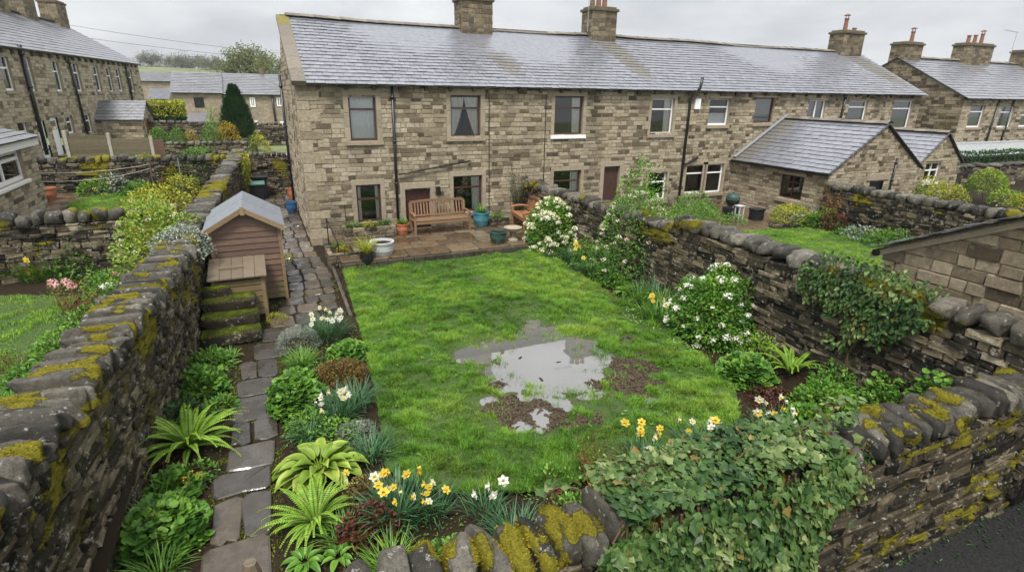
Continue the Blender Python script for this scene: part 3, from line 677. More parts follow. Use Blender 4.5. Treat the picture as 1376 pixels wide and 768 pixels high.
def window(par, fr, s0, s1, z0, z1, fm='white', bars=(.3,), mull=(), curtain='net', sur=.16, sill='dressed', sh=.13, deep=.09, fw=.055, name='window', simple=False, sur_mat='dressed', open_=None):
    w = MB(); d0, d1 = -deep-.05, -deep
    bx = lambda a, b, c, d, e0=d0, e1=d1, mi=0, mm=w: box(mm, (a, e0, c), (b, e1, d), (.5, 0, 0), mi, fr)
    bx(s0, s0+fw, z0, z1); bx(s1-fw, s1, z0, z1); bx(s0+fw, s1-fw, z0, z0+fw*1.3); bx(s0+fw, s1-fw, z1-fw, z1)
    for t in bars: zz = z1-(z1-z0)*t; bx(s0+fw, s1-fw, zz-fw*.5, zz+fw*.5, d0+.003, d1+.003)
    for t in mull: ss = s0+(s1-s0)*t; bx(ss-fw*.5, ss+fw*.5, z0+fw*1.3, z1-fw, d0+.005, d1+.006)
    W_ = w.build(name, M[fm], par)
    q = lambda mm, a, b, c, d, e: mm.add(fr(A([[a, e, c], [b, e, c], [b, e, d], [a, e, d]])), A([[0, 1, 2, 3]]))
    p = MB(); q(p, s0+fw*.5, s1-fw*.5, z0+fw*.5, z1-fw*.5, -deep-.025); p.build('pane', M['glass'], W_)
    # dim room behind
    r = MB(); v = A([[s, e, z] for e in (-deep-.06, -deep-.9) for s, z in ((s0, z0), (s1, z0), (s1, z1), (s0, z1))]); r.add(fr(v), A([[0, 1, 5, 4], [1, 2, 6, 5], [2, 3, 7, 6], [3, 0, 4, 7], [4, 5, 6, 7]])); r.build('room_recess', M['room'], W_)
    rv = MB(); v = A([[s, e, z] for e in (0.0, -deep-.055) for s, z in ((s0, z0), (s1, z0), (s1, z1), (s0, z1))]); rv.add(fr(v), A([[4, 5, 1, 0], [5, 6, 2, 1], [6, 7, 3, 2], [7, 4, 0, 3]])); rv.build('reveal', M[sur_mat], W_)
    if curtain and curtain != 'none':
        c = MB(); e = -deep-.085
        def drape(a0, a1, b0, b1, zt, zb_, amp=.013, per=.1):
            n = 28; u = np.linspace(0, 1, n); v = []
            for k in range(7):
                t = k/6; lo = a0+(b0-a0)*t**1.4; hi = a1+(b1-a1)*t**1.4; ss = lo+(hi-lo)*u; ee = e+amp*np.sin(u*(a1-a0)/per*2*math.pi)
                v.append(np.stack([ss, ee, np.full(n, zt+(zb_-zt)*t)], 1))
            f = [[k*n+i, k*n+i+1, (k+1)*n+i+1, (k+1)*n+i] for k in range(6) for i in range(n-1)]; c.add(fr(np.concatenate(v)), A(f))
        h = z1-z0; wd = s1-s0
        if curtain == 'net': drape(s0+.02, s1-.02, s0+.02, s1-.02, z1-.03, z0+.03)
        elif curtain == 'pair': drape(s0+.02, s0+wd*.5, s0+.02, s0+wd*.16, z1-.03, z0+.05); drape(s1-wd*.5, s1-.02, s1-wd*.16, s1-.02, z1-.03, z0+.05)
        elif curtain == 'sides': drape(s0+.02, s0+wd*.2, s0+.02, s0+wd*.2, z1-.03, z0+.05); drape(s1-wd*.2, s1-.02, s1-wd*.2, s1-.02, z1-.03, z0+.05)
        elif curtain == 'right': drape(s1-wd*.33, s1-.02, s1-wd*.3, s1-.02, z1-.03, z0+.05)
        elif curtain == 'half': drape(s0+.02, s1-.02, s0+.02, s1-.02, z1-.55*h, z0+.03)
        elif curtain == 'blind': drape(s0+.02, s1-.02, s0+.02, s1-.02, z1-.03, z0+.03, .004)
        c.build('curtain', M['cream' if curtain in ('pair', 'sides', 'right') else 'blind' if curtain == 'blind' else 'curtain'], W_, smooth=True)
    if sur:
        m = MB(); k = .028
        sb = lambda a, b, c, d: box(m, (a, -.01, c), (b, k, d), (U(.1, .9), 0, 0), 0, fr, .008)
        sb(s0-sur, s1+sur, z1, z1+sur*1.25); 
        if not simple:
            for a, b in ((s0-sur, s0), (s1, s1+sur)):
                zz = [z0, z0+(z1-z0)*U(.25, .4), z0+(z1-z0)*U(.6, .75), z1]
                for q0, q1 in zip(zz[:-1], zz[1:]): sb(a, b, q0+.003, q1-.003)
        m.build('surround', M[sur_mat], W_)
    if sill:
        m = MB(); box(m, (s0-(sur or .05)*1.05, -.05, z0-sh), (s1+(sur or .05)*1.05, .075, z0-.004), (.4, .1, 0), 0, fr, .01); m.build('sill', M[sill], W_)
    return W_
def slates(m, P0, a, up, Lr, H, w=.3, ex=.23, stain=None, th=.018, tb=0.):
    P0, a, up = A(P0, float), unit(a), unit(up); n = np.cross(a, up); n = n if n[2] > 0 else -n
    R = []; k = 0; h = 0.
    while h < H-.01:
        e_ = min(ex, H-h); s = -w*.5 if k % 2 else 0.
        while s < Lr: R.append((max(s, 0)+.005, min(s+w, Lr)-.005, h, min(h+e_*1.35, H))); s += w
        h += e_; k += 1
    R = A(R); R = R[R[:, 1]-R[:, 0] > .02]; N = len(R); lift = U(1.3, 1.9, N)*th; tl = rng.normal(0, .0018, N)
    def pt(s, h, d): return P0+s[:, None]*a+h[:, None]*up+d[:, None]*n
    hj = R[:, 2]+rng.normal(0, .006, N); z = np.zeros(N)
    v = np.stack([pt(R[:, 0], hj, lift), pt(R[:, 1], hj, lift), pt(R[:, 1], R[:, 3], z+.002), pt(R[:, 0], R[:, 3], z+.002),
                  pt(R[:, 0], hj, lift+.007+tl), pt(R[:, 1], hj, lift+.007-tl), pt(R[:, 1], R[:, 3], z+.009), pt(R[:, 0], R[:, 3], z+.009)], 1)
    v[:, [3, 2, 1, 0, 7, 6, 5, 4]] if False else None
    g = stain((R[:, 0]+R[:, 1])/2, (R[:, 2]+R[:, 3])/2) if stain else np.zeros(N)
    t = np.stack([np.clip(U(0, 1, N)*.8+.1+tb, 0, 1), g, 0*g], 1)
    f = Q6 if np.dot(np.cross(a, up), n) > 0 else Q6[:, ::-1]
    batch(m, v, f, t)
    under = A([P0, P0+a*Lr, P0+a*Lr+up*H, P0+up*H])-n*.01; m.add(under, A([[0, 1, 2, 3]]), (.1, 0, 0))
def ridge(par, p0, p1, w=.2, seg=.45, sag=None):
    p0, p1 = A(p0, float), A(p1, float); L = np.linalg.norm(p1-p0); n = max(1, int(L/seg)); a = (p1-p0)/L; sd_ = unit(np.cross(a, V(0, 0, 1))); m = MB()
    for k in range(n):
        c0, c1 = p0+a*L*k/n, p0+a*L*(k+1)/n; dz = U(-.008, .008); v = []
        for c, ov in ((c0-a*.02, .012), (c1+a*.02, 0)):
            for ang in np.linspace(-1, 1, 7): v.append(c+sd_*ang*w+V(0, 0, (1-abs(ang)**1.6)*w*.5-.04+dz+ov))
        m.add(A(v), A([[i, i+7, i+8, i+1] for i in range(6)]), (U(0, 1), .12, 0))
    if sag:
        for v_ in m.v: v_[:, 2] += sag(v_)
    return m.build('ridge_tiles', M['ridge'], par)
def chimney(par, c, sx, sy, zb_, zt_, pots, rotz=0., tall=.42, gable_cowl=None):
    """stack of coursed stone; pots: list of (dx, dy, height, kind)"""
    ca, sa = math.cos(rotz), math.sin(rotz); ax = V(ca, sa, 0); ay = V(-sa, ca, 0); c = A(c, float); m = MB()
    for (o, a, n, L) in ((c-ax*sx/2-ay*sy/2, ax, -ay, sx), (c+ax*sx/2-ay*sy/2, ay, ax, sy), (c+ax*sx/2+ay*sy/2, -ax, ay, sx), (c-ax*sx/2+ay*sy/2, -ay, -ax, sy)):
        facade(m, frame(V(o[0], o[1], 0), a, n), L, zb_, zt_, rowh=(.14, .2), ln=(.22, .42), relief=.012, seed=8)
    ch = m.build('chimney', [M['stack'], M['mortar']], par)
    fr = frame(V(c[0], c[1], 0), ax, ay); k = MB()
    box(k, (-sx/2-.07, -sy/2-.07, zt_), (sx/2+.07, sy/2+.07, zt_+.11), (.3, .35, 0), 0, fr, .02); box(k, (-sx/2+.02, -sy/2+.02, zt_+.11), (sx/2-.02, sy/2-.02, zt_+.19), (.5, .3, 0), 0, fr, .02)
    k.build('cap', M['stack'], ch)
    for dx, dy, h, kind in pots:
        q = MB(); b = c+ax*dx+ay*dy; r = .11
        lathe(q, [(0, 0), (r*1.1, 0), (r*1.15, .04), (r, .07), (r*.85, h-.08), (r*1.05, h-.06), (r*1.05, h), (r*.8, h), (r*.75, h-.2), (0, h-.2)], (b[0], b[1], zt_+.17), 14)
        if kind == 'cowl':
            for an in range(4): a0 = an*math.pi/2; tube(q, [b+V(math.cos(a0)*r*.8, math.sin(a0)*r*.8, zt_+.17+h-.01), b+V(math.cos(a0)*r*.8, math.sin(a0)*r*.8, zt_+.17+h+.14)], .012, 5)
            lathe(q, [(0, .06), (.17, 0), (.17, .02), (0, .1)], (b[0], b[1], zt_+.17+h+.13), 12)
        q.build('chimney_pot', M['pot_chim' if kind != 'dark' else 'stack'], ch, smooth=False)
    return ch
def gutter(par, fr, s0, s1, z, d=.12, r=.06):
    m = MB(); n = 8; v = []
    for s in (s0, s1):
        for k in range(n+1): an = math.pi+math.pi*k/n; v.append((s, d+r*math.cos(an), z+r*math.sin(an)*.9))
    m.add(fr(A(v)), A([[k, k+1, n+2+k, n+1+k] for k in range(n)])); box(m, (s0, .0, z-.02), (s1, d-r, z+.05), mi=0, fr=fr)
    return m.build('gutter', M['black'], par)
def pipe(par, fr, pts, r=.045, name='drainpipe', brackets=True):
    m = MB(); P = fr(A(pts, float)); tube(m, P, r, 8)
    a, b = P[0], P[-1]
    for t in np.linspace(.08, .95, 4):
        c = a+(b-a)*t
        if brackets and len(pts) == 2: lathe(m, [(r, -.035), (r*1.45, -.03), (r*1.45, .03), (r, .035)], c, 10)
    return m.build(name, M['black'], par, smooth=True)

# ---- the long terrace -------------------------------------------------------
YF, EZ, RY, RZ, XA, XB = 18.2, 4.9, 22.2, 6.93, 1.25, 30.55
T = thing('terrace_house', 'long two storey stone terrace with wet slate roof, backing onto the patio', 'house', (16, 22.2, 0))
fF = frame((0, YF, 0), (1, 0, 0), (0, -1, 0))
def px(u0, v0, u1, v1): a, b = atY(u0, v0, YF), atY(u1, v1, YF); return a[0], b[0], b[2], a[2]
S = .15
UW = [  # pixel corners of the frames, paint, curtain, surround, extra
 (467, 128, 508, 189, 'brown', (.3,), (), 'net', .16, 'dressed'), (605, 128, 646, 184, 'brown', (.3,), (), 'pair', .155, 'dressed'), (746, 129, 782, 181, 'brown', (.3,), (), 'right', .13, 'white'),
 (877, 132, 902, 180, 'white', (.3,), (), 'right', .12, 'dressed'), (955, 132, 977, 168, 'white', (.32,), (), 'half', .07, 'dressed'), (1017, 131, 1037, 165, 'brown', (), (), 'blind', .06, 'dressed'),
 (1088, 134, 1106, 161, 'white', (), (.5,), 'blind', .06, 'dressed'), (1142, 135, 1161, 164, 'white', (.3,), (), 'blind', .06, 'dressed'), (1202, 135, 1219, 173, 'white', (.28,), (), 'blind', .06, 'dressed')]
LWIN = [(478, 249, 514, 297, 'maroon', (.38,), (), 'sides', .14, 'dressed'), (609, 237, 648, 283, 'maroon', (.32,), (), 'right', .14, 'dressed'), (744, 230, 779, 262, 'brown', (.4,), (), 'right', .12, 'dressed'),
 (923, 222, 944, 259, 'white', (.3,), (), 'none', .09, 'dressed'), (947, 221, 968, 258, 'white', (.3,), (), 'none', .09, 'dressed'), (872, 232, 893, 268, 'white', (.35,), (), 'none', .1, 'dressed')]
ops = []; wins = []
for w in UW+LWIN:
    s0, s1, z0, z1 = px(*w[:4]); s1 = max(s1, s0+.55); ops.append((s0, s1, z0, z1)); wins.append(((s0, s1, z0, z1), w))
for (u0, v0, u1, zz) in ((544, 254, 578, .27), (812, 224, 833, .22)):
    a, b = atY(u0, v0, YF), atY(u1, v0, YF); ops.append((a[0], b[0], zz, a[2]))
DO = ops[-2:]
soot = lambda p: np.clip(1.5*sstep(.48, .72, fbm(p*V(2.2, 2.2, .4), 16, 3))*(sstep(3.7, 4.9, p[:, 2])*.75+.5*sstep(1.6, .2, p[:, 2])+.22), 0, .9)
m = MB()
damp = lambda p: .5*sstep(.50, .75, fbm(p*.7, 14, 3))*np.clip(sstep(2.2, .2, p[:, 2])+.6*sstep(2.6, 1.25, p[:, 0])+.25*sstep(4.2, 4.9, p[:, 2]), 0, 1)
facade(m, frame((XA, YF, 0), (1, 0, 0), (0, -1, 0)), 16.35-XA, -.3, EZ, [(a-XA, b-XA, c, d) for a, b, c, d in ops], seed=3, gf=damp, relief=.013, sf=soot)
m.build('wall', [M['ashlar'], M['mortar']], T)
m = MB(); facade(m, frame((16.35, YF, 0), (1, 0, 0), (0, -1, 0)), XB-16.35, -.3, EZ, [(a-16.35, b-16.35, c, d) for a, b, c, d in ops], rowh=(.09, .14), ln=(.14, .36), seed=5, gf=damp, tb=-.04, sf=soot)
m.build('wall', [M['ashlar'], M['mortar']], T)
m = MB(); facade(m, frame((XA, RY*2-YF, 0), (0, -1, 0), (-1, 0, 0)), 2*(RY-YF), -.3, EZ, gable=(RY-YF, RZ-.02), seed=6, gf=damp, tb=.05, rowh=(.12, .2), ln=(.2, .55)); m.build('gable_wall', [M['ashlar'], M['mortar']], T)
m = MB(); facade(m, frame((XB, YF, 0), (0, 1, 0), (1, 0, 0)), 2*(RY-YF), -.3, EZ, gable=(RY-YF, RZ-.02), seed=6, rowh=(.18, .25), ln=(.3, .7)); m.add(A([[XA, RY*2-YF, -.3], [XB, RY*2-YF, -.3], [XB, RY*2-YF, EZ], [XA, RY*2-YF, EZ]]), A([[1, 0, 3, 2]]), (.5, 0, 0), 1); m.build('gable_wall', [M['ashlar'], M['mortar']], T)
# big corner stones at the left end
m = MB(); z = -.2; k = 0
while z < EZ-.1:
    h = U(.24, .36); h = min(h, EZ-z-.02); a, b = (.62, .3) if k % 2 else (.32, .6)
    box(m, (XA-.022, YF-.024, z+.006), (XA+a, YF+.02, z+h-.006), (U(.4, .75), .15 if U(0, 1) < .6 else .35, 0), bev=.012); box(m, (XA-.024, YF+.021, z+.006), (XA+.02, YF+b, z+h-.006), (U(.4, .75), .2, 0), bev=.012)
    z += h; k += 1
m.build('quoins', M['ashlar'], T)
for (s0, s1, z0, z1), w in wins:
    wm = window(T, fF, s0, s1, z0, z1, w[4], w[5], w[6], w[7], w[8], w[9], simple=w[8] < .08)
for i, (s0, s1, z0, z1) in enumerate(DO):
    m = MB(); box(m, (s0, -.16, z0), (s1, -.11, z1), fr=fF); 
    for q in range(6): a = s0+.06+(s1-s0-.12)*q/6; box(m, (a+.006, -.11, z0+.1), (a+(s1-s0-.12)/6-.006, -.1, z1-.08), (U(.2, .8), 0, 0), fr=fF)
    D = m.build('door', M['maroon' if i == 0 else 'brown'], T); m = MB(); lathe(m, [(0, 0), (.03, 0), (.03, .02), (0, .03)], fF(A([[s1-.12, -.09, z0+.95]]))[0], 10); m.build('handle', M['black'], D)
    m = MB()
    for a, b, c, d in ((s0-.17, s0, z0, z1), (s1, s1+.17, z0, z1), (s0-.17, s1+.17, z1, z1+.2)): box(m, (a, -.16, c), (b, .03, d), (U(.2, .8), 0, 0), fr=fF, bev=.01)
    m.build('surround', M['dressed'], D)
H = math.hypot(RY-YF+.25, (RZ-EZ)*(1+.25/(RY-YF))); upv = unit(V(0, RY-YF, RZ-EZ)); P0 = V(XA+.22, YF, EZ)-upv*.26+V(0, 0, .05)
CH = [(8.25, 1.25), (13.95, 1.2), (30.6*.965, 1.6)]
def stain(s, h):
    x = s+XA+.22; g = 0*s
    for cx_, w in CH: dd = (H-h); g = np.maximum(g, sstep(1.15, .25, abs(x-cx_-.1*dd)/(w*.62))*sstep(H*1.25, H*.25, dd)*1.2)
    return np.maximum(g, .30*sstep(.5, .75, fbm(np.stack([x*.4, h*.4], 1), 15)))
rs = MB(); slates(rs, P0, (1, 0, 0), upv, XB-XA-.1, H, .3, .235, stain); bk = unit(V(0, -(RY-YF), RZ-EZ)); q0 = V(XA, 2*RY-YF, EZ)-bk*.2+V(0, 0, .04); rs.add(A([q0, q0+V(XB-XA, 0, 0), q0+V(XB-XA, 0, 0)+bk*H, q0+bk*H]), A([[1, 0, 3, 2]]), (.5, 0, 0))
SAG = lambda v: .035*np.sin(v[:, 0]*.42+1)+.022*np.sin(v[:, 0]*1.05)
for v_ in rs.v: v_[:, 2] += SAG(v_)*np.clip((v_[:, 1]-YF)/(RY-YF), 0, 1)
R1 = rs.build('roof', M['slate'], T)
rt = ridge(R1, (XA+.2, RY, RZ+.1), (XB, RY, RZ+.1), sag=SAG); 
# stone verge at the left gable
m = MB(); n = 6
for k in range(n):
    a, b = H*k/n, H*(k+1)/n-.008; vv = []
    for (x, dz) in ((XA-.12, -.06), (XA+.28, -.06), (XA+.28, .085), (XA-.12, .085)):
        for q in (a, b): vv.append(V(x, P0[1], P0[2])+upv*q+V(0, -.45, .89)*dz)
    vv = A(vv); m.add(vv, A([[0, 1, 3, 2], [2, 3, 5, 4], [4, 5, 7, 6], [6, 7, 1, 0], [0, 2, 4, 6], [1, 7, 5, 3]]), (U(.2, .8), .55 if k == n-1 else .2, 0))
m.build('verge_coping', M['ridge'], T)
gutter(T, fF, XA-.05, XB, EZ-.02, .14, .065)
for s in np.arange(XA+.6, XB, .82): m = MB(); box(m, (s-.05, 0, EZ-.2), (s+.05, .13, EZ-.08), (U(0, .4), .2, 0), fr=fF, bev=.01); m.build('gutter_corbel', M['stack'], T)
for i, (cx_, w) in enumerate(CH):
    P_ = [[(-.25, 0, .38, 'dark'), (.2, 0, .3, 'dark')], [(-.38, 0, .42, 'dark'), (-.08, 0, .5, 'clay'), (.22, 0, .5, 'clay')], [(-.15, .1, .62, 'cowl'), (.45, 0, .18, 'clay')]][i]
    if i == 0: P_ = []
    chimney(T, (cx_, RY-.05, 0), w, .85, RZ-.62, RZ+[.98, 1.0, .92][i], P_)
    m = MB(); box(m, (cx_-w/2-.06, -(RY-.5-YF)-.28, RZ-.45), (cx_+w/2+.06, -(RY-.5-YF)+.02, RZ-.28), fr=fF); m.build('chimney_flashing', M['lead'], T)
# pipes
def fz(u, v): q = atY(u, v, YF); return q
pipe(T, fF, [(fz(526, 118)[0], .07, EZ-.05), (fz(526, 118)[0]-.03, .07, .25)], .045)
pipe(T, fF, [(4.12, .09, 2.1), (4.5, .09, 2.16), (6.6, .09, 2.46)], .025, 'waste_pipe', False)
xs = fz(922, 170)[0]
pipe(T, fF, [(xs+.28, .30, EZ+.45), (xs+.22, .3, EZ+.05), (xs, .08, EZ-.35), (xs-.02, .08, .1)], .055, 'soil_pipe', False)
pipe(T, fF, [(xs, .08, 2.0), (xs+.35, .08, 2.1), (xs+.75, .06, 2.25)], .045, 'waste_pipe', False)
xs = fz(1131, 150)[0]; pipe(T, fF, [(xs, .07, EZ-.05), (xs-.1, .07, 3.)], .05)
pipe(T, frame((XA, RY*2-YF, 0), (0, -1, 0), (-1, 0, 0)), [(1.2, .09, EZ+.3), (1.3, .09, -.1)], .05)
m = MB(); q = fz(936, 140); box(m, (q[0]-.14, 0, q[2]-.2), (q[0]+.14, .1, q[2]+.2), fr=fF, bev=.02); m.build('alarm_box', M['white'], T)
m = MB(); [box(m, (fz(u_, 150)[0]-.012, .013, .3), (fz(u_, 150)[0]+.012, .03, EZ-.25), fr=fF) for u_ in (657, 733)]; m.build('wall_joint', M['black'], T)
m = MB(); q = at(1, 1); L0 = fz(588, 254); box(m, (L0[0]-.07, .0, L0[2]-.13), (L0[0]+.07, .14, L0[2]+.1), fr=fF, bev=.02); m.build('wall_lantern', M['black'], T)
# aerial on second chimney
def aerial(par, b, h, ang, L=.9, name='tv_aerial'):
    m = MB(); b = A(b, float); tube(m, [b, b+V(0, 0, h)], .016, 5); d = V(math.cos(ang), math.sin(ang), .05); p = b+V(0, 0, h-.05); tube(m, [p-d*.15, p+d*L], .012, 5); e_ = V(-d[1], d[0], 0)
    for k in range(6): c = p+d*(L*(.15+.16*k)); tube(m, [c-e_*.16, c+e_*.16], .007, 4)
    return m.build(name, M['gold'], par)
aerial(T, (13.25, RY-.3, RZ+.2), 1.5, 2.9, .8)
def poly_wall(m, pts, mi=1): m.add(A(pts, float), A([list(range(len(pts)))]), (.5, 0, 0), mi)
def gable_ext(name, label, x0, x1, yf, yb, ez, rz, z0, opsL=(), opsF=(), seed=4, stainf=None, w=.34, ex=.24, oh=.14):
    E_ = thing(name, label, 'extension', ((x0+x1)/2, (yf+yb)/2, z0)); xm = (x0+x1)/2
    m = MB(); facade(m, frame((x0, yb, 0), (0, -1, 0), (-1, 0, 0)), yb-yf, z0, ez, opsL, seed=seed, rowh=(.1, .16), ln=(.18, .45)); 
    m.build('wall', [M['ashlar'], M['mortar']], E_); m = MB(); facade(m, frame((x1, yf, 0), (0, 1, 0), (1, 0, 0)), yb-yf, z0, ez, (), seed=seed, rowh=(.16, .2), ln=(.3, .6)); m.build('wall', [M['ashlar'], M['mortar']], E_)
    m = MB(); facade(m, frame((x0, yf, 0), (1, 0, 0), (0, -1, 0)), x1-x0, z0, ez, opsF, seed=seed+1, gable=(xm-x0, rz), rowh=(.09, .15), ln=(.15, .42)); m.build('gable_wall', [M['ashlar'], M['mortar']], E_)
    up = unit(V(xm-x0, 0, rz-ez)); H = math.hypot(xm-x0, rz-ez)+oh; r = MB()
    slates(r, V(x0, yb, ez+.05)-up*oh, (0, -1, 0), up, yb-yf+.1, H, w, ex, stainf)
    u2 = unit(V(xm-x1, 0, rz-ez)); slates(r, V(x1, yf-.1, ez+.05)-u2*oh, (0, 1, 0), u2, yb-yf+.1, H, w, ex, stainf)
    R = r.build('roof', M['slate'], E_); ridge(R, (xm, yf-.1, rz+.1), (xm, yb, rz+.1), .17)
    fr = frame((x0, yb, 0), (0, -1, 0), (-1, 0, 0)); gutter(E_, fr, 0, yb-yf+.1, ez-.05, .15, .06)
    f = MB()
    for sx, u_ in ((x0, up), (x1, u2)):
        p = V(sx, yf-.07, ez+.0)-u_*oh; q = p+u_*H; f.add(A([p, q, q+V(0, 0, .1), p+V(0, 0, .1)]), A([[0, 1, 2, 3]]), (.3, 0, 0)); f.add(A([p, q, q+V(0, .05, 0), p+V(0, .05, 0)]), A([[3, 2, 1, 0]]), (.3, 0, 0))
    f.build('verge_board', M['black'], E_)
    m = MB(); p = V(x0, yb-.06, ez+.1)-up*.05; q = p+up*(H); n = unit(np.cross(V(0, -1, 0), up)); c = [p, p+V(0, -.16, 0), q+V(0, -.16, 0), q]; c = [x+n*.03 for x in c]+[x+n*.07 for x in c]; m.add(A(c), Q6, (.5, 0, 0)); m.build('flashing', M['lead'], E_)
    return E_
fL = frame((18.6, YF, 0), (0, -1, 0), (-1, 0, 0))
def onX(u0, v0, u1, v1, X, yb=YF):
    a, b = atP(u0, v0, V(X, 0, 0), V(1, 0, 0)), atP(u1, v1, V(X, 0, 0), V(1, 0, 0)); return yb-a[1], yb-b[1], b[2], a[2]
s0, s1, z0, z1 = onX(1050, 233, 1075, 271, 18.6); 
fg = frame((18.6, 13.6, 0), (1, 0, 0), (0, -1, 0)); gx = lambda u, v: atY(u, v, 13.6)
g0 = gx(1172, 231)
E1 = gable_ext('house_extension', 'single storey stone extension with slate roof, its gable rising over the far garden wall', 18.6, 23.8, 13.6, YF, 2.12, 3.75, .05, [(s0, s1, z0, z1)], [(g0[0]-18.6, g0[0]-18.6+.8, .3, 1.75)], stainf=lambda s, h: sstep(1.9, .5, s)*.75*sstep(.2, 1.4, h+1.2-s*.3))
window(E1, fL, s0, s1, z0, z1, 'maroon', (.3,), (.5,), 'none', .08, 'dressed', simple=True)
m = MB(); box(m, (g0[0]-18.6-.25, -.02, 1.75), (g0[0]-18.6+1.0, .05, 2.0), fr=fg, bev=.01); L1 = m.build('door_lintel', M['dressed'], E1)
m = MB(); box(m, (g0[0]-18.6, -.14, .3), (g0[0]-18.6+.8, -.08, 1.75), fr=fg); m.build('door', M['black'], E1)
q = gx(1203, 218); pipe(E1, fg, [(q[0]-18.6, .06, 2.55), (q[0]-18.6-.1, .06, .3)], .04)
f2 = frame((25.2, 14.5, 0), (1, 0, 0), (0, -1, 0)); a, b = atY(1246, 217, 14.5), atY(1259, 243, 14.5)
E2 = gable_ext('house_extension', 'smaller stone extension with a four paned white window in its gable', 25.2, 28.2, 14.5, YF, 2.1, 3.3, .2, [], [(a[0]-25.2, b[0]-25.2, b[2], a[2])], seed=9)
window(E2, f2, a[0]-25.2, b[0]-25.2, b[2], a[2], 'white', (.45,), (.5,), 'none', .06, 'white', simple=True)
# ---- right hand terrace
RX = 34.2; T2 = thing('terrace_house', 'far right stone terrace set back beyond the gap, dark stained gable end towards the garden', 'house', (45, 22.2, .3))
f3 = frame((RX, YF, 0), (1, 0, 0), (0, -1, 0)); ez, rz = 4.78, 6.85; wn_ = []
for c in ((1301, 141, 1316, 171), (1342, 142, 1356, 171), (1370, 148, 1384, 170)):
    a, b = atY(c[0]+2, c[1], YF), atY(c[2]-2, c[3], YF); w = max(.85, b[0]-a[0]); wn_.append(((a[0]+b[0])/2-RX-w/2+.2, (a[0]+b[0])/2-RX+w/2+.2, b[2], a[2]))
m = MB(); facade(m, f3, 24, .2, ez, wn_, rowh=(.11, .17), ln=(.2, .45), seed=12); m.build('wall', [M['ashlar'], M['mortar']], T2)
m = MB(); sg = lambda p: .38*sstep(.35, .7, fbm(p*.5, 17))*sstep(22, 18.3, p[:, 1])+.1; facade(m, frame((RX, 26.2, 0), (0, -1, 0), (-1, 0, 0)), 8, .2, ez, gable=(4, rz-.02), rowh=(.12, .2), ln=(.22, .55), seed=13, tb=-.28, gf=sg); m.build('gable_wall', [M['ashlar'], M['mortar']], T2)
for w in wn_: window(T2, f3, *w, 'white', (.3,), (), 'blind', .05, 'dressed', simple=True)
up = unit(V(0, 4, rz-ez)); H2 = math.hypot(4, rz-ez)+.25; r = MB(); slates(r, V(RX-.1, YF, ez+.05)-up*.25, (1, 0, 0), up, 24, H2, .42, .3, lambda s, h: np.maximum(sstep(1.3, .3, abs(s-6.2))*sstep(2.3, 3.6, h)*.8, sstep(1.3, .3, abs(s-12))*sstep(2.3, 3.6, h)*.8))
u2 = unit(V(0, -4, rz-ez)); q0 = V(RX-.1, 26.2, ez+.05)-u2*.25; r.add(A([q0, q0+V(24, 0, 0), q0+V(24, 0, 0)+u2*H2, q0+u2*H2]), A([[1, 0, 3, 2]]), (.5, 0, 0)); R2 = r.build('roof', M['slate'], T2); ridge(R2, (RX, 22.2, rz+.1), (RX+23.9, 22.2, rz+.1))
gutter(T2, f3, -.1, 24, ez-.02, .14, .06)
for u in (1336, 1356): q = atY(u, 140, YF); pipe(T2, f3, [(q[0]-RX+.3, .07, ez), (q[0]-RX, .07, .5)], .05)
chimney(T2, (RX+.75, 22.3, 0), 1.5, .9, 6.0, 7.55, [(.25, 0, .6, 'cowl')]); chimney(T2, (41.2, 22.2, 0), 2.6, .9, 6.3, 7.75, [(-.75, 0, .45, 'clay'), (-.1, 0, .5, 'clay'), (.6, 0, .6, 'cowl')]); chimney(T2, (47.6, 22.2, 0), 2.6, .9, 6.3, 7.6, [(-.2, 0, .5, 'clay'), (.6, 0, .6, 'clay')])
aerial(T2, (45.0, 22, 6.9), 1.9, math.pi, 1.4)
# ---- left hand terrace
ld = V(math.sin(math.radians(6.5)), math.cos(math.radians(6.5)), 0); ln_ = V(ld[1], -ld[0], 0); LO = V(-9., 33, 0)
lp = lambda u, v: atP(u, v, LO, ln_)
sl_ = lambda p: (p-LO)@ld
s_end = sl_(lp(186, 92)); ez = (lp(60, 68)[2]+lp(170, 84)[2])/2; s_st = -12.; f4 = frame(LO+ld*s_st, ld, ln_); z0 = 1.1
T3 = thing('terrace_house', 'left stone terrace with tall narrow white windows stepping away down the street', 'house', (*(LO+ld*5-ln_*4)[:2], z0))
LW = [((0, 74), (18, 122), 0), ((29, 76), (48, 123), 0), ((70, 81), (84, 123), 0), ((97, 84), (111, 123), 0), ((126, 88), (136, 123), 0), ((143, 90), (153, 124), 0), ((156, 92), (165, 123), 0), ((172, 94), (181, 123), 0),
      ((26, 163), (42, 202), 0), ((51, 163), (68, 212), 1), ((71, 158), (84, 208), 2), ((90, 156), (99, 179), 0), ((115, 153), (124, 179), 0)]
ops4 = []
for (a, b, k) in LW:
    p, q = lp(*a), lp(*b); sa, sb_ = sl_(p)-s_st, sl_(q)-s_st; sm = (sa+sb_)/2; hw = max(.42, abs(sb_-sa)*.36); z_0, z_1 = q[2], p[2]; ops4.append((sm-hw, sm+hw, max(z0, z_0), z_1))
m = MB(); facade(m, f4, s_end-s_st, z0, ez, ops4, rowh=(.13, .19), ln=(.22, .5), seed=20, tb=.2); m.build('wall', [M['ashlar'], M['mortar']], T3)
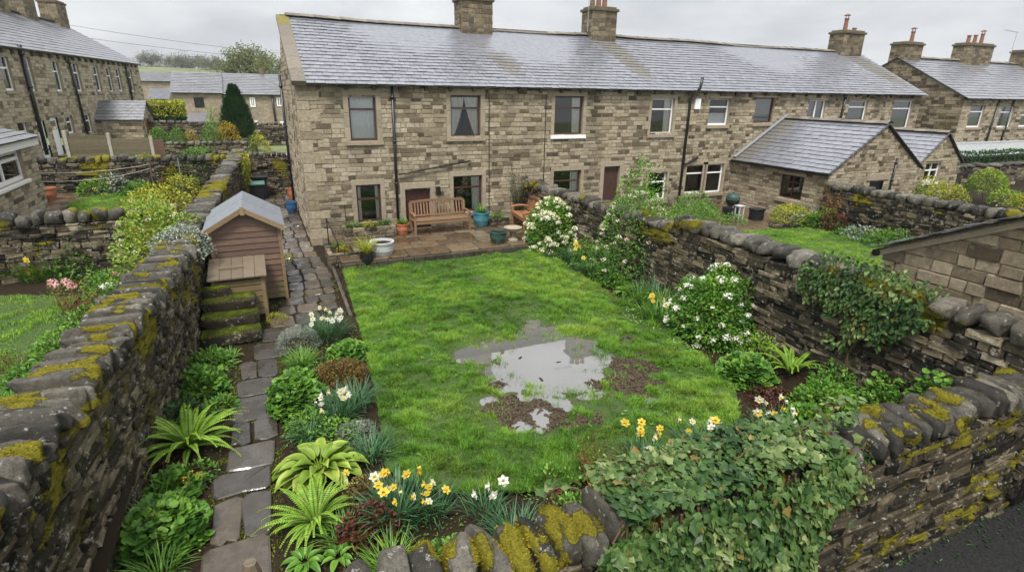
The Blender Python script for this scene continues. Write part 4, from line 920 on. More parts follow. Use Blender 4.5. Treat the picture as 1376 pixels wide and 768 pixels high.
for o, (a, b, k) in zip(ops4, LW):
    if k == 0: window(T3, f4, *o, 'white', (.35,), (), 'none', .1, 'dressed', simple=True, fw=.07, sur_mat='dressed')
    else:
        m = MB(); box(m, (o[0], -.12, o[2]), (o[1], -.07, o[3]), fr=f4); D = m.build('door', M['white'], T3)
        m = MB(); box(m, (o[0]+.15, -.07, o[2]+1.2), (o[1]-.15, -.06, o[3]-.15), fr=f4); m.build('pane', M['glass'], D)
rz = ez+2.3; q = LO+ld*s_st; up = unit(-ln_*4+V(0, 0, rz-ez)); H3 = math.hypot(4, rz-ez)+.25; r = MB()
slates(r, V(q[0], q[1], ez+.05)-up*.25, ld, up, s_end-s_st+.1, H3, .5, .34); u2 = unit(ln_*4+V(0, 0, rz-ez)); e_ = LO+ld*s_end-ln_*8; L3 = s_end-s_st
q0 = V(e_[0], e_[1], ez); r.add(A([q0, q0-ld*L3, q0-ld*L3+u2*H3, q0+u2*H3]), A([[0, 1, 2, 3]]), (.5, 0, 0)); R3 = r.build('roof', M['slate'], T3)
qr = q-ln_*4; pe = LO+ld*s_end-ln_*4; ridge(R3, (qr[0], qr[1], rz+.1), (pe[0], pe[1], rz+.1))
m = MB(); facade(m, frame(LO+ld*s_end, -ln_, ld), 8, z0, ez, gable=(4, rz-.03), rowh=(.2, .25), ln=(.3, .6)); poly_wall(m, [q-ln_*8+V(0, 0, z0), LO+ld*s_end-ln_*8+V(0, 0, z0), LO+ld*s_end-ln_*8+V(0, 0, ez), q-ln_*8+V(0, 0, ez)]); m.build('gable_wall', [M['ashlar'], M['mortar']], T3)
gutter(T3, f4, 0, L3, ez-.03, .15, .08)
for s in np.arange(.3, L3, .9): m = MB(); box(m, (s-.06, 0, ez-.3), (s+.06, .14, ez-.12), (.2, 0, 0), fr=f4); m.build('gutter_corbel', M['stack'], T3)
for (a, b) in (((22, 60), (60, 208)), ((88, 76), (115, 180)), ((166, 86), (177, 140))):
    p, q_ = lp(*a), lp(*b); sm = sl_(p)-s_st; pipe(T3, f4, [(sm, .1, min(ez+(.5 if a[0] == 22 else 0), p[2])), (sl_(q_)-s_st, .1, max(z0, q_[2]))], .085 if a[0] == 22 else .06)
for u, w, hh, pt in ((33, 1.5, 1.25, [(-.3, 0, .5, 'clay'), (.25, 0, .5, 'clay')]), (76, 1.5, 1.2, [(-.3, 0, .5, 'clay'), (.3, 0, .2, 'clay')]), (-4, 1.4, 1., [(.2, 0, .9, 'clay')])):
    p = atP(u, 35, LO-ln_*4, ln_); chimney(T3, (p[0], p[1], 0), w, 1.0, rz-.5, rz+hh, pt, math.pi/2-math.radians(6.5))
# porch with its ridge at right angles to the terrace
p = lp(127, 160); s = sl_(p); B0 = LO+ld*s; Lp, Wp = 2.3, 2.4; fp = frame(B0, ln_, -ld); pz = p[2]; pr_ = pz+.95
m = MB(); facade(m, fp, Lp, z0, pz, rowh=(.13, .18), ln=(.2, .45), seed=22, tb=-.05); facade(m, frame(B0+ln_*Lp, ld, ln_), Wp, z0, pz, [(.75, 1.65, z0, z0+1.75)], gable=(Wp/2, pr_), rowh=(.13, .18), ln=(.2, .45), seed=23); m.build('porch_wall', [M['ashlar'], M['mortar']], T3)
up = unit(ld*Wp/2+V(0, 0, pr_-pz)); r = MB(); Hq = math.hypot(Wp/2, pr_-pz)+.15; b = B0-up*.15+V(0, 0, pz+.04); slates(r, b, ln_, up, Lp+.15, Hq, .3, .25, tb=-.4); b2 = B0+ld*Wp; u2 = unit(-ld*Wp/2+V(0, 0, pr_-pz)); b2 = V(b2[0], b2[1], pz+.04)-u2*.15; r.add(A([b2, b2+ln_*(Lp+.15), b2+ln_*(Lp+.15)+u2*Hq, b2+u2*Hq]), A([[1, 0, 3, 2]]), (.3, 0, 0)); r.build('porch_roof', M['slate_far'], T3)
m = MB(); box(m, (.75, -.1, z0), (1.65, -.05, z0+1.75), fr=frame(B0+ln_*Lp, ld, ln_)); m.build('porch_door', M['redbrown'], T3)
# ---- lean-to at the far left edge
BX = -6.3; f5 = frame((BX, 16.4, 0), (0, 1, 0), (1, 0, 0)); zt5 = 3.15
E3 = thing('house_extension', 'single storey extension at the left edge with a big white framed window', 'extension', (-8, 19, .9))
wy0, wy1 = 18.1-16.4, atP(36, 236, V(BX, 0, 0), V(1, 0, 0))[1]-16.4; zb5 = atP(36, 240, V(BX, 0, 0), V(1, 0, 0))[2]; zh5 = 2.92
dr = (.25, 1.1, .95, 2.9)
m = MB(); facade(m, f5, 22-16.4, .9, zt5, [(wy0, wy1, zb5, zh5), dr], rowh=(.1, .15), ln=(.2, .45), seed=25, tb=.12); facade(m, frame((BX, 22, 0), (-1, 0, 0), (0, 1, 0)), 4, .9, zt5, rowh=(.15, .2), ln=(.3, .5)); facade(m, frame((BX-4, 16.4, 0), (1, 0, 0), (0, -1, 0)), 4, .9, zt5, rowh=(.13, .2), ln=(.3, .5)); m.build('wall', [M['ashlar'], M['mortar']], E3)
window(E3, f5, wy0, wy1, zb5, zh5, 'white', (.27,), (.5,), 'none', 0, 'white', sh=.1, fw=.09)
m = MB(); box(m, (dr[0], -.1, dr[2]), (dr[1], -.04, dr[3]), fr=f5); m.build('door', M['white'], E3)
m = MB(); box(m, (-.1, -.05, zt5-.2), (5.75, .12, zt5+.02), fr=f5); m.build('fascia', M['white'], E3)
up = unit(V(-4, 0, 1.1)); r = MB(); slates(r, V(BX+.2, 16.2, zt5+.03), (0, 1, 0), up, 6, 4.2, .5, .3); r.build('roof', M['slate_far'], E3)
# ---- outbuilding on the right
E4 = thing('outbuilding', 'stone outbuilding at the right edge, slate verge rising towards the lane', 'outbuilding', (12, 2.2, -.3))
f6 = frame((9.6, 5.72, 0), (0, -1, 0), (-1, 0, 0)); m = MB(); facade(m, f6, 7.2, -.4, 2.3, rowh=(.14, .22), ln=(.22, .5), gable=(3.6, 4.06), relief=.03, seed=30, tb=-.3, var=.45, gf=lambda p: .1+.4*sstep(.45, .7, fbm(p*1.1, 31)))
poly_wall(m, [(9.6, 5.72, -.4), (14, 5.72, -.4), (14, 5.72, 2.3), (9.6, 5.72, 2.3)]); poly_wall(m, [(14, 5.72, -.4), (14, -1.5, -.4), (14, -1.5, 2.3), (14, 5.72, 2.3)]); m.build('gable_wall', [M['ashlar'], M['mortar']], E4)
up = unit(V(0, -3.6, 1.76)); r = MB(); slates(r, V(14.1, 5.72, 2.33)-up*.22, (-1, 0, 0), up, 4.66, 4.25, .4, .3, th=.02, tb=.2); u2 = unit(V(0, 3.6, 1.76)); slates(r, V(9.44, -1.48, 2.33)-u2*.22, (1, 0, 0), u2, 4.66, 4.25, .6, .3, th=.02); r.build('roof', M['slate'], E4)
m = MB(); q = V(9.55, 5.72, 2.26)-up*.2; c = [q, q+V(.12, 0, 0), q+V(.12, 0, 0)+up*4.2, q+up*4.2]; m.add(A([x-V(0, 0, .1) for x in c]+c), Q6, (.4, .3, 0)); m.build('verge_mortar', M['dressed'], E4)
m = MB(); box(m, (9.5, 5.75, 2.13), (14, 5.87, 2.23), bev=.03); m.build('gutter', M['black'], E4)
# ---- houses behind
M['brick_far'] = brick_stone('far_coursed_stone', (.25, .20, .14), (.34, .28, .20), (.20, .165, .12), 1, .5, .18)
def far_house(name, label, u0, u1, Y, vr, ve, zb_, wins=(), slabtop=0., mat='slate_far', dep=4.):
    a, b = atY(u0, ve, Y), atY(u1, ve, Y); ez = (a[2]+b[2])/2; rz = atY((u0+u1)/2, vr, Y+dep)[2]; x0, x1 = a[0], b[0]
    Hh = thing(name, label, 'house', ((x0+x1)/2, Y+dep, zb_)); m = MB(); box(m, (x0, Y, zb_), (x1, Y+2*dep, ez))
    m.add(A([[x0, Y, ez], [x0, Y+2*dep, ez], [x0, Y+dep, rz-.05], [x1, Y, ez], [x1, Y+2*dep, ez], [x1, Y+dep, rz-.05]]), A([[0, 2, 1], [3, 4, 5]])); m.build('wall', M['brick_far'], Hh)
    up = unit(V(0, dep, rz-ez)); H = math.hypot(dep, rz-ez)+.3; r = MB(); slates(r, V(x0-.15, Y, ez+.05)-up*.3, (1, 0, 0), up, x1-x0+.3, H, .5, .36, th=.025); u2 = unit(V(0, -dep, rz-ez)); q = V(x0-.15, Y+2*dep, ez+.05)-u2*.3; r.add(A([q, q+V(x1-x0+.3, 0, 0), q+V(x1-x0+.3, 0, 0)+u2*H, q+u2*H]), A([[1, 0, 3, 2]])); r.build('roof', M[mat], Hh)
    fr = frame((x0, Y, 0), (1, 0, 0), (0, -1, 0)); gutter(Hh, fr, 0, x1-x0, ez-.03, .2, .09)
    for (ua, va, ub, vb, mt) in wins:
        p, q = atY(ua, va, Y), atY(ub, vb, Y); m = MB(); s0, s1, z0, z1 = p[0]-x0, q[0]-x0, q[2], p[2]; k = .13
        for (A_, B_, C_, D_) in ((s0, s0+k, z0, z1), (s1-k, s1, z0, z1), (s0+k, s1-k, z0, z0+k), (s0+k, s1-k, z1-k, z1), ((s0+s1)/2-.05, (s0+s1)/2+.05, z0+k, z1-k)): box(m, (A_, -.02, C_), (B_, .06, D_), fr=fr)
        w = m.build('window', M[mt], Hh); m = MB(); m.add(fr(A([[s0+k*.5, .02, z0+k*.5], [s1-k*.5, .02, z0+k*.5], [s1-k*.5, .02, z1-k*.5], [s0+k*.5, .02, z1-k*.5]])), A([[0, 1, 2, 3]])); m.build('pane', M['dark_pane'], w)
    return Hh, x0, fr
M['dark_pane'] = plain('dark_window_pane', (.03, .033, .036), .06, .1)
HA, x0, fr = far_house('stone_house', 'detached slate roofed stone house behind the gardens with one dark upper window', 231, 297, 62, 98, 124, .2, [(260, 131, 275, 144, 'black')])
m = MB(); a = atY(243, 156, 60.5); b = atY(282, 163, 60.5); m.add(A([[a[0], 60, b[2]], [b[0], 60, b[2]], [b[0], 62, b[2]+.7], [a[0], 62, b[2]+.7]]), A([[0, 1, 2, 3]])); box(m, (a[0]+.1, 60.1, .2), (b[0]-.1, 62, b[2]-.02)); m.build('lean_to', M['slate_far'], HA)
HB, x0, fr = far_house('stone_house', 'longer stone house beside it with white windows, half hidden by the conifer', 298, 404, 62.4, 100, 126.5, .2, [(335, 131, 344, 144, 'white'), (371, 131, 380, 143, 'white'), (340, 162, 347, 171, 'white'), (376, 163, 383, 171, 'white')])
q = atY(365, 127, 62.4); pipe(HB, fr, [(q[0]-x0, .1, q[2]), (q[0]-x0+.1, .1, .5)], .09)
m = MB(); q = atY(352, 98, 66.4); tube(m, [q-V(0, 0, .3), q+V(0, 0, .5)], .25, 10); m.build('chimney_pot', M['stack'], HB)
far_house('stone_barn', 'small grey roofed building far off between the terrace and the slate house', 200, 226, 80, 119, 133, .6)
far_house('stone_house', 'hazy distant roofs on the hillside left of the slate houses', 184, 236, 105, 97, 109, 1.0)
# ---- greenhouse
G_ = thing('greenhouse', 'long low greenhouse with pale glass roof behind the clipped hedge', 'greenhouse', (39, 17.2, .4)); m = MB(); x0, x1 = 33.2, 47.
a, b = V(x0, 16.9, 1.95), V(x0, 18., 2.6)
def bar(p, q, r=.04): tube(m, [p, q], r, 5)
for k in range(12): x = x0+(x1-x0)*k/11; bar(V(x, 16.9, 1.9), V(x, 17.9, 2.45)); bar(V(x, 16.9, .4), V(x, 16.9, 1.9)); 
bar(V(x0, 16.9, 1.9), V(x1, 16.9, 1.9), .05); bar(V(x0, 17.9, 2.45), V(x1, 17.9, 2.45), .08); bar(V(x0, 17.4, 2.2), V(x0-1.2, 16.6, 2.2), .07)
m.build('frame', M['gold'], G_); m = MB(); m.add(A([[x0, 16.9, 1.92], [x1, 16.9, 1.92], [x1, 17.9, 2.46], [x0, 17.9, 2.46], [x0, 16.9, .4], [x1, 16.9, .4]]), A([[0, 1, 2, 3], [4, 5, 1, 0]])); m.build('glass_roof', plain('dusty_glass', (.32, .34, .34), .15, .25), G_)
# ---------------------------------------------------------------- gardens next door
def soilz(z, s, a=.08): return lambda p: z+fbm(p*3, s, 3)*a-a/2
GL, GL2, GR = .45, .92, .2
m = MB(); sheet(m, -14, -1.75, 2.9, 15.7, .25, soilz(GL, 61)); struct(m.build('neighbour_soil', M['soil'], smooth=True))
m = MB(); sheet(m, -14, -1.1, 15.7, 25.5, .3, soilz(GL2, 62, .05)); struct(m.build('neighbour_soil', M['soil'], smooth=True))
m = MB(); sheet(m, -26, -1.0, 25.5, 34, .4, soilz(1.15, 63, .1)); struct(m.build('neighbour_ground', M['ground'], smooth=True))
m = MB(); sheet(m, -30, 8, 34, 48, .8, lambda p: np.interp(p[:, 1], [34, 41, 48], [1.2, 1.1, .3])+.3*sstep(-2, -12, p[:, 0])); struct(m.build('neighbour_ground', M['ground'], smooth=True))
m = MB(); sheet(m, 8.95, 18.6, -2, 18.2, .3, soilz(GR-.05, 64, .06)); struct(m.build('neighbour_soil', M['soil'], smooth=True))
m = MB(); sheet(m, 18.7, 60, -6, 18.2, .6, soilz(.55, 65, .2)); struct(m.build('neighbour_ground', M['soil'], smooth=True))
LL = [(-11, 3), (-3.7, 3), (-3.45, 6), (-3.6, 8), (-3.5, 9.5), (-3.75, 11), (-3.7, 12.5), (-3.85, 13.7), (-5.2, 14.3), (-11, 14.6)]
LL2 = [(-5.75, 20.6), (-3.3, 20.2), (-3.3, 24.1), (-5.6, 24.3), (-5.9, 23)]
LR = [(9.3, 5.9), (16.6, 5.9), (17.4, 9.5), (18.0, 11.8), (17.6, 13.2), (15.5, 13.7), (13.5, 13.3), (9.3, 12.6)]
def nlawn(poly, z, N, lab, tb=0., dens=None):
    P = A(poly); lo, hi = P.min(0), P.max(0); zf = lambda p: z+.05+(fbm(p*1.5, 66)-.5)*.05
    m = MB(); sheet(m, lo[0], hi[0], lo[1], hi[1], .12, zf, lambda p: np.repeat(A([[.5, 0, 0]]), len(p), 0), lambda p: inpoly(p, poly)); struct(m.build('neighbour_lawn', M['turf'], smooth=True))
    o = grass_on('grass', poly, N, lambda p: zf(p)-.004, .04, dens or (lambda p: np.ones(len(p))), .012, tb=tb); o['label'] = lab; o['category'] = 'grass'
nlawn(LL, GL, 170000, 'mown grass of the left neighbour, nearest strip', .12, lambda p: sstep(-9, -7, p[:, 0])); nlawn(LL2, GL2, 26000, 'small mown grass patch between the left cross walls', .05); nlawn(LR, GR+.05, 190000, 'mown yellow green grass of the right neighbour', .2)
# ---------------------------------------------------------------- path and patio
def poly_slab(m, c, pts, z0, z1, tint, g=0.):
    pts = A(pts); n = len(pts); ctr = pts.mean(0); inn = ctr+(pts-ctr)*.93
    v = np.concatenate([np.column_stack([pts, np.full(n, z0)]), np.column_stack([pts, np.full(n, z1-.012)]), np.column_stack([inn, z1+rng.normal(0, .004, n)]), [[*ctr, z1]]])
    f4 = [[i, (i+1) % n, n+(i+1) % n, n+i] for i in range(n)]+[[n+i, n+(i+1) % n, 2*n+(i+1) % n, 2*n+i] for i in range(n)]
    gv = np.concatenate([np.full(2*n, g+.25), np.full(n, g+.1), [g]]); t = np.stack([np.full(3*n+1, tint), gv, 0*gv], 1)
    m.add(v, [A(f4), A([[2*n+i, 2*n+(i+1) % n, 3*n] for i in range(n)])], t)
def flag_poly(x0, x1, y0, y1, j=.05, gap=.02):
    x0 += gap; x1 -= gap; y0 += gap; y1 -= gap; J = lambda: rng.normal(0, j*.5)
    ch = lambda: U(.03, .09)
    P = []
    for (x, y, sx, sy) in ((x0, y0, 1, 1), (x1, y0, -1, 1), (x1, y1, -1, -1), (x0, y1, 1, -1)):
        a, b = ch(), ch(); q = [(x+sx*a, y+J()*.5), (x+J()*.5, y+sy*b)]
        P += q if (sx*sy < 0) else q[::-1]
    xm, ym = (x0+x1)/2, (y0+y1)/2; P.insert(2, (xm, y0+J())); 
    return P
def pathx(y): return np.interp(y, [3, 5.3, 7.5, 9.8, 11.5, 13.4, 15], [-1.2, -1.08, -.92, -.78, -.35, .28, .3]), np.interp(y, [3, 5, 7.5, 10.2, 11.4, 12.5, 15, 15.5, 18.2], [-.42, -.36, -.22, -.1, .42, 1.26, 1.44, 1.38, 1.2])
m = MB(); y = 3.1
while y < 11.1:
    h = U(.5, .82); a, b = pathx(y+h/2); a += U(-.04, .06); b += U(-.08, .04)
    if U(0, 1) < .25 and b-a > .6: c = a+(b-a)*U(.42, .6); parts = [(a, c), (c, b)]
    else: parts = [(a, b)]
    for p_, q_ in parts: poly_slab(m, 0, flag_poly(p_, q_, y, y+h, .06, .011), -.08, .02+U(-.012, .012), np.clip(U(0, .75), 0, 1), .02)
    y += h
y = 11.15
while y < 27.8:
    h = U(.42, .7); a, b = (pathx(y+h/2) if y < 17.6 else (.32, 1.2)); a = a if y < 15.6 else -.7; n = max(2, int(round((b-a)/.42))); xs = a+(b-a)*np.linspace(0, 1, n+1)+np.append(np.append(0, rng.normal(0, .04, n-1)), 0)
    for k in range(n): poly_slab(m, 0, flag_poly(xs[k], xs[k+1], y, y+h, .04, .014), -.08, .015+U(-.012, .012), U(.05, 1), -.05)
    y += h
struct(m.build('path', M['flag']))
m = MB(); n = MB()
e = 14.9
for k, y in enumerate(np.arange(3.4, 0)): pass
pk = MB()
y = 11.6
while y < 15.4: l = U(.3, .6); box(pk, (1.36+.028*(y-10.6), y, -.06), (1.44+.028*(y-10.6), y+l-.02, .06), (U(.2, .8), .2, 0), bev=.015); y += l
struct(pk.build('path_kerb', M['flag']))
PZ = .26; y = 15.0
rows = [.78, .62, .72, .6, .48]
for h in rows:
    x = 1.72
    while x < 8.55:
        w = U(.55, 1.0); w = min(w, 8.55-x); w = w if 8.55-x-w > .3 else 8.55-x
        poly_slab(m, 0, flag_poly(x, x+w, y, y+h, .01, .008), PZ-.1, PZ+U(-.004, .006), U(.1, .9), .06); x += w
    y += h
struct(m.build('patio', M['patio']))
m = MB(); x = 1.72
while x < 8.55: w = U(.3, .6); box(m, (x+.005, 14.98, -.1), (min(x+w, 8.55)-.005, 15.2, PZ-.06), (U(.1, .6), .15, 0), bev=.02); x += w
struct(m.build('patio_edge', M['flag']))
m = MB(); sheet(m, 8.9, 18.6, 13.9, 18.2, .4, GR+.02); struct(m.build('neighbour_yard', M['patio']))
m = MB(); sheet(m, -.8, 6, 28.7, 34, .5, 1.28); struct(m.build('back_road', M['conc_pale']))
m = MB(); sheet(m, -7.6, -5.6, 15.95, 25.2, .4, GL2+.035); struct(m.build('neighbour_paving', M['patio']))
# ---------------------------------------------------------------- shed, store, steps
SHX0, SHX1, SHY0, SHY1, SZE, SZR = -1.17, .23, 13.4, 15.35, 1.80, 2.2
SH = thing('garden_shed', 'small red brown wooden shed with grey felt roof beside the wall', 'shed', ((SHX0+SHX1)/2, (SHY0+SHY1)/2, 0))
def boards(m, fr, L, z0, z1, h=.135, gable=None, gg=None, mi=0):
    z = z0
    while z < (gable[1] if gable else z1)-.01:
        a, b = 0, L; zt = min(z+h, gable[1] if gable else z1)
        if gable and z > z1-.02: f_ = np.clip((z-z1)/(gable[1]-z1), 0, 1); a, b = f_*gable[0], L-f_*(L-gable[0])
        if gable and zt > z1: f2_ = np.clip((zt-z1)/(gable[1]-z1), 0, 1); a2, b2 = f2_*gable[0], L-f2_*(L-gable[0])
        else: a2, b2 = a, b
        v = A([[a, -.02, z], [b, -.02, z], [b2, -.02, zt], [a2, -.02, zt], [a, .022, z+.002], [b, .022, z+.002], [b2, .004, zt-.002], [a2, .004, zt-.002]])
        zc_ = (z+zt)/2; g = gg(zc_) if gg else 0; m.add(fr(v), FR8, (U(.2, .9), g, 0), mi); z = zt
gg = lambda z: .62*float(sstep(1.0, .1, z))
m = MB(); w = SHX1-SHX0; boards(m, frame((SHX0, SHY0, 0), (1, 0, 0), (0, -1, 0)), w, .05, SZE, gable=(w/2, SZR), gg=gg); boards(m, frame((SHX1, SHY0, 0), (0, 1, 0), (1, 0, 0)), SHY1-SHY0, .05, SZE, gg=gg)
boards(m, frame((SHX0, SHY1, 0), (0, -1, 0), (-1, 0, 0)), SHY1-SHY0, .05, SZE, gg=gg); boards(m, frame((SHX1, SHY1, 0), (-1, 0, 0), (0, 1, 0)), w, .05, SZE, gable=(w/2, SZR), gg=gg); m.build('boarding', M['wood_red'], SH)
for x in (SHX0, SHX1):
    for y in (SHY0, SHY1): m = MB(); box(m, (x-.035, y-.035, 0), (x+.035, y+.035, SZE), (.5, .35, 0)); m.build('corner_post', M['wood_trim'], SH)
m = MB(); oh = .13; xm = (SHX0+SHX1)/2; dz = (SZR-SZE)/(w/2)
for sg in (-1, 1):
    xe = xm+sg*(w/2+oh); c = [V(xm, SHY0-oh, SZR+.02), V(xe, SHY0-oh, SZE-oh*dz+.02), V(xe, SHY1+oh, SZE-oh*dz+.02), V(xm, SHY1+oh, SZR+.02)]
    N_ = 6; ys = np.linspace(SHY0-oh, SHY1+oh, N_+1)
    for k in range(2):
        y0, y1 = ys[k*3], ys[k*3+3]; d = .006*k; q = [V(xm, y0-.04*k, SZR+.045+d), V(xe, y0-.04*k, SZE-oh*dz+.045+d), V(xe, y1, SZE-oh*dz+.045+d), V(xm, y1, SZR+.045+d)]; q = q+[p-V(0, 0, .03) for p in q]
        m.add(A(q), A([[0, 1, 2, 3], [7, 6, 5, 4], [0, 4, 5, 1], [1, 5, 6, 2], [2, 6, 7, 3]]) if sg > 0 else A([[3, 2, 1, 0], [4, 5, 6, 7], [1, 5, 4, 0], [2, 6, 5, 1], [3, 7, 6, 2]]))
m.build('felt_roof', M['felt'], SH)
for y in (SHY0-oh-.012, SHY1+oh+.012):
    m = MB()
    for sg in (-1, 1):
        xe = xm+sg*(w/2+oh); q = [V(xm, y-.015, SZR-.07), V(xe, y-.015, SZE-oh*dz-.075), V(xe, y-.015, SZE-oh*dz+.035), V(xm, y-.015, SZR+.04)]; m.add(A(q+[p+V(0, .03, 0) for p in q]), Q6 if sg < 0 else Q6[:, ::-1], (U(.4, .9), .1, 0))
    m.build('barge_board', M['wood_trim'], SH)
m = MB(); box(m, (xm-.045, SHY0-oh-.045, SZR-.13), (xm+.045, SHY0-oh-.025, SZR+.06), (.9, .1, 0), bev=.008); m.build('finial', M['wood_trim'], SH)
ST = thing('log_store', 'low slatted wooden store with a flat plank lid in front of the shed', 'log store', (-.7, 12.7, 0)); sx0, sx1, sy0, sy1 = -1.2, -.2, 12.25, 13.22
m = MB(); fr = frame((sx0, sy0, 0), (1, 0, 0), (0, -1, 0))
for k in range(6): box(m, (.03, -.02, .12+k*.135), (sx1-sx0-.03, .012, .12+k*.135+.115), (U(.1, .9), .45, 0), fr=fr)
fr2 = frame((sx1, sy0, 0), (0, 1, 0), (1, 0, 0))
for k in range(5): box(m, (.03, -.02, .12+k*.18), (sy1-sy0, .012, .12+k*.18+.165), (U(.1, .9), .5, 0), fr=fr2)
m.build('slats', M['wood_trim'], ST)
for x in (sx0, sx1-.07):
    for y in (sy0-.015, sy1-.07): m = MB(); box(m, (x, y, 0), (x+.075, y+.07, .98), (U(.2, .6), .4, 0), bev=.006); m.build('post', M['wood_trim'], ST)
m = MB()
for k in range(5): x = sx0-.06+k*(sx1-sx0+.12)/5; v = A([[x+.004, sy0-.08, .97], [x+(sx1-sx0+.12)/5-.004, sy0-.08, .97], [x+(sx1-sx0+.12)/5-.004, sy1+.02, 1.13], [x+.004, sy1+.02, 1.13]]); m.add(np.concatenate([v, v+V(0, 0, .03)]), Q6, (U(.2, .8), .2, 0))
box(m, (sx0+.15, sy0+.35, 1.07), (sx0+.62, sy0+.41, 1.12), (.9, 0, 0)); m.build('lid', M['wood_grey'], ST)
# mossy steps
SP = thing('garden_steps', 'short flight of stone steps thick with green moss below the store', 'steps', (-.9, 11.5, 0))
stp = [(-1.42, -.36, 11.02, 11.5, .24), (-1.4, -.37, 11.38, 11.85, .46), (-1.4, -.4, 11.72, 12.2, .68), (-1.38, -.86, 12.0, 12.22, .86)]
for (a, b, c, d, h) in stp:
    bt, bf = boulder_template(10, 7.); p = bt*V((b-a)/2, (d-c)/2, .12)+(np.stack([fbm(bt*2+h*9, 71+q, 2)-.5 for q in range(3)], 1))*.05+V((a+b)/2, (c+d)/2, h-.12); g = .38*sstep(-.1, .7, bt[:, 2])+.1*fbm(p*3, 75)
    m = MB(); m.add(p, bf, np.stack([0*g+.3, g, 0*g], 1)); box(m, (a+.04, c+.08, -.1), (b-.03, d, h-.2), (.1, .1, 0)); o = m.build('step', M['drystone'], SP, smooth=True)
    r = scatter(m, 7000, lambda g_, nn, c_: sstep(.5, .9, nn[:, 2])*sstep(.3, .55, fbm(c_*5, 77, 3))); P_, N_ = r; f = MB(); leaves(f, P_, unit(N_+rng.normal(size=N_.shape)*.5), sph(len(P_)), U(.012, .03, len(P_)), U(.006, .012, len(P_)), .1, .1, np.stack([np.clip(fbm(P_*7, 78)*1.4-.2+rng.normal(0, .1, len(P_)), 0, 1), np.zeros(len(P_)), np.zeros(len(P_))], 1)); q = f.build('moss', M['moss_green'], o); q['kind'] = 'stuff'
# wooden post by the near gate
PO = MB(); tube(PO, [(-.47, 4.0, -.2), (-.465, 4.0, 1.0), (-.46, 4.0, 1.1)], [.085, .08, .05], 8, (.3, .3, 0)); tag(recentre(PO.build('gate_post', M['wood_grey'])), 'short weathered wooden post at the near end of the path', 'post')
# ---------------------------------------------------------------- patio furniture
def bench(name, label, loc, rz, mat, Lb=1.75):
    B = thing(name, label, 'bench', loc); B.rotation_euler[2] = rz; ORG[B.name] = V(0, 0, 0); h = Lb/2; t = lambda: (U(.2, .9), .05, 0)
    for sx in (-1, 1):
        for sy, ht in ((-.27, .63), (.25, .45)):
            m = MB(); x = sx*(h-.04)
            if sy < 0: box(m, (x-.035, sy-.035, 0), (x+.035, sy+.035, .62), t(), bev=.006)
            else: 
                v = A([[x-.035, .215, 0], [x+.035, .215, 0], [x+.035, .285, 0], [x-.035, .285, 0], [x-.035, .33, .93], [x+.035, .33, .93], [x+.035, .39, .93], [x-.035, .39, .93]]); m.add(v, Q6, t())
            m.build('leg', M[mat], B)
        m = MB(); tube(m, [(sx*(h-.04), -.33, .62), (sx*(h-.04), -.1, .655), (sx*(h-.04), .15, .65), (sx*(h-.04), .3, .62)], [.03, .042, .038, .03], 8, t()); m.build('armrest', M[mat], B)
    m = MB()
    for k in range(6): y = -.29+k*.092; box(m, (-h+.01, y, .425+.012*abs(k-2.5)*.4), (h-.01, y+.075, .45+.012*abs(k-2.5)*.4), t(), bev=.006)
    box(m, (-h+.05, -.29, .34), (h-.05, -.265, .42), t()); m.build('seat', M[mat], B)
    m = MB(); n = 18; zt = lambda s: .93+.045*math.cos(s/h*math.pi*.9)
    for k in range(n):
        x = -h+.1+(Lb-.2)*k/(n-1); z1 = .93+.05*math.cos(x/h*math.pi/2); a = lambda z: .245+(z-.4)*.21
        v = A([[x-.022, a(.53)-.006, .53], [x+.022, a(.53)-.006, .53], [x+.022, a(.53)+.01, .53], [x-.022, a(.53)+.01, .53], [x-.022, a(z1)-.006, z1], [x+.022, a(z1)-.006, z1], [x+.022, a(z1)+.01, z1], [x-.022, a(z1)+.01, z1]]); m.add(v, Q6, t())
    box(m, (-h+.06, .255, .49), (h-.06, .285, .55), t(), bev=.005)
    xs = np.linspace(-h+.04, h-.04, 15)
    for a_, b_ in zip(xs[:-1], xs[1:]):
        za, zb2 = .92+.05*math.cos(a_/h*math.pi/2), .92+.05*math.cos(b_/h*math.pi/2)
        v = A([[a_, .335, za], [b_, .335, zb2], [b_, .38, zb2], [a_, .38, za], [a_, .335, za+.075], [b_, .335, zb2+.075], [b_, .38, zb2+.075], [a_, .38, za+.075]]); m.add(v, Q6, (.6, .05, 0))
    m.build('backrest', M[mat], B); return B
bench('garden_bench', 'weathered slatted wooden bench facing the lawn in front of the door', (5.3, 17.5, PZ), 0, 'wood_old', 1.95)
bench('garden_bench', 'orange brown wooden bench side on against the right hand wall', (8.2, 17.0, PZ), math.radians(-97), 'wood_bench2', 1.4)
